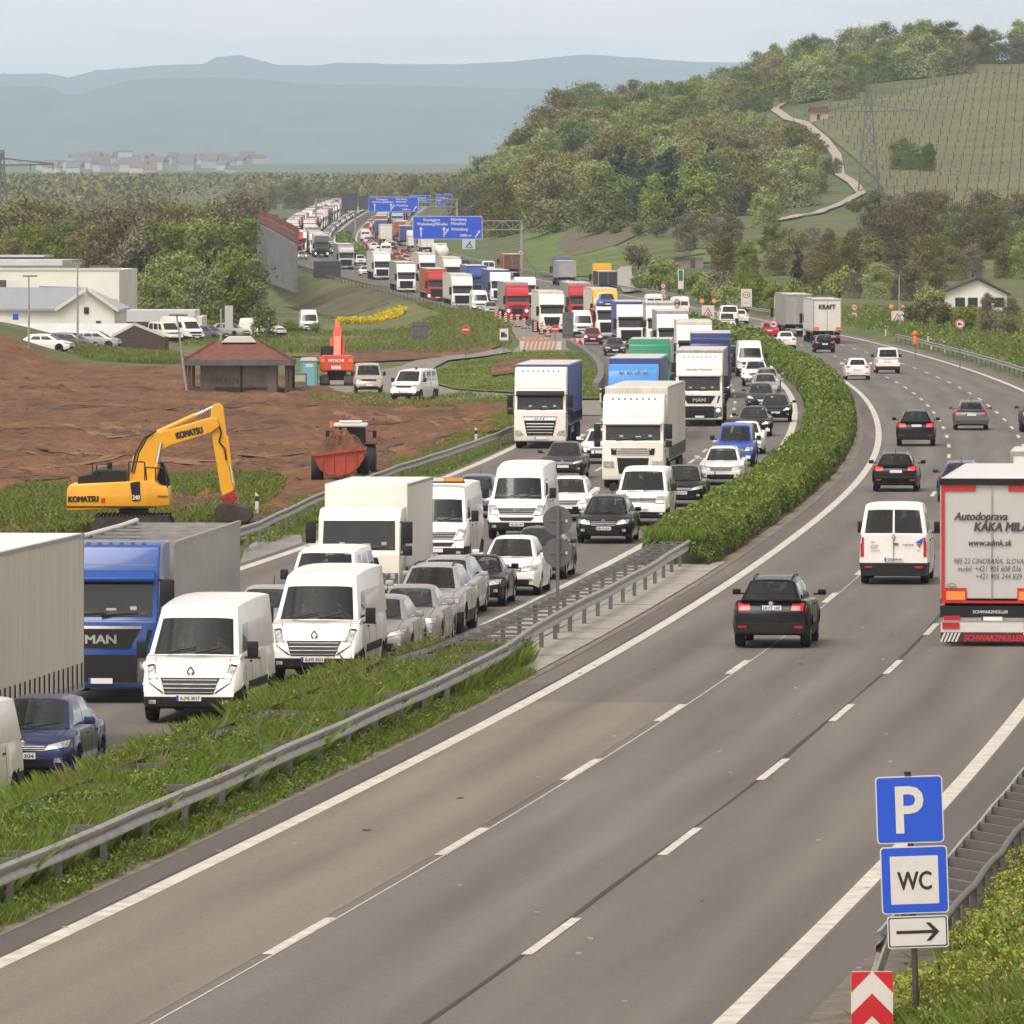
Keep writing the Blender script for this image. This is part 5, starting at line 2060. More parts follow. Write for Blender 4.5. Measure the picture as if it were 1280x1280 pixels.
        for z in (.78, .98, 1.18, 1.38):
            if lod < 2:
                fr('grille_bar', q(.84, z, z + .05), [cp], .05, 8, 1)
        lampq = [(.90, .60), (h - .05, .60), (h - .04, .82), (.90, .80)]
    for c4 in (lampq, mirrored(lampq)):
        i = fr('headlight', c4, M_LAMP, .03, 5, 3)
        if lights:
            cy, cz = sum(p[0] for p in c4) / 4, sum(p[1] for p in c4) / 4
            hh = tree.ray_cast(Vector((3, cy, cz)), Vector((-1, 0, 0)))[0]
            pr.put('lit_bulb', MB().cyl(hh, hh + Vector((.05, 0, 0)), .09 if lod < 2 else .15, 10), M_LAMPON, parent=i)
    if lod < 2:
        fr('step_bumper', q(h - .10, .30, .42), M_PLASTIC, .03, 10, 1)
    hh = tree.ray_cast(Vector((3, 0, .50)), Vector((-1, 0, 0)))[0]
    plate(pr, (hh.x + .06, 0, .50), 1, ptxt)
    if style in ('xf', 'xf105', 'man') and lod < 2:
        dm = MB()
        for i in range(8):
            yy = -.84 + i * .24
            h2 = tree.ray_cast(Vector((yy * 0 - .75, yy, 6)), Vector((0, 0, -1)))[0]
            if h2:
                dm.box(h2.x - .03, h2.x + .03, yy - .04, yy + .04, h2.z - .01, h2.z + .05)
        pr.put('marker_lamps', dm, M_GREYPOST)
        for z_ in (wz + .26, hz_ - .06):
            fr('panel_joint', [(-h + .12, z_), (h - .12, z_), (h - .12, z_ + .014), (-h + .12, z_ + .014)], M_GREYPOST, .004, 10, 1)
    if visor and style != 'tgl':
        mb = MB().prism([(-.20, wz - .06), (-.02, wz - .10), (.02, wz - .02), (-.28, wz + .16)], -h + .08, h - .08)
        pr.put('sun_visor', mb, M_PLASTIC if style in ('xf', 'gen') else [cp], bevel=.02, pt=False)
    if lod < 2:
        pr.put('wiper', MB().bar((-.06, -.7, hz_ + .08), (-.10, .1, hz_ + .14), .03, .03).bar((-.06, .0, hz_ + .08), (-.10, .8, hz_ + .14), .03, .03), M_PLASTIC)
        for sg in (1, -1):
            mb = MB()
            y = sg * (h + .20)
            zt = wz - .02
            mb.box(-.24, -.10, y - .14, y + .14, zt - .62, zt - .02)
            mb.box(-.22, -.10, y - .13, y + .13, zt - .95, zt - .68)
            pr.put('wing_mirror', mb, M_PLASTIC, bevel=.035, smooth=40)
            ar = MB()
            for zz in (zt - .04, zt - .92):
                ar.bar((-.30, sg * (h - .08), zz), (-.17, y, zz), .04, .04)
            pr.put('mirror_arm', ar, M_PLASTIC)
    else:
        for sg in (1, -1):
            y = sg * (h + .18)
            pr.put('wing_mirror', MB().box(-.24, -.1, y - .13, y + .13, wz - .95, wz - .02), M_PLASTIC)
    # chassis and wheels
    WR, WW = .50, .32
    xf = -1.38 if style != 'tgl' else -1.05
    if style == 'tgl':
        WR, WW = .42, .26
    for sg in (1, -1):
        put_wheel(pr, xf, sg * (h - .18), WR, WW, lod, 10)
    ch = MB()
    tot = cl + .6 + tl
    if trailer in ('box_rigid',):
        x0, x1 = -cl - .12, -cl - .12 - tl
        ch.box(x1 + .2, -.6, -.42, .42, .6, .86)
        axles = [x1 + 1.6]
    else:
        ch.box(-6.0, -1.2, -.45, .45, .62, .95)
        x0, x1 = -cl - .38, -cl - .38 - tl
        axles = [-5.0, x1 + 1.6, x1 + 2.9, x1 + 4.2]
        ch.box(x1 + .3, -4.6, -.5, .5, .95, 1.12)
        ch.box(-8.0, -5.9, -1.1, 1.1, .5, .95) if lod < 2 else None
    pr.put('chassis', ch, M_UNDER)
    for xa in axles:
        for sg in (1, -1):
            put_wheel(pr, xa, sg * (1.245 - .19), WR, WW + .04, lod, 10)
    if trailer != 'box_rigid' and lod < 2:
        for sg in (1, -1):
            y = sg * 1.1
            pr.put('fuel_tank', MB().box(-4.1, -2.4, min(y, y - sg * .5), max(y, y - sg * .5), .45, .98), M_GALV, bevel=.08)
            pr.put('side_guard', MB().box(x1 + 5.0, -6.2, y - .02, y + .02, .55, .85), M_PLASTIC if lod else M_GALV)
    zb = 1.15 if trailer != 'box_rigid' else .95
    tw = 1.275 if trailer != 'box_rigid' else 1.15
    tp = tpaint
    if trailer in ('curtain', 'box', 'box_rigid'):
        b = MB().box(x1, x0, -tw, tw, zb, boxz)
        me = b.mesh('cargo_box', [tp, backpaint or tp], None, .03, True, 2)
        for p in me.polygons:
            if p.normal.x < -.9 and backpaint:
                p.material_index = 1
        pr.put('cargo_box', me, None)
        if boxtop:
            pr.put('roof_sheet', MB().box(x1 + .02, x0 - .02, -tw + .03, tw - .03, boxz, boxz + .02), paint('white', (.78, .77, .74)))
        fm = MB()
        for sg in (1, -1):
            fm.box(x1, x0, sg * (tw + .004) - .012, sg * (tw + .004) + .012, zb - .12, zb + .03)
            fm.box(x1, x0, sg * (tw + .004) - .014, sg * (tw + .004) + .014, boxz - .06, boxz + .01)
        pr.put('side_rail', fm, M_GALV)
        if trailer == 'curtain' and lod < 2:
            sm = MB()
            n = 24
            for sg in (1, -1):
                for i in range(n):
                    xx = x1 + .35 + (x0 - x1 - .7) * i / (n - 1)
                    sm.box(xx - .025, xx + .025, sg * (tw + .02) - .01, sg * (tw + .02) + .01, zb - .08, zb + .42)
            pr.put('tension_straps', sm, M_PLASTIC)
        rearm = MB()
        rearm.box(x1 - .03, x1, -tw, -tw + .09, zb, boxz).box(x1 - .03, x1, tw - .09, tw, zb, boxz).box(x1 - .03, x1, -tw + .09, tw - .09, boxz - .12, boxz)
        rearm.box(x1 - .025, x1, -.02, .02, zb, boxz - .12)
        pr.put('door_frame', rearm, M_GALV)
        if trailer != 'box_rigid':
            # marker lamps along the front edge of the box
            pass
    if trailer == 'open':
        b = MB().box(x1, x0, -tw, -tw + .05, zb, boxz).box(x1, x0, tw - .05, tw, zb, boxz).box(x1, x1 + .06, -tw + .05, tw - .05, zb, boxz).box(x0 - .06, x0, -tw + .05, tw - .05, zb, boxz).box(x1 + .06, x0 - .06, -tw + .05, tw - .05, zb, zb + .08)
        pr.put('cargo_body', b, tp)
        bw = MB()
        for i in range(7):
            xx = x1 + .5 + (x0 - x1 - 1) * i / 6
            bw.bar((xx, -tw, boxz + .01), (xx, tw, boxz + .01), .05, .05)
        bw.bar((x1, -tw + .02, boxz + .03), (x0, -tw + .02, boxz + .03), .09, .08).bar((x1, tw - .02, boxz + .03), (x0, tw - .02, boxz + .03), .09, .08)
        pr.put('roof_bows', bw, M_GALV)
        rl = MB().tube([(x1, -tw + .10, boxz + .07), (x1 + 3, -tw + .12, boxz + .05), (x0, -tw + .10, boxz + .07)], .06, 8)
        pr.put('rolled_tarpaulin', rl, paint('tarp', (.6, .57, .5)), smooth=60)
    if trailer == 'tank':
        b = MB().lathe([(.001, x1 + .1), (.7, x1 + .12), (.9, x1 + .3), (1.0, x1 + .6), (1.0, x0 - .6), (.9, x0 - .25), (.001, x0 - .1)], 24, 0, 'x', (0, 0, 2.2))
        pr.put('tank', b, tp, smooth=50)
        pr.put('walkway', MB().box(x1 + .6, x0 - .6, -.3, .3, 3.18, 3.28).box(x1 - .02, x1 + .5, -1.2, 1.2, .8, 1.35, 1), [M_GALV, backpaint or tp])
    if trailer == 'carrier':
        b = MB().box(x1, x0, -1.2, 1.2, .82, .95)
        for xx in np.linspace(x1 + .1, x0 - .1, 6):
            for sg in (1, -1):
                b.box(xx - .06, xx + .06, sg * 1.2 - .06, sg * 1.2 + .06, .95, 2.62)
        b.box(x1, x0 + 1.6, -1.2, -.55, 2.55, 2.65).box(x1, x0 + 1.6, .55, 1.2, 2.55, 2.65)
        pr.put('carrier_frame', b, tp)
    # tail lamps and bumper
    tb = MB().box(x1 - .06, x1 + .1, -1.2, 1.2, .55, .78)
    i = pr.put('rear_bumper', tb, M_GALV)
    for sg in (1, -1):
        y = sg * .98
        pr.put('tail_light', MB().box(x1 - .10, x1 - .06, y - .2, y + .2, .58, .74), M_RED)
    plate(pr, (x1 - .08, .0, .66), -1, None)
    pr.x0, pr.x1, pr.zb, pr.tw, pr.boxz, pr.tree = x0, x1, zb, tw, boxz, tree
    pr.L = -x1
    pr.wz, pr.hz, pr.rz = wz, hz_, rz_
    return pr
# ------------------------------------------------------------------ traffic
WHT = paint('white', (.78, .77, .74))
CREAM = paint('cream_white', (.76, .73, .64))
SILV = paint('silver', (.40, .40, .40), .3, .4)
DSILV = paint('warm_silver', (.33, .32, .30), .3, .4)
GREYP = paint('grey', (.10, .105, .11), .3, .3)
DGREY = paint('dark_grey', (.032, .033, .036), .28, .2, coat=.25)
BLACK = paint('black', (.006, .006, .007), .25, coat=.16)
NAVY = paint('navy', (.012, .025, .105), .25, .2)
BLUE = paint('blue', (.014, .065, .27), .28)
CADBLUE = paint('van_blue', (.03, .08, .40), .3)
STEELBL = paint('steel_blue', (.10, .14, .24), .3, .2)
LBLUE = paint('light_blue', (.05, .25, .66), .3)
REDP = paint('red', (.42, .012, .018), .3)
DRED = paint('dark_red', (.20, .008, .014), .3)
ORED = paint('orange_red', (.50, .09, .03), .35)
YELP = paint('yellow', (.72, .40, .015), .35)
GREEN = paint('green', (.015, .20, .10), .3)
DGREEN = paint('dark_green', (.025, .05, .045), .3)
BEIGE = paint('beige', (.42, .38, .31), .3, .2)
TARP_W = mat('tarpaulin_offwhite', (.58, .55, .48), .6, var=.16, scale=1.2, stretch=(3, 3, .4), detail=6)
TARP_D = mat('tarpaulin_dirty', (.62, .585, .50), .65, var=.10, scale=1.4, stretch=(2.4, 2.4, .25), detail=8, bump=.25, bscale=3)
TARP_B = mat('tarpaulin_blue', (.05, .075, .25), .55, var=.18, scale=1.5, stretch=(2, 2, .4))
TARP_G = mat('tarpaulin_grey', (.30, .29, .27), .6, var=.2, scale=1.2, stretch=(2.5, 2.5, .4))
TARP_K = mat('tarpaulin_black', (.035, .033, .033), .7, var=.3, scale=2)
TARP_O = mat('tarpaulin_orange', (.36, .10, .04), .6, var=.2, scale=1.2)
BOXW = mat('box_body_white', (.74, .72, .66), .45, var=.06, scale=.8)
BOXG = mat('box_body_grey', (.34, .335, .33), .45, var=.14, scale=.8, stretch=(.6, 1, 1))
SCRAP = mat('rusty_scrap', (.16, .075, .04), .9, var=.6, scale=3)

_PC = {}


def lod_of(p):
    s = F / p.y
    return 0 if s > 26 else (1 if s > 14.5 else 2)


def heading(p, back):
    s = slope(p.y)
    d = Vector((s, 1, 0)).normalized()
    if back:
        d = -d
    return d, math.atan2(d.y, d.x)


def grade(Y):
    return math.atan((zr(Y + 5) - zr(Y - 5)) / 10)


def proto_car(key, lod, **k):
    kk = ('c', key, lod) + tuple(sorted((a, str(b)) for a, b in k.items()))
    if kk not in _PC:
        _PC[kk] = make_car(key, lod, **k)
    return _PC[kk]


def proto_truck(lod, **k):
    kk = ('t', lod) + tuple(sorted((a, getattr(b, 'name', str(b))) for a, b in k.items()))
    if kk not in _PC:
        _PC[kk] = make_truck(lod=lod, **k)
    return _PC[kk]


def put_vehicle(pr, name, label, cat, p, back, paintm, group, yaw=0.):
    d, rz = heading(p, back)
    g = grade(p.y)
    if not back:                       # the pixel marks the tail: the nose is one length further on
        p = p + d * pr.L
        p.z = zr(p.y)
        g = -g
    return pr.place(name, label, cat, p + Vector((0, 0, .012)), rz + yaw, group, paintm, g)


GQ = 'vehicles queuing on the oncoming carriageway'
GR = 'vehicles driving away on the free carriageway'


def car(key, x, y, col, label, back=True, name=None, cat='car', yaw=0., group=None, **k):
    p = P(x, y)
    pr = proto_car(key, lod_of(p), **k)
    nm = name or {'master': 'delivery_van', 'crafter': 'delivery_van', 'crew_van': 'passenger_van', 't5': 'passenger_van', 'panel_t5': 'delivery_van', 'caddy': 'small_van', 'suv': 'off_road_car', 'wagon': 'estate_car', 'hatch': 'hatchback_car', 'sedan': 'saloon_car', 'roadster': 'roadster_car', 'mpv': 'family_car'}[key]
    return put_vehicle(pr, nm, label, cat, p, back, col, group or (GQ if back else GR), yaw)


def lorry(x, y, col, label, back=True, name='articulated_lorry', cat='lorry', yaw=0., group=None, **k):
    p = P(x, y)
    pr = proto_truck(lod_of(p), cabpaint=col, **k)
    return put_vehicle(pr, name, label, cat, p, back, col, group or (GQ if back else GR), yaw), pr


# ---- oncoming, lane next to the median, from the front of the picture back
p = Vector((-10.1, 136.0, 0))
put_vehicle(proto_car('panel_t5', 0, front='vw'), 'delivery_van', 'dirty white van cut off by the picture edge ahead of the blue hatchback', 'van', p, True, CREAM, GQ)
car('hatch', 27, 981, NAVY, 'dark blue hatchback beside the long dirty white lorry trailer', front='disc', ptxt='LB 1304')
V1 = car('master', 236, 905, WHT, 'tall white van with plate A-MS 3017, close to the blue lorry cab', front='diamond', lights=True, ptxt='A-MS 3017', cat='van')
V2 = car('master', 391, 854, WHT, 'tall white van with plate A-MS 3031 behind the first tall white van', front='diamond', ptxt='A-MS 3031', cat='van', brake=True)
car('hatch', 462, 829, DSILV, 'grey hatchback half hidden behind the second tall white van')
car('sedan', 502, 812, DSILV, 'silver saloon with round lit headlight rings behind the grey hatchback', lights=True, front='disc')
car('suv', 531, 794, SILV, 'silver off-road car just ahead of the black roadster', front='disc')
car('wagon', 549, 772, SILV, 'grey estate car squeezed between the silver off-road car and the black roadster')
car('roadster', 589, 759, BLACK, 'black low roadster in front of the white family car', front='star')
car('mpv', 634, 745, WHT, 'white family car beside the round sign backs', front='disc')
car('sedan', 668, 725, DGREY, 'dark grey saloon seen behind the two round sign backs')
car('wagon', 754, 680, BLACK, 'black estate car with chrome grille alone before the hedge end', front='vw', ptxt='BB M 6241', lights=True)
car('t5', 801, 658, WHT, 'white van with black bumper next to the dark hatchback', front='vw', ptxt='KI-ZC 627', cat='van')
car('hatch', 850, 634, BLACK, 'black hatchback behind the white van with black bumper', ptxt='PB-ZG 76')
car('wagon', 901, 607, WHT, 'white estate car with star emblem before the blue van', front='star', badge=None) if False else car('wagon', 901, 607, WHT, 'white estate car with star emblem just ahead of the blue van', front='star')
car('caddy', 918, 584, CADBLUE, 'bright blue small van behind the white estate car', cat='van')
car('sedan', 931, 568, WHT, 'white saloon hidden behind the bright blue small van')
car('sedan', 942, 546, BLACK, 'black saloon with headlights on following the hidden white saloon', lights=True, front='star')
car('hatch', 969, 528, BLACK, 'black hatchback hugging the inner edge line at the bend', lights=True)
car('hatch', 951, 512, DGREY, 'dark hatchback overlapped by the black one at the bend', lights=True)
car('sedan', 957, 497, SILV, 'silver saloon ahead of the white off-road car at the bend')
car('sedan', 959, 489, DSILV, 'pale grey saloon squeezed right before the white off-road car', lights=True)
car('suv', 945, 483, WHT, 'white off-road car in front of the white high van at the bend', lights=True, front='disc')
car('crafter', 938, 471, WHT, 'white high van at the bend behind the white off-road car', front='star', cat='van')
car('suv', 913, 461, GREYP, 'dark grey car peeking out between the blue lorry and the high van')
# ---- oncoming, middle and outer lanes
t, pr = lorry(0, 0, CREAM, 'x') if False else (None, None)
p = Vector((-11.55, 143.6, 0))
put_vehicle(proto_truck(0, style='gen', cabpaint=WHT, trailer='curtain', tpaint=TARP_D, boxz=4.12), 'articulated_lorry', 'lorry with a long dirty white curtain trailer cut off by the picture edge', 'lorry', p, True, WHT, GQ, .01)
p = Vector((-8.85, 172.2, 0))
put_vehicle(proto_truck(0, style='man', cabpaint=BLUE, trailer='open', tpaint=BOXG, boxz=3.32, roofz=3.45, tl=13.4, deflector=False, lights=True), 'articulated_lorry', 'blue lorry with open-topped grey trailer behind the dirty white trailer', 'lorry', p, True, BLUE, GQ, .035)
car('sedan', 321, 813, SILV, 'silver saloon glimpsed between the two tall white vans')
car('t5', 399, 785, WHT, 'white minibus behind the second tall white van', cat='van')
lorry(448, 756, CREAM, 'white box lorry with plain cab beside the high van with beacon bar', style='tgl', trailer='box_rigid', tpaint=BOXW, tl=6.6, boxz=3.22, roofz=2.62, cabw=2.26, deflector=False, name='box_lorry')
t = V4 = car('crafter', 543, 709, WHT, 'white high van with an orange beacon bar on its roof', front='star', cat='van', lights=True)
b = MB().box(-.75, .75, -.14, .14, 0, .04, 0).box(-.72, .1, -.12, .12, .04, .17, 1).box(.1, .72, -.12, .12, .04, .17, 2)
o = b.obj('beacon_bar', [M_PLASTIC, M_WHITE, M_AMBER], t, bevel=.01)
o.location = (-1.9, 0, 2.50)
o.rotation_euler = (0, 0, math.pi / 2)
V3 = car('crafter', 645, 675, WHT, 'white high van with round emblem right behind the round sign backs', front='vw', cat='van', ptxt='HD-DK 497')
car('hatch', 591, 648, STEELBL, 'steel blue hatchback behind the van with beacon bar', lights=True)
car('wagon', 706, 652, WHT, 'white estate car between the high van and the black estate car', lights=True)
car('hatch', 703, 599, DGREY, 'dark grey hatchback in front of the white lorry with blue trailer', front='vw')
car('hatch', 750, 580, WHT, 'white hatchback half hidden by the big white lorry')
lorry(791, 611, CREAM, 'big white lorry with curtain trailer behind the white van with black bumper', style='xf105', trailer='curtain', tpaint=TARP_W, boxz=4.0)
lorry(675, 561, CREAM, 'white lorry with blue curtain trailer on the merging lane', style='xf', trailer='curtain', tpaint=TARP_B, boxz=3.95, roofz=3.85)
t, pr = lorry(874, 533, CREAM, 'white lorry with lettering on its roof deflector beside the black hatchbacks', style='man', trailer='curtain', tpaint=TARP_G, boxz=4.0, roofz=3.85, lights=True)
mb = MB()
hh = pr.tree.ray_cast(Vector((3, 0, 3.02)), Vector((-1, 0, 0)))[0]
mb.text('Große Wehrne', hh + Vector((.03, 0, 0)), (0, 1, 0), Vector((-.4, 0, 1)).normalized(), .16, 0, shear=.2, fit=1.35)
mb.obj('roof_lettering', M_GREYPOST, t)
t, pr = lorry(791, 550, LBLUE, 'light blue lorry with four roof lamps behind the big white lorry', style='gen', trailer='curtain', tpaint=TARP_B, boxz=4.0, roofz=3.72)
for k in range(4):
    yy = -.6 + .4 * k
    hh = pr.tree.ray_cast(Vector((3, yy, 3.35)), Vector((-1, 0, 0)))[0]
    MB().lathe([(.001, .09), (.10, .08), (.12, 0), (.12, -.08)], 14, 0, 'x', tuple(hh)).obj('roof_lamp', M_LAMP, t)
lorry(812, 506, GREEN, 'green lorry behind the light blue lorry', style='gen', trailer='curtain', tpaint=TARP_W, boxz=3.8, roofz=3.9)
lorry(888, 498, NAVY, 'dark blue lorry with white-topped trailer behind the lettered white lorry', style='gen', trailer='curtain', tpaint=TARP_B, boxz=4.0, roofz=3.7, lights=True)
lorry(868, 474, WHT, 'white lorry directly behind the dark blue lorry', style='gen', trailer='curtain', tpaint=TARP_W)
lorry(841, 453, WHT, 'white lorry queuing second behind the dark blue lorry', style='gen', trailer='curtain', tpaint=TARP_G)
lorry(789, 435, WHT, 'white lorry with a blue panel behind the green lorry', style='gen', trailer='box', tpaint=TARP_B)
lorry(826, 437, CREAM, 'cream lorry in the middle lane beside the one with a blue panel', style='gen', trailer='curtain', tpaint=TARP_G)
t, pr = lorry(762, 424, WHT, 'small car transporter lorry loaded with cars', style='gen', trailer='carrier', tpaint=REDP, deflector=False, roofz=3.0, name='car_transporter')
car('sedan', 769, 445, DGREY, 'dark grey saloon in the open gap of the outer lane')
car('hatch', 741, 431, DRED, 'dark red hatchback in front of the white van near the barriers', lights=True)
car('crafter', 729, 422, WHT, 'white high van behind the dark red hatchback', cat='van')
lorry(757, 411, YELP, 'yellow lorry with grey curtain trailer in the work-zone queue', style='gen', trailer='curtain', tpaint=TARP_W, roofz=3.9)
lorry(690, 416, CREAM, 'white lorry beside the row of striped beacons', style='xf', trailer='curtain', tpaint=TARP_W, lights=False)
lorry(726, 401, REDP, 'red lorry hidden between the white and the yellow lorry', style='gen', trailer='curtain', tpaint=TARP_G)
lorry(647, 400, REDP, 'red lorry with headlights on at the start of the beacon row', style='xf105', trailer='curtain', tpaint=TARP_G, lights=True)
lorry(657, 385, WHT, 'white tanker lorry behind the red one', style='gen', trailer='tank', tpaint=WHT, roofz=3.6)
lorry(626, 379, WHT, 'white lorry with grey-blue trailer behind the silver car', style='gen', trailer='curtain', tpaint=TARP_B)
car('sedan', 615, 394, SILV, 'silver saloon between the white van and the red lorry with headlights')
car('crafter', 601, 391, WHT, 'white high van beside the white lorry before the beacon row', cat='van')
lorry(578, 386, CREAM, 'white lorry nearest to the top of the embankment', style='gen', trailer='curtain', tpaint=TARP_W)
lorry(598, 372, BLUE, 'blue lorry between two white lorries far along the queue', style='gen', trailer='box', tpaint=BLUE)
lorry(547, 377, REDP, 'red lorry with orange curtain trailer', style='gen', trailer='curtain', tpaint=TARP_O, lights=True)
lorry(508, 366, WHT, 'white lorry ahead of the orange curtain trailer', style='gen', trailer='curtain', tpaint=TARP_G)
lorry(478, 350, WHT, 'white lorry with a blue bumper above the scrub bank', style='gen', trailer='box', tpaint=BOXW)
car('hatch', 457, 345, WHT, 'white hatchback next to the lorry with a blue bumper')
car('suv', 451, 332, WHT, 'white off-road car beside the median hedge far back')
lorry(433, 337, SILV, 'silver lorry behind the big grey sign back', style='gen', trailer='curtain', tpaint=TARP_G)
lorry(402, 322, DGREEN, 'dark green lorry with headlights on near the noise barrier', style='gen', trailer='curtain', tpaint=TARP_W, lights=True)
car('hatch', 378, 325, SILV, 'pale blue hatchback right beside the noise barrier', lights=True)
lorry(375, 316, WHT, 'white lorry closest to the rusty top of the noise barrier', style='gen', trailer='curtain', tpaint=TARP_W)
lorry(535, 352, WHT, 'white lorry in the middle lane behind the red one with orange trailer', style='gen', trailer='curtain', tpaint=TARP_W)
lorry(566, 358, CREAM, 'cream lorry in the middle lane before the blue one', style='gen', trailer='curtain', tpaint=TARP_W)

# ---- people behind the windscreens
def person_mesh(drive):
    J = [((0, 0, .08), .15), ((-.05, 0, .36), .165), ((-.05, 0, .50), .13), ((-.03, 0, .585), .058), ((-.01, 0, .66), .075), ((.0, 0, .74), .095), ((-.01, 0, .83), .07), ((.105, 0, .715), .018)]
    E = [(0, 1), (1, 2), (2, 3), (3, 4), (4, 5), (5, 6), (5, 7)]
    for sg in (1, -1):
        b = len(J)
        el, ha = ((.14, sg * .27, .28), (.40, sg * .16, .34)) if drive else ((.02, sg * .27, .24), (.24, sg * .12, .16))
        J += [((-.05, sg * .19, .49), .07), (el, .048), (ha, .036), ((ha[0] + .09, ha[1], ha[2] + .02), .03), ((.42, sg * .13, .12), .075), ((.52, sg * .13, -.30), .05), ((.66, sg * .13, -.33), .04)]
        E += [(2, b), (b, b + 1), (b + 1, b + 2), (b + 2, b + 3), (0, b + 4), (b + 4, b + 5), (b + 5, b + 6)]
        for q in range(4):           # fingers closing round what the hand holds
            k = len(J)
            J.append(((ha[0] + .15, ha[1] + (q - 1.5) * .02, ha[2] - .01), .009))
            J.append(((ha[0] + .15, ha[1] + (q - 1.5) * .02, ha[2] - .05), .008))
            E += [(b + 3, k), (k, k + 1)]
    me = bpy.data.meshes.new('person')
    me.from_pydata([j[0] for j in J], E, [])
    o = bpy.data.objects.new('person', me)
    COL.objects.link(o)
    o.modifiers.new('skin', 'SKIN')
    for v_, j in zip(me.skin_vertices[0].data, J):
        v_.radius = (j[1], j[1])
    me.skin_vertices[0].data[0].use_root = True
    o.modifiers.new('sub', 'SUBSURF').levels = 1
    dg = bpy.context.evaluated_depsgraph_get()
    m2 = bpy.data.meshes.new_from_object(o.evaluated_get(dg))
    bpy.data.objects.remove(o)
    m2.materials.clear()
    m2.materials.append(mat('jacket', (.03, .035, .05), .9))
    m2.materials.append(mat('skin', (.42, .24, .17), .6))
    for p_ in m2.polygons:
        p_.use_smooth = True
        p_.material_index = 1 if p_.center.z > .575 or p_.center.x > .36 and abs(p_.center.y) < .24 and p_.center.z > .2 else 0
    return m2


PM = (person_mesh(True), person_mesh(False))
HAIR = MB().lathe([(.098, -.035), (.108, .02), (.098, .075), (.06, .115), (.001, .125)], 14, 0, 'z', (-.022, 0, .765)).mesh('hair', mat('dark_hair', (.02, .014, .01), .8), 60)
FACE = MB().box(.088, .096, -.05, -.025, .745, .76).box(.088, .096, .025, .05, .745, .76).box(.086, .094, -.028, .028, .672, .682).mesh('facial_features', mat('dark_hair'))


def seat_person(t, key, y, k, shirt, label):
    s = CAR[key]
    xc, zc2, xf = s['cab'][:3]
    off = Vector((-(xf + .30) + .16, y, zc2 - .42))
    rz = t.rotation_euler[2]
    o = link('person', PM[k], None, t.location + Matrix.Rotation(rz, 3, 'Z') @ off, rz)
    o.material_slots[0].link = 'OBJECT'
    o.material_slots[0].material = shirt
    link('hair', HAIR, o)
    link('facial_features', FACE, o)
    tag(o, label, 'person')


SH = [mat('shirt_dark', (.03, .03, .035), .9), mat('shirt_blue', (.05, .20, .42), .9), mat('shirt_grey', (.22, .22, .22), .9)]
seat_person(V1, 'master', .40, 0, SH[2], 'driver in grey holding the wheel of the first tall white van')
seat_person(V1, 'master', -.42, 1, SH[0], 'passenger in dark clothes in the first tall white van')
seat_person(V2, 'master', .40, 0, SH[1], 'driver in a blue shirt at the wheel of the second tall white van')
seat_person(V2, 'master', -.42, 1, SH[0], 'passenger in dark clothes in the second tall white van')
seat_person(V3, 'crafter', .40, 0, SH[0], 'driver in dark clothes in the high van by the round sign backs')
seat_person(V3, 'crafter', -.42, 1, SH[2], 'passenger in grey in the high van by the round sign backs')
seat_person(V4, 'crafter', .40, 0, SH[2], 'driver in grey in the van with the orange beacon bar')

# ---- far queue: three lanes up to the rise
ORDN = ['first', 'second', 'third', 'fourth', 'fifth', 'sixth', 'seventh', 'eighth', 'ninth', 'tenth', 'eleventh', 'twelfth', 'thirteenth', 'fourteenth', 'fifteenth', 'sixteenth', 'seventeenth', 'eighteenth', 'nineteenth', 'twentieth']


def far_lane(off, y0, y1, seq, lane):
    Y, i = y0, 0
    cnt = {}
    tens = ['twenty', 'thirty', 'forty']
    while Y < y1:
        kind, col, tp, word = seq[i % len(seq)]
        i += 1
        p = at(Y, off)
        cnt[word] = cnt.get(word, 0) + 1
        lab = '%s %s in the far %s, counted from the noise barrier' % (ORDN[cnt[word] - 1] if cnt[word] <= 20 else tens[cnt[word] // 10 - 2] + '-' + ORDN[cnt[word] % 10 - 1], word, lane)
        if kind == 't':
            put_vehicle(proto_truck(2, style='gen', cabpaint=col, trailer='curtain', tpaint=tp), 'articulated_lorry', lab, 'lorry', p, True, col, 'far queue of lorries and cars')
            Y += 16.8 + RNG.uniform(5, 18)
        else:
            put_vehicle(proto_car(kind, 2, lights=True), 'estate_car' if kind == 'wagon' else ('delivery_van' if kind == 'crafter' else 'hatchback_car'), lab, 'van' if kind == 'crafter' else 'car', p, True, col, 'far queue of lorries and cars')
            Y += 4.5 + RNG.uniform(6, 16)


WT = ('t', WHT, TARP_W, 'white lorry')
far_lane(-13.3, 1445, 2350, [('t', REDP, TARP_O, 'red lorry'), WT, ('hatch', SILV, None, 'silver car'), ('t', BLUE, TARP_B, 'blue lorry'), ('crafter', WHT, None, 'white van'), ('t', ORED, TARP_O, 'orange lorry'), WT, ('t', GREYP, TARP_G, 'grey lorry'), ('wagon', BLACK, None, 'black car'), ('crafter', WHT, None, 'white van'), WT], 'outer lane')
far_lane(-9.7, 1440, 2360, [WT, ('t', ORED, TARP_O, 'orange lorry'), ('hatch', SILV, None, 'silver car'), ('wagon', DGREY, None, 'dark car'), ('t', DGREEN, TARP_G, 'green lorry'), WT, ('hatch', WHT, None, 'white car'), ('t', WHT, TARP_O, 'white lorry with orange trailer'), ('crafter', WHT, None, 'white van'), WT], 'middle lane')
far_lane(-6.2, 1420, 2360, [('wagon', WHT, None, 'white car'), ('hatch', DGREY, None, 'dark car'), ('hatch', SILV, None, 'silver car'), ('wagon', BLACK, None, 'black car'), ('hatch', WHT, None, 'white car'), ('hatch', SILV, None, 'silver car')], 'inner lane')

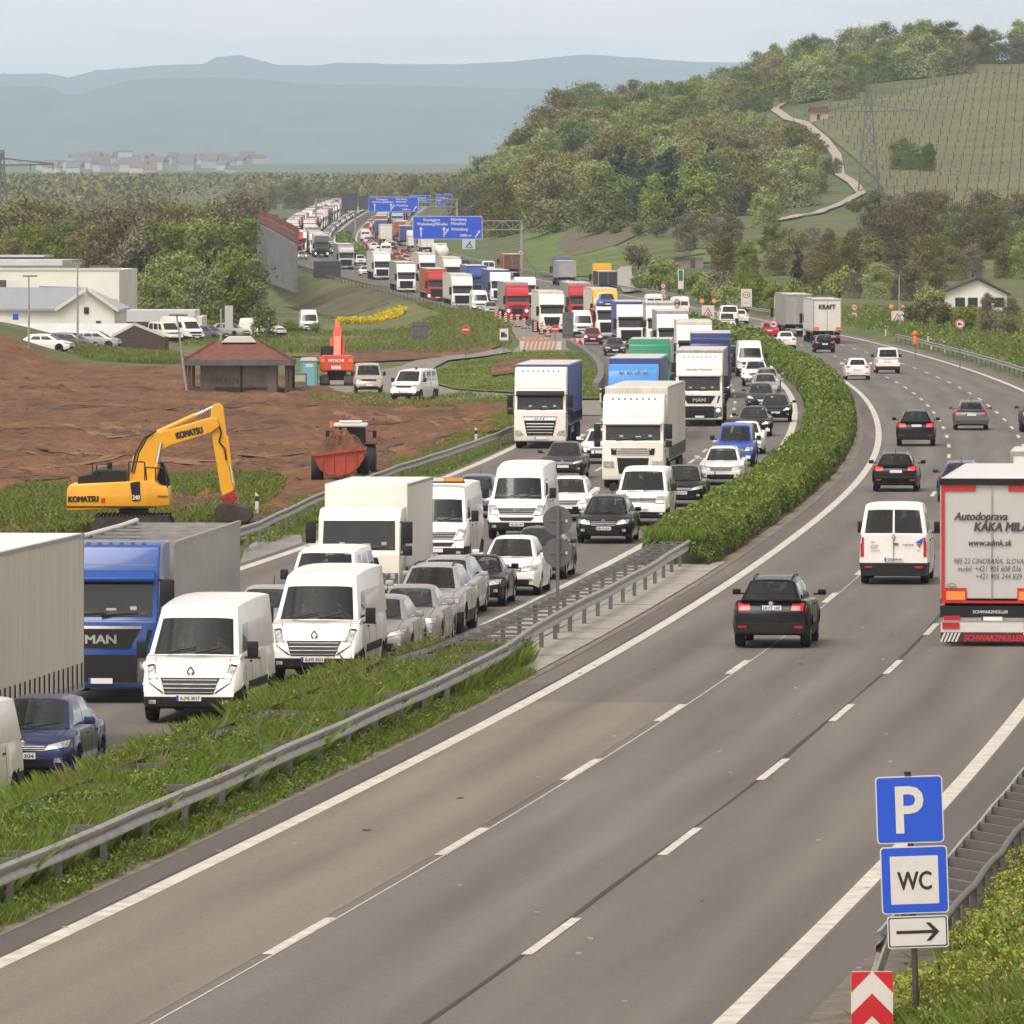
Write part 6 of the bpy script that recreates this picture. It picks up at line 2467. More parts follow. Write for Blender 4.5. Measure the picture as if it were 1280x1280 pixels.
# ---- driving away on the free carriageway
car('suv', 963, 811, BLACK, 'black off-road car alone in the inner lane, nearest one driving away', back=False, ptxt='LB FT 187', rear='disc')
tv = car('crew_van', 1117, 731, WHT, 'white passenger van with lettered rear doors beside the big white trailer', back=False, ptxt='GÜN KM 94', rear='disc', cat='van')
mb = MB()
for (s_, y_, z_, h_, f_, k_) in (('360', .60, 1.22, .05, .12, 0), ('energie', .55, 1.13, .05, .24, 0), ('direkt', .56, 1.06, .05, .2, 0), ('service', .53, .98, .05, .26, 0), ('rema', -.42, 1.16, .09, .32, 1), ('info', -.72, .98, .035, .1, 0)):
    mb.text(s_, (-5.235, y_, z_), (0, -1, 0), (0, 0, 1), h_, 0, fit=f_)
mb.add([(-5.235, -.62, 1.2), (-5.235, -.86, 1.36), (-5.235, -.82, 1.18)], [(0, 1, 2)], 1)
mb.add([(-5.235, -.66, 1.18), (-5.235, -.80, 1.16), (-5.235, -.76, 1.06)], [(0, 1, 2)], 2)
mb.obj('door_lettering', [M_INK, M_SIGNBLUE, M_SIGNRED], tv)
MB().box(-5.24, -5.20, -.14, .02, 1.16, 1.19).obj('door_handle', M_PLASTIC, tv)
MB().box(-5.235, -5.20, -.006, .006, .66, 1.46).obj('door_joint', M_PLASTIC, tv)

# the big white trailer with lettering
p = P(1240, 808)
d, rz = heading(p, False)
pr = proto_truck(0, style='gen', cabpaint=WHT, trailer='box', tpaint=mat('trailer_door_white', (.48, .47, .455), .45, var=.05, scale=1), boxz=4.08)
t = put_vehicle(pr, 'articulated_lorry', 'big white lorry trailer with red door frame and lettering, cut by the picture edge', 'lorry', p, False, WHT, GR)
X1 = pr.x1


def yl(px):
    return -(px - 1240) / 50.8


def zl(py):
    return 10 - (py - 300) / 50.8


e = X1 - .036
mb = MB()
for (a, b_, c, d_) in ((1.16, 1.24, 1.05, 3.94), (-1.24, -1.16, 1.05, 3.94)):
    mb.box(e, e + .004, a, b_, c, d_)
mb.box(e, e + .004, .40, 1.16, 3.80, 3.94).box(e, e + .004, -1.16, -.40, 3.80, 3.94)
mb.box(e, e + .004, -1.16, 1.16, 1.05, 1.11)
mb.box(e, e + .004, .62, 1.16, 1.11, 1.42).box(e, e + .004, -1.16, -.62, 1.11, 1.42)
mb.obj('red_frame', M_SIGNRED, t)
MB().box(e - .012, e - .002, .66, 1.12, 1.13, 1.34).box(e - .012, e - .002, -1.12, -.66, 1.13, 1.34).obj('reflector', M_AMBER, t)
MB().box(X1 - .08, X1 + .3, -1.29, 1.29, 3.95, 4.10).obj('top_beam', M_UNDER, t)
MB().box(X1 - .07, X1 + .1, -1.27, 1.27, .70, .98).obj('under_beam', M_PLASTIC, t)
mb = MB()
for (s_, x_, y_, h_, f_, b_, sh) in (('Autodoprava', 1193, 646, .20, 1.30, .022, .25), ('KÁKA MILAN', 1218, 659, .22, 1.55, .03, .22), ('www.admk.sk', 1211, 679, .15, 1.06, .02, .25), ('985 22 CINOBAŇA, SLOVAKIA', 1193, 702, .135, 1.93, 0, .22),
                                     ('mobil: +421 905 608 036', 1197, 711.5, .135, 1.56, 0, .22), ('+421 905 244 839', 1220, 721, .135, 1.13, 0, .22)):
    mb.text(s_, (e - .002, yl(x_), zl(y_)), (0, -1, 0), (0, 0, 1), h_, 0, 'l', b_, sh, f_)
mb.text('90', (e - .002, yl(1190), zl(736)), (0, -1, 0), (0, 0, 1), .11, 0)
n = 24
rg = [Vector((e - .002, yl(1190) + .12 * math.cos(2 * math.pi * i / n), zl(736) + .12 * math.sin(2 * math.pi * i / n))) for i in range(n + 1)]
mb.tube(rg, .008, 4)
mb.obj('door_lettering', mat('lettering_charcoal', (.05, .05, .055), .5), t)
mb = MB().text('SCHWARZMÜLLER', (X1 - .075, yl(1238), .84), (0, -1, 0), (0, 0, 1), .075, 0, bold=.02, shear=.2, fit=.86)
mb.obj('beam_lettering', M_WHITE, t)
bm_ = MB().box(X1 - .14, X1 - .06, -1.25, 1.25, .34, .62, 0)
bm_.box(X1 - .15, X1 - .14, -1.25, 1.25, .60, .63, 1)
bm_.obj('bumper', [M_WHITE, M_GALV], t)
for sg in (1, -1):
    MB().box(X1 - .17, X1 - .14, sg * 1.0 - .21, sg * 1.0 + .21, .43, .58).obj('tail_light', M_REDON if False else M_RED, t)
mb = MB().box(X1 - .145, X1 - .07, -1.25, 1.25, .10, .33, 0)
for i in range(5):
    a = .86 + i * .09
    for sg in (1, -1):
        mb.add([(X1 - .148, sg * a, .10), (X1 - .148, sg * (a + .05), .10), (X1 - .148, sg * (a - .05), .33), (X1 - .148, sg * (a - .10), .33)], [(0, 1, 2, 3)], 1)
mb.text('SCHWARZMÜLLER', (X1 - .149, -.05, .21), (0, -1, 0), (0, 0, 1), .15, 2, bold=.03, shear=.2, fit=1.45)
mb.obj('striped_mudflap', [mat('mudflap_maroon', (.055, .02, .022), .6), M_WHITE, M_SIGNRED], t)

car('wagon', 1119, 615, BLACK, 'black estate car with brake lights glowing ahead of the white passenger van', back=False, brake=True)
car('suv', 1145, 558, BLACK, 'black off-road car with red tail lights next to the grey estate car', back=False, brake=True)
car('wagon', 1214, 538, GREYP, 'grey estate car alone in the centre lane of the free carriageway', back=False)
car('wagon', 1201, 628, NAVY, 'dark blue estate car hidden by the big lettered trailer', back=False)
lorry(1308, 690, WHT, 'white box lorry at the picture edge just ahead of the big lettered trailer', back=False, style='tgl', trailer='box_rigid', tpaint=BOXW, tl=5.5, boxz=3.2, roofz=2.6, cabw=2.2, deflector=False, name='box_lorry')
car('suv', 1298, 541, DGREY, 'dark car cut off by the picture edge level with the grey estate car', back=False)
car('hatch', 1072, 475, WHT, 'white hatchback beside the white small van driving away', back=False, brake=True)
car('caddy', 1110, 467, WHT, 'white small van with black rear window driving away', back=False, cat='van')
car('hatch', 1031, 441, BLACK, 'black hatchback right behind the lettered white box trailer', back=False)
t, pr = lorry(1034, 430, WHT, 'white box trailer with big black lettering on its rear doors', back=False, style='gen', trailer='box', tpaint=mat('grubby_white', (.64, .62, .58), .5, var=.08, scale=2), boxz=4.0)
MB().text('KRAFT', (pr.x1 - .04, 0, 3.32), (0, -1, 0), (0, 0, 1), .42, 0, bold=.03, fit=1.45).obj('door_lettering', M_INK, t)
MB().box(pr.x1 - .05, pr.x1 - .03, .75, 1.2, 1.2, 1.5).box(pr.x1 - .05, pr.x1 - .03, -1.2, -.75, 1.2, 1.5).obj('reflector', M_ORANGE, t)
lorry(998, 421, WHT, 'grey curtain lorry just ahead of the lettered white box trailer', back=False, style='gen', trailer='curtain', tpaint=TARP_G, boxz=4.0)
car('hatch', 962, 423, REDP, 'bright red hatchback behind the grey curtain lorry', back=False, brake=True)
car('sedan', 983, 436, WHT, 'white saloon near the round sign on the hedge', back=False)
car('caddy', 909, 414, WHT, 'white small van in front of the white minibus with a picture in its window', back=False, cat='van')
car('t5', 912, 406, WHT, 'white minibus behind the lamp-topped warning sign', back=False, cat='van')
car('hatch', 926, 405, WHT, 'white hatchback just beyond the white minibus', back=False, brake=True)
t = car('crafter', 851, 400, WHT, 'white high van with speed signs on its rear doors', back=False, cat='van')
for z in (2.06, 1.45):
    MB().cyl((-5.93, .42, z), (-5.96, .42, z), .26, 24, 0).cyl((-5.96, .42, z), (-5.965, .42, z), .20, 24, 1).text('120', (-5.968, .42, z), (0, -1, 0), (0, 0, 1), .14, 2, bold=.03).obj('speed_sign_sticker', [M_SIGNRED, M_WHITE, M_INK], t)
car('crafter', 818, 396, WHT, 'white high van ahead of the one with speed signs', back=False, cat='van')
lorry(760, 368, YELP, 'yellow lorry with black trailer beside the farm track', back=False, style='gen', trailer='box', tpaint=TARP_K, boxz=3.0, roofz=3.9, tl=8)
lorry(709, 357, STEELBL, 'grey lorry with blue roof beside the green meadow', back=False, style='gen', trailer='box', tpaint=BOXG, boxz=3.4, roofz=3.9, tl=8)
lorry(640, 346, REDP, 'red container lorry heaped with rusty scrap', back=False, style='gen', trailer='box', tpaint=ORED, backpaint=SCRAP, boxz=3.4, roofz=3.2, tl=7)
car('crew_van', 611, 346, WHT, 'white minibus next to the rusty scrap lorry', back=False, cat='van')
lorry(554, 331, WHT, 'tanker lorry with white tank and red tail below the big blue sign', back=False, style='gen', trailer='tank', tpaint=WHT, backpaint=ORED, roofz=3.4, tl=10)
lorry(534, 317, WHT, 'white lorry directly below the big blue sign', back=False, style='gen', trailer='box', tpaint=BOXW, tl=12)
lorry(518, 315, CREAM, 'low white lorry with blue trailer front', back=False, style='gen', trailer='box', tpaint=BOXW, boxz=3.0, roofz=3.9, tl=8)
lorry(503, 300, YELP, 'yellow lorry far ahead below the smaller blue sign', back=False, style='gen', trailer='box', tpaint=YELP, tl=12)
lorry(485, 284, BLUE, 'blue lorry almost at the top of the rise', back=False, style='gen', trailer='curtain', tpaint=LBLUE)
car('hatch', 525, 326, WHT, 'white hatchback with lit tail lights behind the white lorry', back=False, brake=True)
car('wagon', 536, 330, DGREY, 'dark estate car beside the white hatchback near the tanker', back=False, brake=True)
car('hatch', 480, 318, WHT, 'white hatchback beside the curved edge line far ahead', back=False)
car('hatch', 488, 311, GREYP, 'dark grey car far ahead of the curved edge line', back=False)
car('hatch', 465, 306, DGREY, 'dark car entering the far bend', back=False)
car('hatch', 460, 298, WHT, 'white car in the far bend beside the median', back=False)
car('hatch', 471, 292, GREYP, 'grey car in the far bend ahead of the white one', back=False)
car('hatch', 582, 336, NAVY, 'dark blue car on the shoulder behind the tanker', back=False)
car('hatch', 505, 322, DRED, 'red car in the centre lane behind the yellow lorry', back=False, brake=True)
# thinner stream far ahead on the free side
for ln, off, y0, gap in (('inner', 1.7, 1330, 34), ('centre', 5.2, 1500, 26), ('outer', 8.8, 1560, 26)):
    Y, cn = y0, {}
    while Y < 2320:
        w_, key, cc = RNG.choice([('white car', 'hatch', WHT), ('dark car', 'hatch', DGREY), ('silver car', 'wagon', SILV), ('white van', 'crafter', WHT), ('red car', 'hatch', REDP)] if ln == 'inner' or RNG.random() < .45 else [('white lorry', 't', WHT), ('blue lorry', 't', BLUE), ('orange lorry', 't', ORED)])
        cn[w_] = cn.get(w_, 0) + 1
        lab = '%s %s driving off in the %s lane beyond the largest blue sign' % (ORDN[cn[w_] - 1], w_, ln)
        p = at(Y, off)
        if key == 't':
            put_vehicle(proto_truck(2, style='gen', cabpaint=cc, trailer='box', tpaint={'w': BOXW, 'b': TARP_B, 'o': TARP_O}[w_[0]]), 'articulated_lorry', lab, 'lorry', p, False, cc, 'far stream driving away')
            Y += 17
        else:
            put_vehicle(proto_car(key, 2, brake=True), 'delivery_van' if key == 'crafter' else 'hatchback_car', lab, 'van' if key == 'crafter' else 'car', p, False, cc, 'far stream driving away')
            Y += 5
        Y += RNG.uniform(.5, 1.3) * gap
# cars on the transporter
pt = P(762, 424)
for (dx, key, h, c, lab) in ((-4.2, 'hatch', 2.66, BLUE, 'blue hatchback on the upper deck of the transporter'), (-9.3, 'hatch', 2.66, WHT, 'white hatchback on the upper deck of the transporter'), (-4.4, 'hatch', .96, WHT, 'white hatchback on the lower deck of the transporter'), (-9.6, 'hatch', .96, DRED, 'dark red hatchback on the lower deck of the transporter')):
    d, rz = heading(pt, True)
    q = pt + d * dx
    proto_car(key, 2).place('hatchback_car', lab, 'car', (q.x, q.y, zr(q.y) + h + .03), rz, 'cars on the transporter', c)
# ---- parked by the site and the village
for (x, y, key, c, lab, yaw) in ((461, 495, 't5', BEIGE, 'beige van parked on the slip road beside the orange excavator', .06), (504, 504, 't5', WHT, 'white van with a small red beacon parked on the slip road', -.25),
                                 (387, 419, 'crafter', WHT, 'white high van parked behind the orange excavator', 0.), (90, 442, 'hatch', WHT, 'white car parked beside the low white shed', 1.3), (120, 440, 'wagon', GREYP, 'dark grey car parked between the white and the silver one', 1.2), (150, 438, 'mpv', SILV, 'silver family car parked at the end of the low shed', 1.35),
                                 (246, 430, 'crafter', WHT, 'white van parked beside the pale gable building', .5), (219, 430, 't5', CREAM, 'cream van parked next to the orange door', .4), (283, 428, 'hatch', GREYP, 'grey car parked behind the red pavilion roof', .9), (308, 424, 'hatch', SILV, 'silver car parked between two small trees', .9), (352, 424, 'panel_t5', CREAM, 'pale van parked between the trees and the high van', .9)):
    g_ = G(x, y)
    pr = proto_car(key, 2 if F / g_.y < 17 else 1, **({'front': 'disc'} if False else {}))
    d, rz = heading(g_, True)
    t = pr.place('parked_van' if key in ('t5', 'crafter', 'panel_t5') else 'parked_car', lab, 'van' if key in ('t5', 'crafter', 'panel_t5') else 'car', g_ + Vector((0, 0, .16)), rz + yaw, 'vehicles parked beside the motorway', c)
    if 'beacon' in lab:
        MB().cyl((-1.9, .3, 1.95), (-1.9, .3, 2.12), .08, 10).obj('beacon', M_SIGNRED, t)
# ------------------------------------------------------------------ signs and roadside furniture
def disc(mb, c, r, ax, mi=0, th=.012, n=28):
    """round plate facing the camera side (ax = -1) or away from it (ax = +1)"""
    c = Vector(c)
    return mb.cyl(c, c + Vector((0, ax * th, 0)), r, n, mi)


def rplate(w, h, r, th=.02):
    """rounded plate in the xz plane, front face at y = -th/2"""
    pts = []
    for cx, cz, a0 in ((w / 2 - r, h / 2 - r, 0), (-w / 2 + r, h / 2 - r, 90), (-w / 2 + r, -h / 2 + r, 180), (w / 2 - r, -h / 2 + r, 270)):
        for k in range(5):
            a = math.radians(a0 + k * 22.5)
            pts.append((cx + r * math.cos(a), cz + r * math.sin(a)))
    return MB().prism(pts, -th / 2, th / 2)


XD, ZD = (1, 0, 0), (0, 0, 1)
# the parking / toilet signpost
b0 = PZ(1137, 1012, 100)
root = thing('parking_signpost', 'blue parking and toilet signs on one leaning post beside the road', 'road sign', (b0.x, 100, b0.z), 0)
root.rotation_euler = (0, math.radians(-2.0), 0)
sx = lambda x: (x - 1137) / 100
sz = lambda y: (1012 - y) / 100
MB().cyl((sx(1137), .05, sz(966)), (sx(1137), .05, -3.3), .038, 14).obj('post', mat('weathered_post', (.075, .062, .055), .6, .3, var=.3, scale=4), root, smooth=60)
o = rplate(.84, .84, .05).obj('parking_plate', M_WHITE, root)
rplate(.81, .81, .04, .026).obj('blue_field', M_SIGNBLUE, o)
m = MB()
g = 'P'
vs_, fs_, x0, x1, y0, y1 = text_geo('P', .018)
m.add([((v[0] - (x0 + x1) / 2) * .76, -.016, (v[1] - (y0 + y1) / 2) * .82) for v in vs_], fs_)
m.obj('letter', M_WHITE, o)
zc_ = sz(1100)
o = rplate(.84, .84, .05).obj('toilet_plate', M_WHITE, root, loc=(.03, 0, zc_))
rplate(.81, .81, .04, .026).obj('blue_field', M_SIGNBLUE, o)
rplate(.60, .60, .01, .030).obj('white_field', M_WHITE, o)
MB().text('WC', (0, -.018, 0), XD, ZD, .235, 0, bold=.013, fit=.42).obj('lettering', M_INK, o)
zc_ = sz(1165)
o = rplate(.76, .40, .03).obj('arrow_plate', M_WHITE, root, loc=(.05, 0, zc_))
rplate(.73, .37, .025, .024).obj('black_rim', M_INK, o)
rplate(.70, .34, .02, .028).obj('white_field', M_WHITE, o)
MB().box(-.27, .22, -.017, -.015, -.02, .02).prism([(.10, .115), (.155, .115), (.27, 0), (.155, -.115), (.10, -.115), (.205, 0)], -.0175, -.0155).obj('arrow', M_INK, o)
MB().box(-.04, .04, -.03, .07, -.02, .02).obj('clamp', M_INK, root, loc=(-.01, 0, .455))

b0 = PZ(1090, 1290, 99)
root = thing('chevron_marker', 'red and white chevron marker board in front of the guardrail end', 'road sign', (b0.x, 99, b0.z))
rplate(.52, 1.5, .02, .03).obj('board', M_WHITE, root)
m = MB()
for k in range(-2, 4):
    z = .75 - k * .50
    for sg in (1, -1):
        q = [(0, z), (sg * .258, z - .258), (sg * .258, z - .51), (0, z - .252)]
        q = [(x, min(.745, max(-.745, zz))) for x, zz in q]
        if len({round(p_[1], 3) for p_ in q}) > 2:
            m.add([(x, -.018, zz) for x, zz in q], [(0, 1, 2, 3)])
    # corners above the first white chevron
m = MB()
for sg in (1, -1):
    m.add([(sg * .01, -.018, .745), (sg * .258, -.018, .745), (sg * .258, -.018, .49)], [(0, 1, 2)])
    m.add([(0, -.018, .48), (sg * .258, -.018, .22), (sg * .258, -.018, -.06), (0, -.018, .20)], [(0, 1, 2, 3)])
    m.add([(0, -.018, -.08), (sg * .258, -.018, -.34), (sg * .258, -.018, -.62), (0, -.018, -.36)], [(0, 1, 2, 3)])
m.obj('red_chevrons', M_SIGNRED, root)
MB().cyl((0, .05, -.7), (0, .05, -1.6), .035).obj('post', M_STEEL, root)

# two round sign backs on the median
Yq = 202.5
c = PZ(697, 651, Yq)
root = thing('round_signpost', 'two round sign backs on a grey post in the median guardrail', 'road sign', (c.x, Yq, 0))
MB().bar((0, 0, -.2), (0, 0, PZ(697, 632, Yq).z), .09, .09).obj('post', M_GREYPOST, root)
for y in (651, 691):
    m = MB()
    disc(m, (0, .06, PZ(697, y, Yq).z), .375, .015 / .012)
    m.bar((-.2, .05, PZ(697, y, Yq).z), (.2, .05, PZ(697, y, Yq).z), .03, .05, 1)
    m.text('', (0, 0, 0), XD, ZD, .1)
    m.box(.20, .25, .050, .056, PZ(697, y, Yq).z - .04, PZ(697, y, Yq).z + .03, 2)
    m.obj('sign_back', [M_GREYPOST, M_STEEL, M_WHITE], root, smooth=40)


def post_sign(name, label, x, yc, Y, build, post=True, group=None, cat='road sign', gz=None, pr=.03):
    """a sign on a post: build(root) adds plates around local origin = sign centre; the post runs to the ground"""
    c = PZ(x, yc, Y)
    z0 = Tz(c.x, Y) if gz is None else gz
    root = thing(name, label, cat, (c.x, Y, z0), 0, group)
    h = c.z - z0
    if post:
        MB().cyl((0, .05, -.3), (0, .05, h + .1), pr, 8).obj('post', M_GREYPOST, root)
    build(root, h)
    return root


def round_face(r, sym=None, red=True, inner=None):
    def f(root, h):
        m = MB()
        disc(m, (0, 0, h), r, -1, 0)
        disc(m, (0, -.013, h), r * .96, -1, 1, .004)
        if inner != 'noentry':
            disc(m, (0, -.018, h), r * .72, -1, 0, .004)
        else:
            m.box(-r * .72, r * .72, -.024, -.018, h - r * .16, h + r * .16, 0)
        if sym == 'lorry':
            m.box(-r * .45, r * .12, -.028, -.024, h - r * .22, h + r * .22, 2).box(r * .15, r * .42, -.028, -.024, h - r * .22, h + r * .05, 2)
        elif sym == 'cars':
            m.box(-r * .48, -r * .06, -.028, -.024, h - r * .18, h + r * .14, 1).box(r * .06, r * .48, -.028, -.024, h - r * .18, h + r * .14, 2)
        elif sym:
            m.text(sym, (0, -.026, h), XD, ZD, r * .62, 2, bold=.03)
        m.obj('sign_face', [M_WHITE, M_SIGNRED, M_INK], root, smooth=40)
    return f


def board_back(w, h_, rib=True, m_=None):
    def f(root, h):
        MB().box(-w / 2, w / 2, 0, .04, h - h_ / 2, h + h_ / 2).obj('sign_back', m_ or M_GREYPOST, root, bevel=.01)
        b = MB()
        for k in (-.3, .3):
            b.box(-w / 2 + .03, w / 2 - .03, -.06, 0, h + k * h_ - .03, h + k * h_ + .03)
        b.box(-.04, .04, -.09, -.06, h - h_ / 2, h + h_ / 2)
        b.obj('bracing', M_STEEL, root)
    return f


def both(*fs):
    def f(root, h):
        for g_, dz in fs:
            g_(root, h + dz)
    return f


def small_plate(w, h_, txt=None, dark=False):
    def f(root, h):
        m = MB().box(-w / 2, w / 2, -.02, 0, h - h_ / 2, h + h_ / 2)
        if txt:
            m.text(txt, (0, -.022, h), XD, ZD, h_ * .45, 1, fit=w * .8)
        else:
            m.box(-w * .35, w * .1, -.024, -.02, h - h_ * .25, h + h_ * .2, 1).box(w * .12, w * .32, -.024, -.02, h - h_ * .25, h + h_ * .05, 1)
        m.obj('plate', [M_WHITE, M_INK], root)
    return f


def no_entry(r):
    return round_face(r, inner='noentry')


def triangle_board(root, h):
    m = MB().box(-.62, .62, -.03, 0, h - .85, h + .75, 0)
    m.add([(-.52, -.034, h - .35), (.52, -.034, h - .35), (0, -.034, h + .55)], [(0, 1, 2)], 1)
    m.add([(-.36, -.038, h - .26), (.36, -.038, h - .26), (0, -.038, h + .36)], [(0, 1, 2)], 0)
    m.bar((-.12, -.04, h - .2), (.06, -.04, h + .12), .02, .06, 2).bar((-.02, -.04, h - .02), (.14, -.04, h - .2), .02, .05, 2)
    m.add([(.05, -.041, h - .22), (.26, -.041, h - .22), (.15, -.041, h - .08)], [(0, 1, 2)], 2)
    m.text('1000 m', (0, -.034, h - .62), XD, ZD, .16, 2)
    m.obj('warning_board', [M_WHITE, M_SIGNRED, M_INK], root)
    MB().bar((-.62, 0, h + 1.15), (.62, 0, h + 1.15), .05, .05).bar((0, .05, h), (0, .05, h + 1.6), .06, .06).obj('lamp_bar', M_GREYPOST, root)
    for sg in (1, -1):
        MB().lathe([(.001, -.10), (.2, -.09), (.24, 0), (.24, .1), (.001, .1)], 16, 0, 'y', (sg * .6, 0, h + 1.15)).obj('warning_lamp', M_AMBER, root, smooth=40)


def nopass_board(root, h):
    MB().box(-.6, .6, .0, .03, h - 1.0, h + .95).obj('white_board', M_WHITE, root)
    round_face(.38, 'cars')(root, h + .3)
    for sg in (1, -1):
        MB().cyl((sg * .42, .03, -.2), (sg * .42, .03, h + .8), .04, 8).obj('post', M_GALV, root)
    MB().text('2,8 t', (0, -.004, h - .55), XD, ZD, .18).obj('lettering', M_INK, root)


post_sign('road_sign', 'no-entry disc above the grass bank beside the orange excavator', 582, 412, 690, no_entry(.36))
post_sign('road_sign', 'no-entry disc in front of the striped work-zone barrier', 694, 411, 735, no_entry(.38))
post_sign('road_sign', 'grey braced board back on the bank before the no-entry disc', 525, 413, 700, board_back(1.45, 1.5))
post_sign('road_sign', 'large dark board back at the edge of the embankment', 409, 337, 1180, board_back(4.0, 2.5, m_=mat('dark_board', (.05, .055, .06), .6)), pr=.07)
post_sign('road_sign', 'tall grey board back beside the white van near the barriers', 710, 407, 745, board_back(1.05, 2.5))
post_sign('road_sign', 'round grey sign back standing among the striped beacons', 661, 403, 800, both((lambda r, h: disc(MB(), (0, 0, h), .36, 1).obj('sign_back', M_GREYPOST, r), 0), (board_back(.6, .4), -.8)))
post_sign('road_sign', 'white no-overtaking board on two legs by the roadside scrub', 933, 372, 880, nopass_board, post=False)
post_sign('road_sign', 'pair of round speed signs over a small plate by the farm track', 829, 361, 980, both((round_face(.32, '60'), .35), (round_face(.32, '80'), -.35), (small_plate(.6, .35), -.9)))
post_sign('road_sign', 'narrow green and white distance post beyond the speed signs', 851, 349, 980, lambda r, h: MB().box(-.35, .35, -.02, 0, h - 1.2, h + 1.2).box(-.25, .25, -.03, -.02, h - .2, h + 1.1, 1).obj('board', [M_WHITE, mat('sign_green', (.02, .14, .07), .4)], r))
post_sign('road_sign', 'roadworks warning triangle with two amber lamps on the median', 885, 391, 800, triangle_board)
post_sign('road_sign', 'roadworks warning triangle with two amber lamps on the verge', 1122, 398, 800, triangle_board)
post_sign('road_sign', 'two stacked round signs over a small plate on the verge', 1068, 389, 840, both((round_face(.33, '100'), .40), (round_face(.33, '60'), -.40), (small_plate(.7, .4), -1.0)))
post_sign('road_sign', 'round no-overtaking sign for lorries in the verge scrub', 1200, 405, 600, round_face(.37, 'lorry'))
post_sign('road_sign', 'round no-overtaking sign for lorries in the median hedge', 967, 405, 690, round_face(.38, 'lorry'))
post_sign('road_sign', 'small round sign over a plate beside the grey curtain lorry', 961, 380, 900, both((round_face(.3, '60'), .2), (small_plate(.6, .3), -.4)))
post_sign('road_sign', 'white board sign on a trestle beside the slip road', 630, 418, 690, both((small_plate(.75, 1.0), 0), (small_plate(.8, .45), -1.75)))
post_sign('road_sign', 'red and white arrow marker at the end of the low wall', 725, 428, 700, lambda r, h: MB().add([(-.35, -.02, h - .3), (.35, -.02, h - .3), (0, -.02, h + .35)], [(0, 1, 2)], 0).box(-.36, .36, -.015, 0, h - .32, h + .36, 1).obj('marker', [M_SIGNRED, M_WHITE], r))


def hooded(root, h):
    m = MB()
    m.lathe([(.05, -.7), (.16, -.65), (.18, -.2), (.12, .0), (.18, .08), (.20, .26), (.13, .38), (.001, .42)], 14, 0, 'z', (0, 0, h))
    m.obj('orange_cover', M_ORANGE, root, smooth=50)
    MB().box(-.32, .32, -.05, .05, h + .10, h + .2).obj('cross_arm', M_ORANGE, root)


post_sign('covered_sign', 'sign wrapped in orange plastic at the tip of the grass island', 716, 429, 700, hooded, pr=.10)
post_sign('covered_sign', 'sign wrapped in orange plastic on the green verge', 1144, 420, 640, hooded)
post_sign('round_sign', 'small white speed disc on the gantry leg by the meadow', 651, 316, 1235, round_face(.42, '60'), post=False)

# striped beacons and barrier of the work zone
bm = MB().box(-.14, .14, -.03, .03, .12, 1.10, 0)
for k in range(4):
    z = .18 + k * .25
    bm.add([(-.14, -.034, z), (.14, -.034, z + .14), (.14, -.034, z + .26), (-.14, -.034, z + .12)], [(0, 1, 2, 3)], 1)
bme = bm.mesh('panel', [M_WHITE, M_SIGNRED])
fme = MB().box(-.3, .3, -.2, .2, 0, .12).mesh('foot', M_PLASTIC)
for i, (x, y) in enumerate(((620, 399), (625, 402), (632, 404), (639, 406), (647, 409), (655, 411), (669, 415.5), (677, 418), (685, 421))):
    p = P(x, y)
    t = thing('warning_beacon', '%s striped beacon of the row, counted from the red lorry' % ORDN[i], 'beacon', p + Vector((0, 0, .02)), 0, 'striped beacons of the work zone')
    link('panel', bme, t)
    link('foot', fme, t)
a, b_ = G(650, 441), G(702, 441)
t = thing('barrier_board', 'white work-zone barrier carrying a row of amber lamps', 'barrier', a.lerp(b_, .5))
w2 = (b_.x - a.x) / 2
m = MB().box(-w2, w2, -.04, .04, .25, 1.0, 0)
for k in range(8):
    xx = -w2 + .2 + k * (2 * w2 - .6) / 8
    m.add([(xx, -.044, .25), (xx + .25, -.044, .25), (xx + .45, -.044, 1.0), (xx + .2, -.044, 1.0)], [(0, 1, 2, 3)], 1)
m.obj('board', [M_WHITE, mat('faded_red', (.55, .28, .22), .5)], t)
for k in range(5):
    MB().lathe([(.001, -.08), (.15, -.07), (.15, .07), (.001, .08)], 14, 0, 'y', (-w2 + .35 + k * .48, 0, 1.22)).obj('warning_lamp', M_AMBER, t, smooth=40)
for sg in (1, -1):
    MB().box(sg * w2 * .8 - .1, sg * w2 * .8 + .1, -.4, .4, 0, .25).obj('foot', M_PLASTIC, t)

# reflector posts
rm = MB().prism([(-.06, -.3), (.06, -.3), (.06, .92), (-.06, 1.0)], -.05, .05, 0)
rm.box(-.062, .062, -.052, .052, .68, .86, 1)
rme = rm.mesh('reflector_post', [M_WHITE, M_INK])
for i, (x, y, lab) in enumerate(((691, 502, 'white reflector post on the grass island behind the merging lorry'), (321, 650, 'white reflector post beside the yellow excavator bucket'), (595, 560, 'white reflector post at the edge of the brown earth'), (751, 505, 'white reflector post at the end of the low curved wall'),
                                  (1021, 376 + 45, 'white reflector post beside the lettered box trailer'), (1107, 420, 'white reflector post near the warning triangle'), (1160, 430, 'white reflector post in the verge grass'), (1164, 437, 'white reflector post where the verge guardrail begins'), (1180, 441, 'white reflector post behind the verge guardrail'))):
    p = G(x, y)
    tag(link('reflector_post', rme, None, p), lab, 'reflector post', 'reflector posts along the road')

# low curved wall round the island
m = MB()
q = [at(Y, o_) for Y, o_ in ((512, -16.9), (540, -16.8), (580, -16.8), (620, -16.9), (660, -17.1), (700, -17.5))]
for u, v in zip(q[:-1], q[1:]):
    m.bar(u + Vector((0, 0, .3)), v + Vector((0, 0, .3)), .45, .7)
tag(m.obj('low_wall', M_DARKCONC, None, weld=True), 'low dark concrete wall curving along the grass island', 'wall')

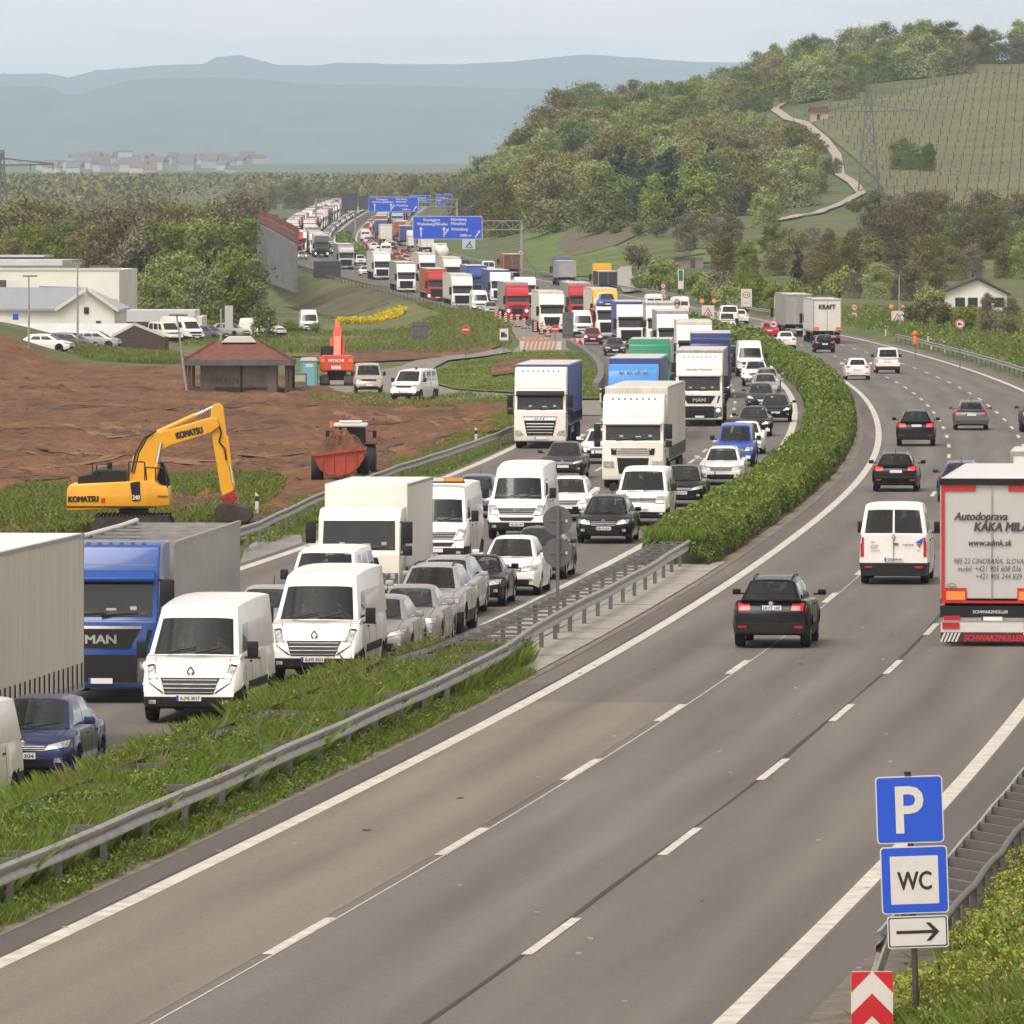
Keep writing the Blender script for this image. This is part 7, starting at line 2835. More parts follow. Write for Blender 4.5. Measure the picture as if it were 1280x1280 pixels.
# ------------------------------------------------------------------ overhead direction signs
GW = mat('gantry_steel', (.30, .30, .295), .5, .4)


def big_sign(root, Y, x0, x1, y0, y1, lines, full=True):
    a, b_ = PZ(x0, y1, Y), PZ(x1, y0, Y)
    w_, h_ = b_.x - a.x, b_.z - a.z
    cx, cz = (a.x + b_.x) / 2, (a.z + b_.z) / 2
    o = rplate(w_, h_, .15, .12).obj('sign_panel', M_WHITE, root, loc=(cx, Y - .5, cz))
    rplate(w_ - .16, h_ - .16, .12, .15).obj('blue_field', M_SIGNBLUE, o)
    m_ = MB()
    for (s_, u, v, hh, f_) in lines:
        m_.text(s_, (-w_ / 2 + u * w_, -.085, -h_ / 2 + v * h_), XD, ZD, hh * h_, 0, bold=.02, fit=f_ * w_)
    if full:
        for (u, v, k) in ((.12, .30, 0), (.45, .30, 1), (.90, .22, 2)):
            X, Z = -w_ / 2 + u * w_, -h_ / 2 + v * h_
            if k < 2:
                m_.box(X - .09, X + .09, -.09, -.08, Z - .75, Z + .45).add([(X - .32, -.088, Z + .4), (X + .32, -.088, Z + .4), (X, -.088, Z + .85)], [(0, 1, 2)])
            if k:
                m_.bar((X, -.085, Z - .5), (X + .55, -.085, Z + .35), .01, .18).add([(X + .3, -.088, Z + .45), (X + .65, -.088, Z + .1), (X + .75, -.088, Z + .6)], [(0, 1, 2)])
    m_.obj('lettering', M_WHITE, o)
    return o


TXT = [('Stuttgart', .27, .84, .12, .24), ('Weinsberg/Ellhofen', .28, .66, .12, .44), ('Nürnberg', .66, .86, .12, .22), ('München', .655, .68, .12, .21), ('Weinsberg', .67, .44, .12, .24), ('1000 m', .76, .17, .11, .16)]


def truss(root, Y, xa, xb, yt, yb, post_px, base=True):
    a, b_ = PZ(xa, yt, Y), PZ(xb, yb, Y)
    m_ = MB()
    for z in (a.z, b_.z):
        for dy in (0, .9):
            m_.bar((a.x, Y + dy, z), (b_.x, Y + dy, z), .14, .14)
    n_ = max(4, int((b_.x - a.x) / 1.4))
    for i in range(n_):
        X0, X1_ = a.x + (b_.x - a.x) * i / n_, a.x + (b_.x - a.x) * (i + 1) / n_
        m_.bar((X0, Y, a.z if i % 2 else b_.z), (X1_, Y, b_.z if i % 2 else a.z), .08, .08)
        m_.bar((X0, Y, a.z), (X0, Y, b_.z), .07, .07)
    m_.obj('truss_beam', GW, root)
    for px in post_px:
        q_ = PZ(px, yt, Y)
        MB().box(q_.x - .22, q_.x + .22, Y + .2, Y + .7, Tz(q_.x, Y) - .5, q_.z).obj('post', GW, root)


t = thing('sign_gantry', 'nearest overhead gantry with the largest blue direction sign', 'sign gantry')
truss(t, 1240, 519, 653, 276, 287, (519, 652))
big_sign(t, 1240, 516, 603, 270, 299, TXT)
c = PZ(586, 305, 1240)
o = rplate(2.0, 1.6, .1, .1).obj('service_plate', mat('pale_blue_sign', (.42, .52, .62), .5), t, loc=(c.x, 1239.5, c.z))
MB().bar((-.4, -.06, -.4), (.3, -.06, .4), .02, .15).bar((.1, -.06, .1), (.5, -.06, -.4), .02, .15).box(-.6, .6, -.07, -.055, -.6, -.5).obj('pictogram', M_INK, o)
t = thing('sign_gantry', 'second overhead gantry with a wide blue direction sign and dark sign backs', 'sign gantry')
truss(t, 1750, 394, 572, 249, 258, (395, 444, 571))
big_sign(t, 1750, 461, 523, 246, 265, TXT)
for (x0, x1, y0, y1) in ((427, 446, 242, 263), (449, 460, 245, 262)):
    a, b_ = PZ(x0, y1, 1749), PZ(x1, y0, 1749)
    MB().box(a.x, b_.x, 1748.6, 1748.8, a.z, b_.z).obj('sign_back', mat('dark_board', (.05, .055, .06), .6), t)
t = thing('sign_gantry', 'farthest overhead gantry with two small blue signs', 'sign gantry')
truss(t, 2150, 428, 580, 254, 259, (429, 560, 579))
big_sign(t, 2150, 512, 538, 244, 253, [('Stuttgart', .5, .65, .2, .6), ('Heilbronn', .5, .3, .2, .6)], False)
big_sign(t, 2150, 545, 566, 243, 259, [('Nürnberg', .4, .75, .13, .6), ('Würzburg', .4, .5, .13, .6), ('Weinsberg', .4, .28, .12, .5)], False)
for i, (x, y, w_, h_, Y) in enumerate(((344, 278, 1.3, 3.4, 1720), (361, 277, 2.6, 1.6, 1720))):
    post_sign('road_sign', ['narrow dark board back above the noise barrier', 'wide dark board back above the noise barrier'][i], x, y, Y, board_back(w_, h_, m_=mat('dark_board')), pr=.07)

# noise barrier
t = thing('noise_barrier', 'grey noise barrier with a rusty slatted top beside the road', 'noise barrier')
m = MB()
m2 = MB()
q = [(372, 305, 353, 1075), (363, 299, 350, 1115), (352, 293, 346, 1170), (340, 286, 342, 1240), (325, 279, 335, 1330), (317, 274, 330, 1420)]
for (xa, ta, ba, Ya), (xb, tb_, bb, Yb) in zip(q[:-1], q[1:]):
    A, B, C, D = PZ(xa, ta, Ya), PZ(xb, tb_, Yb), PZ(xb, bb + 12, Yb), PZ(xa, ba + 12, Ya)
    th = Vector((-.5, 0, 0))
    m.add([A, B, C, D, A + th, B + th, C + th, D + th], [(0, 1, 2, 3), (7, 6, 5, 4), (0, 4, 5, 1), (3, 2, 6, 7), (0, 3, 7, 4), (1, 5, 6, 2)])
    for k in range(12):
        u = k / 12
        E = A.lerp(B, u)
        hgt = 1.9
        m2.bar(E + Vector((-.1, 0, -.1)), E + Vector((.2 - .1, 0, hgt + .25 * (k % 2))), .35, .25)
    m2.bar(A + Vector((-.2, 0, .8)), B + Vector((-.2, 0, .8)), .2, 1.2)
m.obj('wall_panels', mat('barrier_concrete', (.15, .15, .16), .85, var=.25, scale=.3, stretch=(1, .2, 3)), t)
m2.obj('rusty_slats', mat('rusty_slat', (.16, .055, .035), .8, var=.4, scale=1), t)

# ------------------------------------------------------------------ lamp posts, poles, pylons
def lamp(label, x, yt, yb, lean=0, two=True):
    p = G(x, yb)
    top = PZ(x + lean, yt, p.y)
    t = thing('lamp_post', label, 'lamp post', p)
    d_ = top - p
    MB().cyl((0, 0, -.3), d_, .10, 8, r2=.06).obj('pole', M_GALV, t)
    MB().box(d_.x - .5, d_.x + .7, d_.y - .12, d_.y + .12, d_.z, d_.z + .12).obj('lamp_head', M_GREYPOST, t)


lamp('lamp post in front of the solar roof of the gable building', 36, 346, 438)
lamp('taller lamp post beside the gable end window', 97, 327, 438)
lamp('leaning thin pole with a small head before the red pavilion', 235, 395, 495, -14)
lamp('dark lamp post by the white bungalow', 1124, 344, 404)


def pylon(label, base, H, W0, arms, n=9, w=.19):
    t = thing('power_pylon', label, 'pylon', base)
    m_ = MB()
    def wd(u):
        return W0 * (1 - u) ** 1.25 + .5
    for i in range(n):
        u0, u1 = i / n, (i + 1) / n
        c0 = [Vector((sx_ * wd(u0) / 2, sy_ * wd(u0) / 2, u0 * H)) for sx_, sy_ in ((1, 1), (-1, 1), (-1, -1), (1, -1))]
        c1 = [Vector((sx_ * wd(u1) / 2, sy_ * wd(u1) / 2, u1 * H)) for sx_, sy_ in ((1, 1), (-1, 1), (-1, -1), (1, -1))]
        for k in range(4):
            m_.bar(c0[k], c1[k], w, w)
            j = (k + 1) % 4
            m_.bar(c0[k], c1[j], w / 2, w / 2).bar(c0[j], c1[k], w / 2, w / 2).bar(c1[k], c1[j], w / 2, w / 2)
    m_.obj('lattice_mast', M_GREYPOST, t)
    for (z, L_) in arms:
        a_ = MB()
        for sg in (1, -1):
            a_.bar((0, -.4, z), (sg * L_, 0, z + .3), w, w).bar((0, .4, z), (sg * L_, 0, z + .3), w, w).bar((0, 0, z + 1.5), (sg * L_, 0, z + .3), w, w)
            for k in range(1, 5):
                a_.bar((sg * L_ * k / 5, 0, z + .1), (sg * L_ * (k - .5) / 5, 0, z + .3 + 1.1 * (1 - k / 5)), .08, .08)
            for k in (.55, .98):
                a_.cyl((sg * L_ * k, 0, z + .2), (sg * L_ * k, 0, z - 1.0), .1, 6)
        a_.obj('cross_arm', M_GREYPOST, t)
    return t


pb = G(1086, 240)
hp = PZ(1086, 88, pb.y).z - pb.z
pylon('lattice power pylon at the foot of the vineyard', pb, hp, 4.6 * hp / 30, [(hp * .66, 11)])
pb = on(-104.5, 1640)
pylon('lattice power pylon cut off by the picture edge above the woods', pb, PZ(0, 188, 1640).z - pb.z, 4, [(PZ(0, 207, 1640).z - pb.z, 10.6)], w=.3)
# ------------------------------------------------------------------ building site machines
YEL = mat('machine_yellow', (.70, .35, .008), .4, var=.10, scale=1.2, coat=.3)
MRED = mat('machine_orange', (.62, .075, .02), .4, var=.12, scale=1.2, coat=.3)
DIRTY = mat('muddy_steel', (.045, .035, .03), .8, var=.4, scale=3)
gp = G(165, 668)
t = thing('excavator', 'yellow tracked excavator with its bent boom and bucket down', 'excavator', gp, 0)
KS = F / gp.y


def kx(x):
    return (x - 165) / KS


def kz(y):
    return (668 - y) / KS


def kp(pts):
    return [(kx(x), kz(y)) for x, y in pts]


tr = MB()
for yy in (-1.3, .7):
    tr.prism(kp([(116, 655), (122, 645), (210, 643), (216, 650), (214, 662), (205, 669), (126, 669), (117, 664)]), yy, yy + .6)
    for x in range(120, 214, 5):
        tr.box(kx(x), kx(x + 3), yy - .02, yy + .62, kz(671), kz(668.5)).box(kx(x), kx(x + 3), yy - .02, yy + .62, kz(645), kz(642))
tr.box(kx(150), kx(185), -.7, .7, kz(655), kz(636))
tr.obj('tracks', DIRTY, t, bevel=.02)
o = MB().prism(kp([(86, 610), (90, 604), (150, 601), (196, 599), (200, 606), (212, 608), (215, 630), (200, 632), (86, 637)]), -1.38, 1.38).obj('superstructure', YEL, t, bevel=.06, smooth=40)
MB().prism(kp([(165, 602), (177, 600), (178, 624), (168, 625)]), -1.41, -1.385).obj('side_grille', M_PLASTIC, o)
MB().text('240', (kx(172.5), -1.42, kz(620)), XD, ZD, .16, 0, bold=.03, fit=.24).obj('number', M_WHITE, o)
MB().text('KOMATSU', (kx(107), -1.40, kz(622)), (1, 0, .015), ZD, .20, 0, bold=.05, fit=1.02).text('KOMATSU', (kx(206), -1.40, kz(619)), XD, ZD, .07, 0, bold=.03, fit=.36).obj('lettering', M_INK, o)
MB().box(kx(129), kx(134), -1.40, -1.38, kz(627), kz(621)).obj('red_decal', M_SIGNRED, o)
MB().box(kx(86), kx(198), -1.395, -1.38, kz(633), kz(631)).obj('panel_joint', M_PLASTIC, o)
MB().prism(kp([(99, 604), (100, 594), (118, 591), (120, 587), (140, 586), (158, 587), (160, 603)]), -1.1, .6).cyl((kx(137), 0, kz(586)), (kx(137), 0, kz(578)), .1, 8).obj('engine_hood', M_PLASTIC, t, bevel=.05)
MB().prism(kp([(176, 606), (176, 588), (182, 578), (203, 578), (211, 600), (211, 608)]), .45, 1.3).obj('cab', M_PLASTIC, t, bevel=.05)
rl = MB()
for a_, b_ in (((163, 602), (163, 576)), ((163, 576), (182, 576)), ((183, 602), (183, 576)), ((186, 606), (184, 583)), ((184, 583), (208, 584)), ((208, 584), (214, 628)), ((196, 584), (197, 606)), ((118, 594), (118, 580)), ((123, 592), (123, 580))):
    rl.cyl((kx(a_[0]), -1.25, kz(a_[1])), (kx(b_[0]), -1.25, kz(b_[1])), .025, 6)
rl.obj('hand_rail', M_INK, t)
MB().prism(kp([(162, 600), (166, 572), (178, 550), (190, 541), (206, 538), (262, 522), (272, 522), (275, 533), (264, 541), (214, 557), (203, 563), (195, 582), (189, 606), (168, 612)]), -.32, .32).obj('boom', YEL, t, bevel=.04)
MB().text('KOMATSU', (kx(237), -.335, kz(540.5)), Vector((1, 0, .235)).normalized(), Vector((-.235, 0, 1)).normalized(), .23, 0, bold=.05, fit=.92).obj('lettering', M_INK, t)
MB().prism(kp([(264, 512), (267, 505), (274, 504), (279, 508), (283, 540), (290, 585), (294, 606), (290, 622), (279, 624), (276, 612), (271, 580), (263, 534)]), -.2, .2).obj('stick', YEL, t, bevel=.03)
MB().cyl((kx(196), -.05, kz(541)), (kx(244), -.05, kz(519)), .085, 10, 0).cyl((kx(244), -.05, kz(519)), (kx(268), -.05, kz(508)), .05, 10, 1).obj('arm_cylinder', [YEL, M_CHROME], t, smooth=60)
for yy in (-.42, .42):
    MB().cyl((kx(191), yy, kz(606)), (kx(197), yy, kz(580)), .09, 10, 0).cyl((kx(197), yy, kz(580)), (kx(202), yy, kz(553)), .055, 10, 1).obj('boom_cylinder', [YEL, M_CHROME], t, smooth=60)
MB().cyl((kx(284), -.26, kz(545)), (kx(288), -.26, kz(582)), .06, 10, 0).cyl((kx(288), -.26, kz(582)), (kx(291), -.26, kz(604)), .035, 10, 1).obj('bucket_cylinder', [YEL, M_CHROME], t, smooth=60)
hs_ = MB()
hs_.tube([(kx(x), -.36, kz(y)) for x, y in ((165, 590), (170, 566), (181, 547), (192, 540))], .035, 6).tube([(kx(x), -.30, kz(y)) for x, y in ((168, 592), (174, 566), (185, 546), (196, 538))], .035, 6)
hs_.tube([(kx(x), -.26, kz(y)) for x, y in ((262, 526), (272, 526), (277, 540), (274, 552), (281, 560), (283, 575))], .03, 6)
hs_.obj('hydraulic_hose', M_INK, t)
MB().prism(kp([(276, 620), (292, 612), (297, 622), (290, 631), (280, 630)]), -.28, .28).obj('quick_hitch', mat('hitch_red', (.28, .012, .02), .5, var=.4, scale=6), t, bevel=.03)
MB().prism(kp([(268, 636), (274, 630), (282, 627), (294, 630), (312, 634), (317, 644), (312, 652), (280, 652), (272, 648)]), -.8, .8).obj('bucket', DIRTY, t, bevel=.04)

# orange excavator seen from behind
gp = G(421, 484)
S = F / gp.y
t = thing('excavator', 'orange excavator seen from behind with its arm raised', 'excavator', gp)
hx = lambda x: (x - 421.5) / S
hzv = lambda y: (484 - y) / S
for (a_, b_) in ((401, 412), (431, 443)):
    MB().prism([(-2, 0), (1.6, 0), (2.0, .35), (1.8, .85), (-1.8, .85), (-2.2, .35)], hx(a_), hx(b_), 0, 'yz').obj('track', DIRTY, t, bevel=.05)
MB().box(hx(410), hx(433), -1, 1, .5, 1.25).obj('undercarriage', DIRTY, t)
o = MB().prism([(hx(401), hzv(463)), (hx(443), hzv(463)), (hx(443), hzv(447)), (hx(440), hzv(443.5)), (hx(404), hzv(443.5)), (hx(401), hzv(447))], -2.0, -.6).obj('counterweight', MRED, t, bevel=.06)
MB().text('HITACHI', (0, -2.02, hzv(450)), XD, ZD, .22, 0, bold=.05, fit=1.05).box(-.35, .35, -2.02, -2.01, hzv(461), hzv(456.5)).obj('lettering', M_WHITE, o)
MB().box(hx(402), hx(407), -2.02, -2.01, hzv(452), hzv(448)).box(hx(437), hx(442), -2.02, -2.01, hzv(452), hzv(448)).obj('amber_reflector', M_AMBER, o)
MB().box(hx(402), hx(442), -.6, 1.6, 1.1, hzv(447)).obj('superstructure', MRED, t, bevel=.05)
o = MB().box(hx(401.5), hx(417), -.4, 1.6, hzv(447), hzv(432.5)).obj('cab', M_PLASTIC, t, bevel=.08)
MB().box(hx(403.5), hx(415.5), -.42, -.4, hzv(444), hzv(434)).obj('rear_window', M_GLASS, o)
MB().prism([(-.6, hzv(446)), (.2, hzv(446)), (1.6, hzv(418)), (2.4, hzv(412)), (1.6, hzv(410)), (.5, hzv(420))], hx(417), hx(427), 0, 'yz').obj('boom', MRED, t, bevel=.05)
MB().prism([(1.4, hzv(418)), (2.6, hzv(420)), (2.2, hzv(403)), (1.8, hzv(402))], hx(418.5), hx(425), 0, 'yz').obj('stick', MRED, t, bevel=.04)
for x in (415, 429):
    MB().cyl((hx(x), .0, hzv(444)), (hx(x), 1.2, hzv(424)), .11, 8).obj('boom_cylinder', MRED, t)

# tractor with tipping trailer
gp = G(425, 602)
S = F / gp.y
TRL = mat('trailer_red', (.36, .055, .03), .55, var=.28, scale=1.6, detail=6)
t = thing('tipping_trailer', 'rusty red tipping trailer heaped with soil behind the tractor', 'trailer', gp)
qx = lambda x: (x - 425) / S
qz = lambda y: (602 - y) / S
pr_ = [(393, 567), (396, 576), (402, 586), (410, 592), (425, 594), (440, 590), (450, 582), (456, 572), (458, 560)]
o = MB().prism([(qx(x), qz(y)) for x, y in pr_], -2.2, 2.2).obj('trough', TRL, t, bevel=.03)
m = MB()
for x0, y0, x1, y1 in ((393, 567, 458, 559),):
    m.bar((qx(x0), -2.24, qz(y0)), (qx(x1), -2.24, qz(y1)), .10, .12)
for x, ya, yb in ((404, 568, 586), (418, 566, 592), (432, 565, 591), (446, 563, 584)):
    m.bar((qx(x), -2.23, qz(ya)), (qx(x), -2.23, qz(yb)), .07, .06)
m.obj('ribs', TRL, o)
mbs = MB()
for i in range(10):
    u0 = i / 10
sv = MB()
nn = 14
vs_, fs_ = [], []
for i in range(nn):
    for j in range(nn):
        u, v = i / (nn - 1), j / (nn - 1)
        e = math.sin(math.pi * u) * math.sin(math.pi * v)
        vs_.append((qx(394 + 63 * u), -2.15 + 4.3 * v, qz(566.5 - 7 * u) + .85 * e * (1 + .25 * RNG.uniform(-1, 1)) - .02))
for i in range(nn - 1):
    for j in range(nn - 1):
        k = i * nn + j
        fs_.append((k, k + nn, k + nn + 1, k + 1))
tag(sv.add(vs_, fs_).obj('soil_heap', EARTH, None, loc=gp), 'heap of brown soil lying in the red trailer', 'soil heap')
MB().box(-.5, .5, -2, 2, .45, .8).obj('chassis', DIRTY, t)
for sg in (1, -1):
    ty, rim = wheel(.55, .5, 10, 20)
    w_ = link('wheel', ty, t, (sg * .95, .3, .55), math.pi / 2)
    link('rim', rim, w_)
t = thing('tractor', 'muddy tractor with a white cab roof pulling the red trailer', 'tractor', gp + Vector((.35, 5.0, 0)))
t.scale = (.80, .80, .80)
o = MB().prism([(-.85, 1.2), (.85, 1.2), (.8, 2.45), (.68, 2.75), (-.68, 2.75), (-.8, 2.45)], -.8, .9).obj('cab', M_GLASS, t)
MB().box(-.9, .9, -1.0, 1.0, 2.72, 2.92).obj('cab_roof', M_WHITE, t, bevel=.06)
MB().box(-.6, .6, -.9, .6, 2.95, 3.05).obj('roof_hatch', CREAM, t, bevel=.03)
MB().cyl((-1.0, -.8, 2.7), (-1.0, -.8, 3.05), .10, 10).obj('beacon', M_ORANGE, t)
for sx_ in (-.82, .82):
    MB().bar((sx_, -.82, 1.1), (sx_ * .92, -.82, 2.8), .08, .08).obj('cab_post', M_PLASTIC, t)
MB().box(-.45, .45, .8, 2.8, .9, 1.75).obj('bonnet', GREEN, t, bevel=.1)
MB().box(-.5, .5, -1.2, 2.6, .6, 1.2).obj('chassis', DIRTY, t)
for sx_ in (-1.05, 1.05):
    for (yy, r) in ((-.4, .9), (2.1, .65)):
        ty, rim = wheel(r, .55, 10, 20)
        w_ = link('wheel', ty, t, (sx_, yy, r), math.pi / 2)
        link('rim', rim, w_)
    MB().box(sx_ - .35, sx_ + .35, -1.0, .4, 1.8, 1.88).obj('mudguard', DIRTY, t, bevel=.03)
for sg in (1, -1):
    MB().box(sg * 1.25 - .1, sg * 1.25 + .1, .8, .95, 2.1, 2.5).bar((sg * .85, .85, 2.5), (sg * 1.2, .87, 2.4), .04, .04).obj('wing_mirror', M_PLASTIC, t)

# ------------------------------------------------------------------ pavilion and site huts
gp = G(298, 493)
S = F / gp.y
t = thing('pavilion', 'rest-area pavilion with red hipped roof and dark timber posts', 'pavilion', gp)
vx = lambda x: (x - 298) / S
vz = lambda y: (493 - y) / S
TILE = mat('red_roof_tiles', (.15, .052, .036), .8, var=.4, scale=2.5, stretch=(1, 1, 4), bump=.4, bscale=8)
E = vz(450)
RZ_ = vz(427)
x0, x1, ya, yb = vx(231), vx(366), -1.0, 6.4
ra, rb = vx(268), vx(322)
rf = MB().add([(x0, ya, E), (x1, ya, E), (x1, yb, E), (x0, yb, E), (ra, 2.7, RZ_), (rb, 2.7, RZ_)], [(0, 1, 5, 4), (1, 2, 5), (2, 3, 4, 5), (3, 0, 4)])
o = rf.obj('roof', TILE, t)
m = MB()
for a_, b_ in (((x0, ya), (ra, 2.7)), ((x1, ya), (rb, 2.7))):
    for k in range(16):
        u = k / 16
        c_ = Vector((a_[0], a_[1], E)).lerp(Vector((b_[0], b_[1], RZ_)), u)
        m.box(c_.x - .10, c_.x + .10, c_.y - .1, c_.y + .12, c_.z - .02, c_.z + .09)
m.obj('hip_tiles', TILE, o)
MB().prism([(vx(275), RZ_ - .1), (vx(319), RZ_ - .1), (vx(312), RZ_ + .32), (vx(284), RZ_ + .32)], 2.0, 3.4).obj('roof_light', M_WHITE, o, bevel=.04)
MB().box(x0 - .02, x1 + .02, ya - .06, ya, vz(456.5), E + .02).box(x0 - .06, x0 - .02, ya, yb, vz(456.5), E + .02).box(x1 + .02, x1 + .06, ya, yb, vz(456.5), E + .02).obj('fascia', mat('fascia_grey', (.10, .10, .105), .7, var=.3, scale=1), t)
WALLM = mat('weathered_render', (.21, .19, .165), .85, var=.3, scale=.8, detail=8)
o = MB().box(vx(250), vx(345), .3, 5.4, 0, vz(456)).obj('wall', WALLM, t)
MB().text('EBEREN', (vx(281), .29, vz(475)), XD, ZD, .42, 0, bold=.01, fit=1.75).obj('graffiti', mat('graffiti_grey', (.10, .095, .09), .8), o)
MB().box(vx(300), vx(303), .26, .30, 0, vz(456)).obj('wall_post', M_WOOD, o)
for x in (232, 237, 358, 363):
    for yy in (-.8, 5.8):
        MB().box(vx(x) - .08, vx(x) + .14, yy, yy + .22, -.2, E).obj('timber_post', M_WOOD, t)
MB().box(vx(228), vx(368), -1.4, 7, -.4, .06).obj('base_slab', M_CONC, t)
MB().bar((vx(268), .1, .45), (vx(335), .1, .45), .3, .08).obj('bench', M_WOOD, t)

gp = G(386, 485)
S = F / gp.y
t = thing('portable_toilet', 'turquoise portable toilet with white roof beside the pavilion', 'portable toilet', gp)
w_ = 21 / S / 2
MB().box(-w_, w_, 0, 1.2, 0, 34 / S).obj('cabin', mat('toilet_turquoise', (.12, .32, .36), .5, var=.1), t, bevel=.04)
MB().prism([(-w_ - .05, 34 / S), (w_ + .05, 34 / S), (w_ - .1, 38 / S), (-w_ + .1, 38 / S)], -.05, 1.25).obj('roof', M_WHITE, t)
MB().box(-w_ * .7, w_ * .7, -.03, 0, .1, 31 / S).obj('door', mat('toilet_door', (.17, .40, .44), .5), t)
MB().box(-.2, .3, -.05, -.03, 26 / S, 30 / S).obj('notice', M_WHITE, t)
gp = G(374, 487)
t = thing('site_container', 'small grey-green site container next to the portable toilet', 'container', gp)
MB().box(-.5, .5, 0, 1.2, .1, 1.15).obj('container_body', mat('skip_green', (.10, .14, .12), .6, var=.25, scale=2), t, bevel=.03)
MB().box(-.42, .42, -.02, 0, .55, 1.0).obj('window', mat('notice_pale', (.4, .42, .25), .6), t)

# ------------------------------------------------------------------ buildings
WALLW = mat('white_render', (.76, .74, .69), .8, var=.08, scale=.2)
ROOFL = mat('pale_sheet_roof', (.55, .56, .57), .5, var=.12, scale=.5, stretch=(1, .2, 1))
ROOFD = mat('dark_roof_tiles', (.045, .04, .04), .8, var=.3, scale=1)
SOLAR = mat('solar_panels', (.20, .22, .25), .25, var=.1, scale=.6, spec=.8)


def bx(name, xa, xb, yt, yb, Y, depth, m_, parent, off=0.):
    a_, b_ = PZ(xa, yb, Y), PZ(xb, yt, Y)
    return MB().box(a_.x, b_.x, Y + off, Y + depth, a_.z, b_.z).obj(name, m_, parent)


Y = 830
t = thing('industrial_hall', 'big flat-roofed white industrial hall behind the gable building', 'building')
bx('wall', -60, 149, 337, 400, Y, 40, WALLW, t)
bx('parapet', -60, 150, 335, 338, Y - .1, .8, M_WHITE, t)
bx('roof_unit', 112, 135, 332, 337, Y, 3, M_GREYPOST, t, .5)
bx('red_panel', 140, 147, 374, 381, Y - .05, .0, mat('faded_red'), t, -.1)
t = thing('industrial_hall', 'long low white roofed hall far behind at the picture edge', 'building')
bx('wall', -80, 76, 331, 350, 900, 40, WALLW, t)
bx('roof', -80, 78, 325, 332, 899.5, 41, ROOFL, t)
bx('strip_window', -10, 8, 350, 362, 828, .1, M_GLASS, t)
t = thing('factory_roof', 'dark distant flat building with a pale roof edge behind the halls', 'building')
bx('wall', -80, 55, 321, 330, 960, 20, M_GREYPOST, t)
bx('roof_edge', -80, 55, 319, 321.5, 959.5, 21, ROOFL, t)


def gable(name, label, Y, xl, xr, xa, ya, ye, yb, lenx, wallm, roofm, over=.5, side='l'):
    """gable end facing the camera with the long side running away to one hand"""
    t = thing(name, label, 'building')
    A, Lf, Rg, B0, B1 = PZ(xa, ya, Y), PZ(xl, ye, Y), PZ(xr, ye, Y), PZ(xl, yb, Y), PZ(xr, yb, Y)
    zb = B0.z - .5
    return t, A, Lf, Rg, zb


Y = 765
t, A, Lf, Rg, zb = gable('gable_building', 'white gabled building with solar panels on its long roof', Y, 73, 143, 109, 362, 387, 406, 0, WALLW, SOLAR)
xb_ = Lf.x - 14
m = MB().add([(Lf.x, Y, zb), (Rg.x, Y, zb), (Rg.x, Y, Rg.z), (A.x, Y, A.z), (Lf.x, Y, Lf.z), (xb_, Y + 3.0, zb), (xb_, Y + 3.0, Lf.z), (Rg.x, Y + 24, zb), (Rg.x, Y + 24, Rg.z)], [(0, 1, 2, 3, 4), (5, 0, 4, 6), (1, 7, 8, 2)])
m.obj('wall', WALLW, t)
back = Vector((-14, 3.0, 0))
m = MB()
th = Vector((0, 0, .22))
ov = Vector((0, -.5, 0))
for (p_, q_) in ((Lf + Vector((-.3, 0, -.15)), A), (A, Rg + Vector((.4, 0, -.2)))):
    bk = back if q_ is A or (q_ - A).length < .01 else Vector((-14, 20, 0))
    P0, P1, P2, P3 = p_ + ov, q_ + ov, q_ + Vector((-14, 3, 0)), p_ + Vector((-14, 3, 0))
    if p_ is A:
        P2, P3 = q_ + Vector((0, 24, 0)), A + Vector((-6, 24, 0))
    m.add([P0, P1, P2, P3, P0 + th, P1 + th, P2 + th, P3 + th], [(0, 3, 2, 1), (4, 5, 6, 7), (0, 1, 5, 4), (1, 2, 6, 5), (2, 3, 7, 6), (3, 0, 4, 7)])
o = m.obj('roof', SOLAR, t)
MB().bar(Lf + ov + Vector((-.3, -.05, -.05)), A + ov + Vector((0, -.05, .1)), .08, .3).bar(A + ov + Vector((0, -.05, .1)), Rg + ov + Vector((.4, -.05, -.1)), .08, .3).obj('barge_board', M_WHITE, t)
bx('window', 105, 111, 384, 392, Y - .06, .0, M_GLASS, t, -.05)
bx('window', 120, 126, 401, 406, Y - .06, .0, M_GLASS, t, -.05)
bx('entrance_sign', 16, 23, 392, 400, Y - 1, .2, M_SIGNBLUE, t)
Y = 728
t = thing('long_shed', 'long low shed with pale sheet roof and dark open gable end', 'building')
a_, b_ = PZ(-60, 421, Y), PZ(150, 437, Y)
MB().box(a_.x, b_.x, Y, Y + 10, b_.z - .5, a_.z).obj('wall', WALLW, t)
r0, r1, r2 = PZ(-60, 421, Y), PZ(140, 421, Y), PZ(168, 405, Y)
MB().add([r0 + Vector((0, -.4, 0)), r1 + Vector((0, -.4, 0)), Vector((r2.x, Y + 5, r2.z)), Vector((r0.x, Y + 5, r2.z)), Vector((r1.x + 4, Y + 10, r1.z)), Vector((r0.x, Y + 10, r1.z))], [(0, 1, 2, 3), (3, 2, 4, 5)]).obj('roof', ROOFL, t)
e0, e1, e2 = PZ(140, 420, Y - .3), PZ(168, 405, Y - .3), PZ(206, 420, Y - .3)
MB().add([e0, e1, e2, PZ(206, 437, Y - .3), PZ(140, 437, Y - .3)], [(0, 1, 2, 3, 4)]).box(e0.x, e2.x, Y - .28, Y + 8, PZ(0, 437, Y).z - .3, PZ(0, 422, Y).z).obj('open_gable', M_WOOD, t)
MB().bar(e0, e1, .1, .25).bar(e1, e2, .1, .25).obj('barge_board', ROOFL, t)
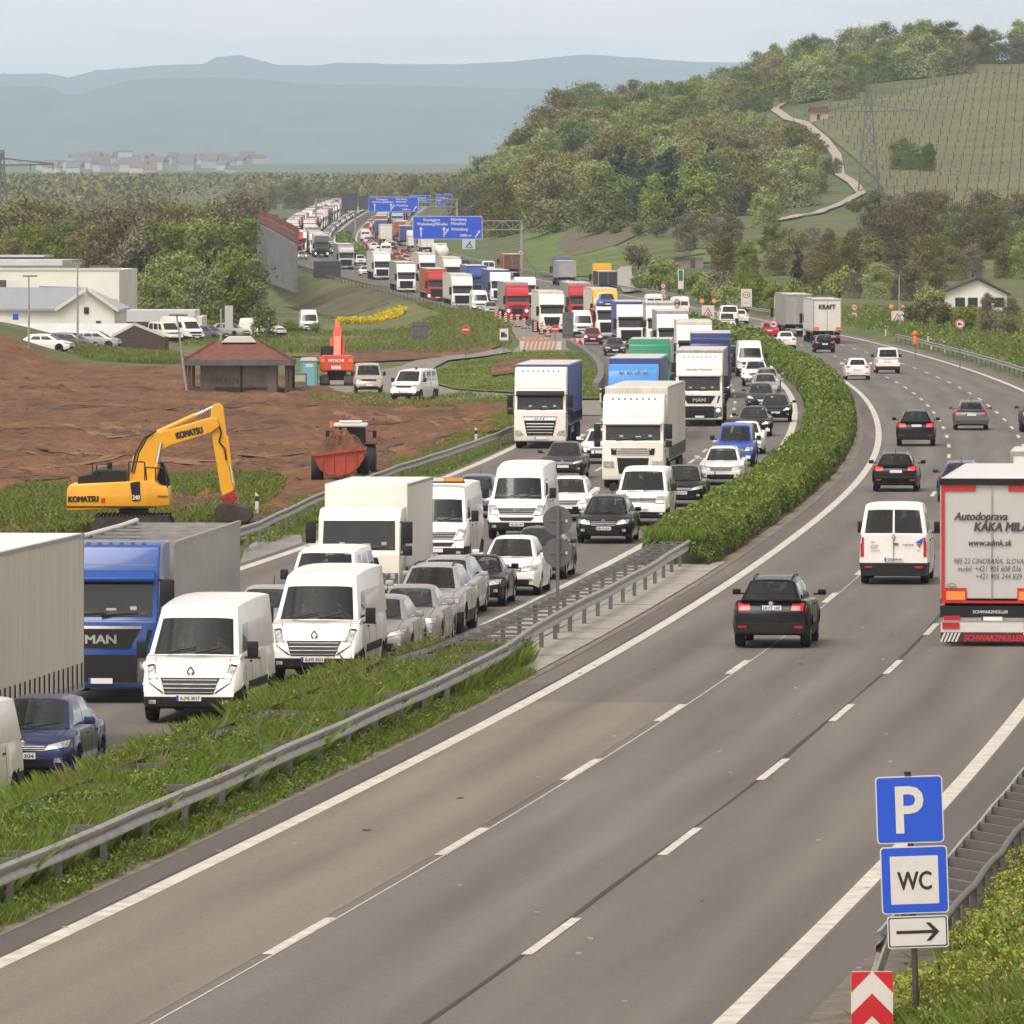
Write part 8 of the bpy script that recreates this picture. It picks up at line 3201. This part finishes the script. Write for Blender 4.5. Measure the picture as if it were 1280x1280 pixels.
Y = 800
t = thing('workshop', 'low white workshop with pale blue roof and an orange door', 'building')
bx('wall', 182, 252, 396, 424, Y, 14, WALLW, t)
bx('roof', 140, 243, 388, 402, Y - .5, 15, ROOFL, t)
bx('orange_door', 192, 203, 404, 417, Y - .7, .1, M_ORANGE, t)
bx('dark_bay', 145, 190, 403, 420, Y - .6, .1, M_WOOD, t)
t = thing('glass_column', 'tall pale glass panel beside the small trees', 'sign')
bx('panel', 281, 291, 382, 412, 700, .3, mat('pale_panel', (.42, .45, .42), .3), t)
bx('post', 275, 277, 386, 428, 700, .2, M_GALV, t)

Y = 905
t = thing('bungalow', 'white bungalow with dark gabled roof beyond the brown field', 'building')
A, Lf, Rg = PZ(1223, 350, Y), PZ(1181, 368, Y), PZ(1259, 368, Y)
zb = PZ(0, 396, Y).z - .4
MB().add([(Lf.x, Y, zb), (Rg.x, Y, zb), (Rg.x, Y, Rg.z), (A.x, Y, A.z), (Lf.x, Y, Lf.z), (Lf.x, Y + 10, zb), (Lf.x, Y + 10, Lf.z), (Rg.x, Y + 10, zb), (Rg.x, Y + 10, Rg.z)], [(0, 1, 2, 3, 4), (5, 0, 4, 6), (1, 7, 8, 2)]).obj('wall', WALLW, t)
m = MB()
for (p_, q_) in ((Lf + Vector((-1.6, 0, -.45)), A + Vector((0, 0, .1))), (A + Vector((0, 0, .1)), Rg + Vector((.4, 0, -.15)))):
    P0, P1, P2, P3 = p_ + ov, q_ + ov, q_ + Vector((0, 11, 0)), p_ + Vector((0, 11, 0))
    m.add([P0, P1, P2, P3, P0 + th, P1 + th, P2 + th, P3 + th], [(0, 3, 2, 1), (4, 5, 6, 7), (0, 1, 5, 4), (1, 2, 6, 5), (2, 3, 7, 6), (3, 0, 4, 7)])
o = m.obj('roof', ROOFD, t)
bx('chimney', 1222, 1227, 345, 356, Y + 4, 1, M_GREYPOST, o)
for x in (1194, 1210, 1227, 1243):
    bx('window', x, x + 12, 372, 384, Y - .05, .0, M_GLASS, t, -.04)
bx('porch', 1165, 1181, 369, 394, Y + 1.5, 6, mat('porch_grey', (.2, .2, .2), .7), t)
g_ = G(1023, 152)
t = thing('vineyard_hut', 'small vineyard hut with a red roof beside the winding track', 'hut', g_)
S = F / g_.y
MB().box(-10 / S, 12 / S, 0, 4, -.5, 12 / S).obj('wall', mat('ochre_render', (.45, .36, .22), .8), t)
MB().prism([(-14 / S, 12 / S), (15 / S, 12 / S), (12 / S, 19 / S), (-11 / S, 18 / S)], -.5, 4.5).obj('roof', TILE, t)
MB().box(-2 / S, 2 / S, -.04, 0, 2 / S, 9 / S).obj('door', M_WOOD, t)
g_ = G(861, 336)
S = F / g_.y
t = thing('garden_shed', 'grey shed with a pent roof among the roadside bushes', 'hut', g_)
MB().box(-18 / S, 18 / S, 0, 4, -.3, 14 / S).obj('wall', mat('shed_grey', (.22, .21, .19), .8, var=.2), t)
MB().add([(-20 / S, -.4, 12 / S), (20 / S, -.4, 18 / S), (20 / S, 4.4, 18 / S), (-20 / S, 4.4, 13 / S), (-20 / S, -.4, 13 / S), (20 / S, -.4, 20 / S), (20 / S, 4.4, 20 / S), (-20 / S, 4.4, 15 / S)], [(0, 1, 2, 3), (4, 5, 6, 7), (0, 1, 5, 4), (1, 2, 6, 5), (2, 3, 7, 6), (3, 0, 4, 7)]).obj('roof', ROOFD, t)
MB().box(2 / S, 8 / S, -.03, 0, .2, 11 / S).obj('window', M_GLASS, t)

# town below the hills: every house its own thing
hw = [mat('house_wall_%s' % n, c, .8) for n, c in (('white', (.45, .44, .41)), ('cream', (.5, .43, .33)), ('grey', (.35, .34, .33)))]
hr = [mat('house_roof_%s' % n, c, .8) for n, c in (('red', (.15, .095, .075)), ('brown', (.12, .07, .05)), ('grey', (.12, .12, .12)))]  # roof colours greyed, standing in for thicker haze over the far town
wn = ['white', 'cream', 'grey']
rn = ['red', 'brown', 'grey']
hm = {}
for i in range(64):
    x = RNG.choice([RNG.uniform(45, 330), RNG.uniform(90, 260)])
    yy = RNG.uniform(9000, 11800) if i % 3 else RNG.uniform(8200, 9200)
    X = (x - CX) * yy / F
    a_, b_ = RNG.randrange(3), RNG.choice([0, 0, 1, 2])
    k = (a_, b_)
    if k not in hm:
        w_, d_, h_ = 6, 5, 6.0
        hm[k] = (MB().box(-w_, w_, -d_, d_, -6, h_).mesh('wall', hw[a_]), MB().prism([(-d_ - .6, h_), (d_ + .6, h_), (0, h_ + 4.8)], -w_ - .6, w_ + .6, 0, 'yz').mesh('roof', hr[b_]))
    t = thing('town_house', 'far %s town house with %s roof below the hazy hills' % (wn[a_], rn[b_]), 'house', on(X, yy), RNG.uniform(-.7, .7), 'houses of the far town')
    link('wall', hm[k][0], t)
    link('roof', hm[k][1], t)
    s_ = RNG.uniform(.8, 1.5)
    t.scale = (s_, s_, s_)
for (x, w_, lab) in ((75, 26, 'long white works hall in the far town'), (157, 8, 'tall white block in the far town')):
    p = on((x - CX) * .88, 8800)
    t = thing('town_building', lab, 'building', p)
    h_ = 9 if w_ > 10 else 20
    MB().box(-w_, w_, -8, 8, -5, h_).obj('wall', hw[0], t)
    MB().box(-w_ - .5, w_ + .5, -8.5, 8.5, h_, h_ + 1.2).obj('roof', hr[2], t)
# ------------------------------------------------------------------ trees
def leafmat(name, c, obv=.32, isl=.27):
    return mat(name, c, .75, island=isl, objvar=obv, trans=.10, spec=.15)


LM = {'olive': leafmat('olive_buds', (.185, .170, .040)), 'fresh': leafmat('light_green_leaves', (.215, .255, .040)), 'green': leafmat('mid_green_leaves', (.145, .185, .034)), 'brown': leafmat('brown_twigs', (.155, .130, .066)), 'dark': leafmat('dark_needles', (.06, .078, .036)), 'ochre': leafmat('ochre_buds', (.215, .185, .042))}
BARK = mat('bark', (.05, .038, .028), .9, var=.3, scale=2)


def make_tree(kind, seed, H=12.0, wd=.8, leaf=.55, nl=2600, shape='round', trunk=True, gap=.0):
    r = np.random.default_rng(seed)
    R = H * wd / 2
    z0 = H * (.05 if shape == 'round' else .02)
    ncl = 36 if shape != 'cone' else 26
    c = []
    for i in range(ncl):
        if shape == 'cone':
            z = r.uniform(.05, 1) ** 1.2
            rad = R * (1 - z) * r.uniform(.2, .85)
            a = r.uniform(0, 2 * np.pi)
            c.append((rad * np.cos(a), rad * np.sin(a), H * (.06 + .9 * z), R * (.20 + .28 * (1 - z))))
        else:
            v = r.normal(size=3)
            v /= np.linalg.norm(v)
            q = r.uniform(.35, .92)
            zz = z0 + (H - z0) * (.5 + .5 * v[2] * q)
            wz_ = 1.0 - .35 * max(0, (zz / H - .6) / .4) - .12 * max(0, .3 - zz / H) / .3
            c.append((v[0] * R * q * wz_, v[1] * R * q * wz_, zz, R * r.uniform(.24, .46)))
    c = np.array(c)
    pick = r.integers(0, ncl, nl)
    d = r.normal(size=(nl, 3))
    d /= np.linalg.norm(d, axis=1, keepdims=True)
    rad = c[pick, 3] * (r.uniform(.3, 1.08, nl))
    pos = c[pick, :3] + d * rad[:, None] * np.array([1, 1, .78])
    pos[:, 2] = np.maximum(pos[:, 2], .15 * r.uniform(.4, 2, nl))
    if shape == 'round' and kind != 'near':           # low boughs down to the ground
        k = int(nl * .26)
        a = r.uniform(0, 2 * np.pi, k)
        rr = R * np.sqrt(r.uniform(.25, 1, k)) * .86
        pos[:k] = np.stack([rr * np.cos(a), rr * np.sin(a), H * r.uniform(.0, .5, k) ** 1.2], 1)
        d[:k] = np.stack([np.cos(a), np.sin(a), np.full(k, .4)], 1)
    nr_ = d + r.normal(size=(nl, 3)) * .55 + np.array([0, 0, .35])
    nr_ /= np.linalg.norm(nr_, axis=1, keepdims=True)
    v, q = leaf_quads(pos, nr_, leaf * r.uniform(.55, 1.35, nl), 1.35)
    me = np_mesh('crown', v, q, [LM[kind]])
    tm = MB()
    tr = H * .018 + .06
    tm.cyl((0, 0, -1.2), (0, 0, H * .5), tr, 7, 0, tr * .6)
    for i in range(9 if shape != 'cone' else 0):
        k = r.integers(0, ncl)
        zz = H * r.uniform(.12, .45)
        tm.cyl((0, 0, zz), tuple(c[k, :3] * .97), tr * .45, 5, 0, tr * .12)
    if shape == 'cone':
        tm.cyl((0, 0, H * .5), (0, 0, H * .95), tr * .6, 6, 0, .04)
    if kind in ('brown', 'olive', 'ochre'):          # bare twigs sticking out of the crown
        for i in range(26):
            k = r.integers(0, ncl)
            dd = r.normal(size=3)
            dd[2] = abs(dd[2]) + .5
            dd /= np.linalg.norm(dd)
            tm.cyl(tuple(c[k, :3]), tuple(c[k, :3] + dd * c[k, 3] * 1.5), .05, 4, 0, .02, False)
    return me, tm.mesh('trunk', BARK), H


PROT = {}
for kind in ('olive', 'fresh', 'green', 'brown', 'ochre'):
    PROT[kind] = [make_tree(kind, 100 + i + len(kind) * 7, 12, (.82, .68, .95)[i], .31, 8500 if kind != 'brown' else 5500) for i in range(3)]
PROT['dark'] = [make_tree('dark', 300 + i, 14, .55, .42, 3000, 'cone') for i in range(2)]
PROT['bush_fresh'] = [make_tree('fresh', 400 + i, 5, 1.25, .30, 1900, 'bush') for i in range(2)]
PROT['bush_green'] = [make_tree('green', 410 + i, 5, 1.2, .30, 1900, 'bush') for i in range(2)]
PROT['bush_brown'] = [make_tree('brown', 420 + i, 5, 1.2, .28, 1500, 'bush') for i in range(2)]
PROT['near_green'] = [make_tree('fresh' if i else 'green', 500 + i, 16, .72, .42, 6500) for i in range(2)]
PROT['near_fresh'] = [make_tree('fresh', 510 + i, 12, .8, .36, 5200) for i in range(2)]
PROT['young'] = [make_tree('green', 520 + i, 4.6, .42, .16, 1500) for i in range(3)]
NM = {'olive': 'budding_tree', 'fresh': 'leafy_tree', 'green': 'leafy_tree', 'brown': 'bare_tree', 'ochre': 'budding_tree', 'dark': 'conifer_tree', 'near_green': 'leafy_tree', 'near_fresh': 'leafy_tree', 'young': 'young_tree'}
WORD = {'olive': 'olive brown budding tree', 'fresh': 'light green tree', 'green': 'mid green tree', 'brown': 'bare brown tree', 'ochre': 'ochre budding tree', 'dark': 'dark conifer', 'near_green': 'broad green tree', 'near_fresh': 'bright green tree', 'young': 'young tree', 'bush_fresh': 'light green bush', 'bush_green': 'mid green bush', 'bush_brown': 'brown twiggy bush'}


def tree(kind, p, h, label, group, wide=1.):
    me, tm, H = RNG.choice(PROT[kind])
    bush = kind.startswith('bush')
    t = thing('bush' if bush else NM[kind], label, 'bush' if bush else 'tree', p, RNG.uniform(0, 6.28), group)
    s = h / H
    t.scale = (s * wide, s * wide, s)
    link('crown', me, t)
    link('trunk', tm, t)
    return t


def inside(x, y, poly):
    c = False
    n = len(poly)
    for i in range(n):
        (x1, y1), (x2, y2) = poly[i], poly[i - 1]
        if (y1 > y) != (y2 > y) and x < (x2 - x1) * (y - y1) / (y2 - y1) + x1:
            c = not c
    return c


def crest_y(x):
    y = 20
    while y < 300:
        if G(x, y, 1400).y < 2850:
            return y
        y += 2
    return 300


NTREE = 0
FOREST = [(575, 300), (700, 292), (800, 290), (880, 292), (900, 276), (955, 270), (985, 262), (1035, 250), (1058, 235), (1040, 205), (1022, 182), (990, 162), (955, 150), (952, 128), (985, 140), (1060, 126), (1150, 106), (1250, 86), (1300, 78), (1300, 0), (575, 0)]
x = 588.0
col = 0
while x < 1296:
    yc = crest_y(x)
    y = yc + 1
    col += 1
    k = 0
    while y < 294:
        xx, yy = x + RNG.uniform(-8, 8), y + RNG.uniform(-3, 4)
        if inside(xx, yy, FOREST):
            p = G(xx, yy, 1400)
            if p.y < 2900:
                skyline = k == 0
                u = nz2([p.x], [p.y / 3], 22., 3.)[0]
                low = yy > 235
                if 750 < xx < 880 and 245 < yy < 292 and RNG.random() < .75:
                    kind = 'dark'
                elif u > .12:
                    kind = RNG.choice(['fresh', 'fresh', 'green', 'olive'])
                elif u > -.15:
                    kind = RNG.choice(['olive', 'green', 'fresh', 'ochre', 'fresh'])
                else:
                    kind = RNG.choice(['olive', 'brown', 'ochre', 'olive', 'dark' if RNG.random() < .25 else 'olive'])
                tw_ = [(965, 278), (990, 274), (1030, 264), (1060, 252), (1077, 243), (1066, 230), (1050, 220), (1046, 196), (1030, 175), (1005, 155), (985, 150), (968, 138), (1023, 140)]
                h = RNG.uniform(10, 14.5) if kind != 'dark' else RNG.uniform(11, 15)
                if xx < 730 and not low:
                    h *= 1.2
                lim = min([(yy - ty + 1) * p.y / F for tx, ty in tw_ if abs(tx - xx) < 26 and ty < yy < ty + 60] or [99])
                if lim < 3.2:
                    k += 1
                    y += 6
                    continue
                h = min(h, lim)
                zone = 'on the skyline of the wooded hill' if skyline else ('at the foot of the wooded hill' if low else 'in the woods covering the hillside')
                tree(kind, p, h, '%s %s' % (WORD[kind], zone), 'trees of the wooded hill', RNG.uniform(.95, 1.25))
                NTREE += 1
        k += 1
        y += RNG.uniform(14, 18)
    x += 21

# woods on the right below the vineyard
def row(xs, ys, kinds, hpx, zone, group, jit=5):
    global NTREE
    for i, x in enumerate(xs):
        y = np.interp(x, [q[0] for q in ys], [q[1] for q in ys]) + RNG.uniform(-2, 2)
        p = G(x + RNG.uniform(-jit, jit), y)
        kind = RNG.choice(kinds)
        h = RNG.uniform(*hpx) * p.y / F
        tree(kind, p, h, '%s %s' % (WORD[kind], zone), group)
        NTREE += 1


row(range(1095, 1300, 26), [(990, 292), (1300, 300)], ['brown', 'olive', 'olive', 'green'], (48, 66), 'in the woods under the vineyard', 'woods under the vineyard')
row(range(960, 1090, 26), [(960, 318), (1300, 326)], ['brown', 'olive', 'brown', 'green'], (34, 42), 'in the low woods under the pale track', 'woods under the track')
row(range(1095, 1300, 30), [(960, 318), (1300, 326)], ['brown', 'olive', 'brown', 'green'], (50, 72), 'in the woods under the vineyard', 'woods under the vineyard')
row(range(900, 1290, 32), [(900, 345), (1290, 350)], ['brown', 'olive', 'brown', 'fresh', 'olive'], (44, 64), 'in the woods under the vineyard', 'woods under the vineyard')
row(range(1000, 1170, 24), [(1000, 368), (1170, 378)], ['brown', 'bush_fresh', 'olive', 'bush_brown', 'fresh'], (32, 56), 'behind the two warning lamps', 'bushes behind the verge signs')
row(range(800, 1000, 22), [(800, 362), (1000, 386)], ['bush_fresh', 'bush_green', 'fresh', 'bush_brown'], (26, 46), 'between the farm track and the white road board', 'bushes beyond the crash barrier')
row([880, 905, 940, 965], [(880, 386), (965, 388)], ['bush_fresh', 'fresh'], (28, 40), 'just behind the white no-overtaking board', 'bushes beyond the crash barrier')
row([996], [(996, 366)], ['dark'], (60, 62), 'standing alone in front of the brown woods', None)
row([802], [(802, 335)], ['bush_brown'], (32, 34), 'standing alone beside the farm track', None)
row([955, 957], [(900, 290), (960, 284)], ['near_fresh'], (50, 54), 'rounded and bright beside the pale hill track', 'round trees at the track')
row([862, 890, 915], [(860, 312), (920, 312)], ['brown'], (42, 54), 'at the end of the ploughed strip', 'bare trees by the ploughed strip')
row([1128, 1142, 1155], [(1128, 212), (1155, 214)], ['green', 'fresh'], (40, 52), 'in the clump beside the pylon', 'clump beside the pylon')
row([1058, 1072, 1098], [(1058, 262), (1098, 268)], ['bush_brown', 'bush_green'], (12, 18), 'around the pylon foot', 'trees at the pylon foot')
row([1150, 1175, 1205, 1240, 1265], [(1150, 408), (1265, 420)], ['bush_brown', 'bush_fresh'], (24, 38), 'on the verge below the white bungalow', 'verge bushes')
row([1168, 1236, 1262], [(1168, 398), (1262, 398)], ['brown', 'bush_fresh'], (26, 40), 'in the bungalow garden', 'garden plants')
row(range(-10, 318, 26), [(-10, 352), (350, 352)], ['olive', 'brown', 'ochre', 'brown'], (88, 118), 'in the woods behind the halls', 'woods behind the halls')
row(range(-20, 306, 30), [(-20, 372), (340, 368)], ['olive', 'fresh', 'green', 'ochre'], (85, 110), 'in the woods behind the halls', 'woods behind the halls')
row([150, 176], [(150, 392), (176, 392)], ['ochre', 'brown'], (120, 132), 'tall behind the white hall corner', 'tall bare trees at the hall')
row([205, 236, 266, 294], [(205, 392), (300, 392)], ['near_green'], (118, 154), 'in front of the woods next to the noise barrier', 'broad trees by the noise barrier')
row([222, 254, 284, 306], [(222, 405), (310, 405)], ['near_green'], (84, 110), 'at the bottom of the broad tree group', 'broad trees by the noise barrier')
row([188], [(188, 404)], ['near_fresh'], (74, 76), 'standing behind the pale workshop roof', None)
row([256, 270], [(256, 424), (270, 424)], ['young'], (50, 56), 'with dense crown beside the glass panel', 'young trees at the parking place')
row([322, 342], [(322, 428), (342, 428)], ['young'], (54, 60), 'slim and upright behind the pavilion', 'slim young trees behind the pavilion')
row([372, 395, 360], [(360, 418), (395, 418)], ['bush_green'], (16, 20), 'behind the parked white high van', 'bushes behind the parked van')
row(range(300, 600, 21), [(300, 262), (600, 258)], ['olive', 'brown', 'ochre', 'olive'], (28, 44), 'in the hazy tree line beyond the gantries', 'hazy tree line')
row(range(296, 620, 27), [(296, 255), (600, 250)], ['olive', 'green', 'brown'], (22, 34), 'in the hazy tree line beyond the gantries', 'hazy tree line')
row([700, 690, 745, 770, 800, 825, 850, 875, 890], [(690, 291), (770, 294), (890, 296)], ['bush_fresh', 'bush_green', 'bush_brown'], (16, 26), 'where the meadow meets the wooded hill', 'meadow edge bushes')

# far woods and hedgerows on the plain, one mass
n = 26000
Yf = NR.uniform(2700, 6800, n)
Xf = NR.uniform(-1, 1, n) * (.07 * Yf)
kp = (nz2(Xf, Yf / 3, 60., 2.) > .14) & (Xf < .012 * Yf)
Xf, Yf = Xf[kp], Yf[kp]
n = len(Xf)
pos = np.repeat(np.stack([Xf, Yf, T(Xf, Yf)], 1), 9, 0) + np.stack([NR.normal(size=n * 9) * 3, NR.normal(size=n * 9) * 3, NR.uniform(0, 10, n * 9)], 1)
k = NR.uniform(size=n * 9) < .6
stuff('far_woods', [(*leaf_quads(pos[k], unit(k.sum(), .6), NR.uniform(.8, 2.0, k.sum()), 1.3), 0), (*leaf_quads(pos[~k], unit((~k).sum(), .6), NR.uniform(.8, 2.0, (~k).sum()), 1.3), 1)], [LM['olive'], LM['brown']])

# vines on their posts
m = MB()
VG = [(1250, 90), (1330, 74), (1330, 280), (1185, 272), (1112, 248), (1095, 225), (1060, 190), (1030, 160), (1005, 146), (1050, 130), (1140, 110)]
V, Q = [], []
Yr = 1560.0
rowi = 0
tw = []
while Yr < 2750:
    X = 52.0
    while X < 190:
        z = Tz(X, Yr)
        px, py = CX + X * F / Yr, YH + F * (HC - z) / Yr
        if inside(px, py, VG):
            hgt = 1.9 + RNG.uniform(-.15, .15)
            tw.append((X + RNG.uniform(-.06, .06), Yr, z, hgt))
        X += 2.3
    Yr += 34
tw = np.array(tw)
n = len(tw)
b0 = tw[:, :3]
wv = np.array([.09, 0, 0])
top = b0 + np.stack([np.zeros(n), np.zeros(n), tw[:, 3] + .3], 1)
vv = np.stack([b0 - wv, b0 + wv, top + wv, top - wv], 1).reshape(-1, 3)
k = 6
pp = np.repeat(b0, k, 0) + np.stack([NR.uniform(-1.1, 1.1, n * k), NR.uniform(-.4, .4, n * k), NR.uniform(.5, 1.5, n * k)], 1)
a_ = leaf_quads(pp, unit(n * k, .2), NR.uniform(.2, .45, n * k), 1.8)
stuff('vines', [(vv, np.arange(4 * n).reshape(n, 4), 0), (*a_, 1)], [M_WOOD, LM['olive']])
print('TREES', NTREE, 'VINES', n, 'OBJECTS', len(bpy.data.objects))
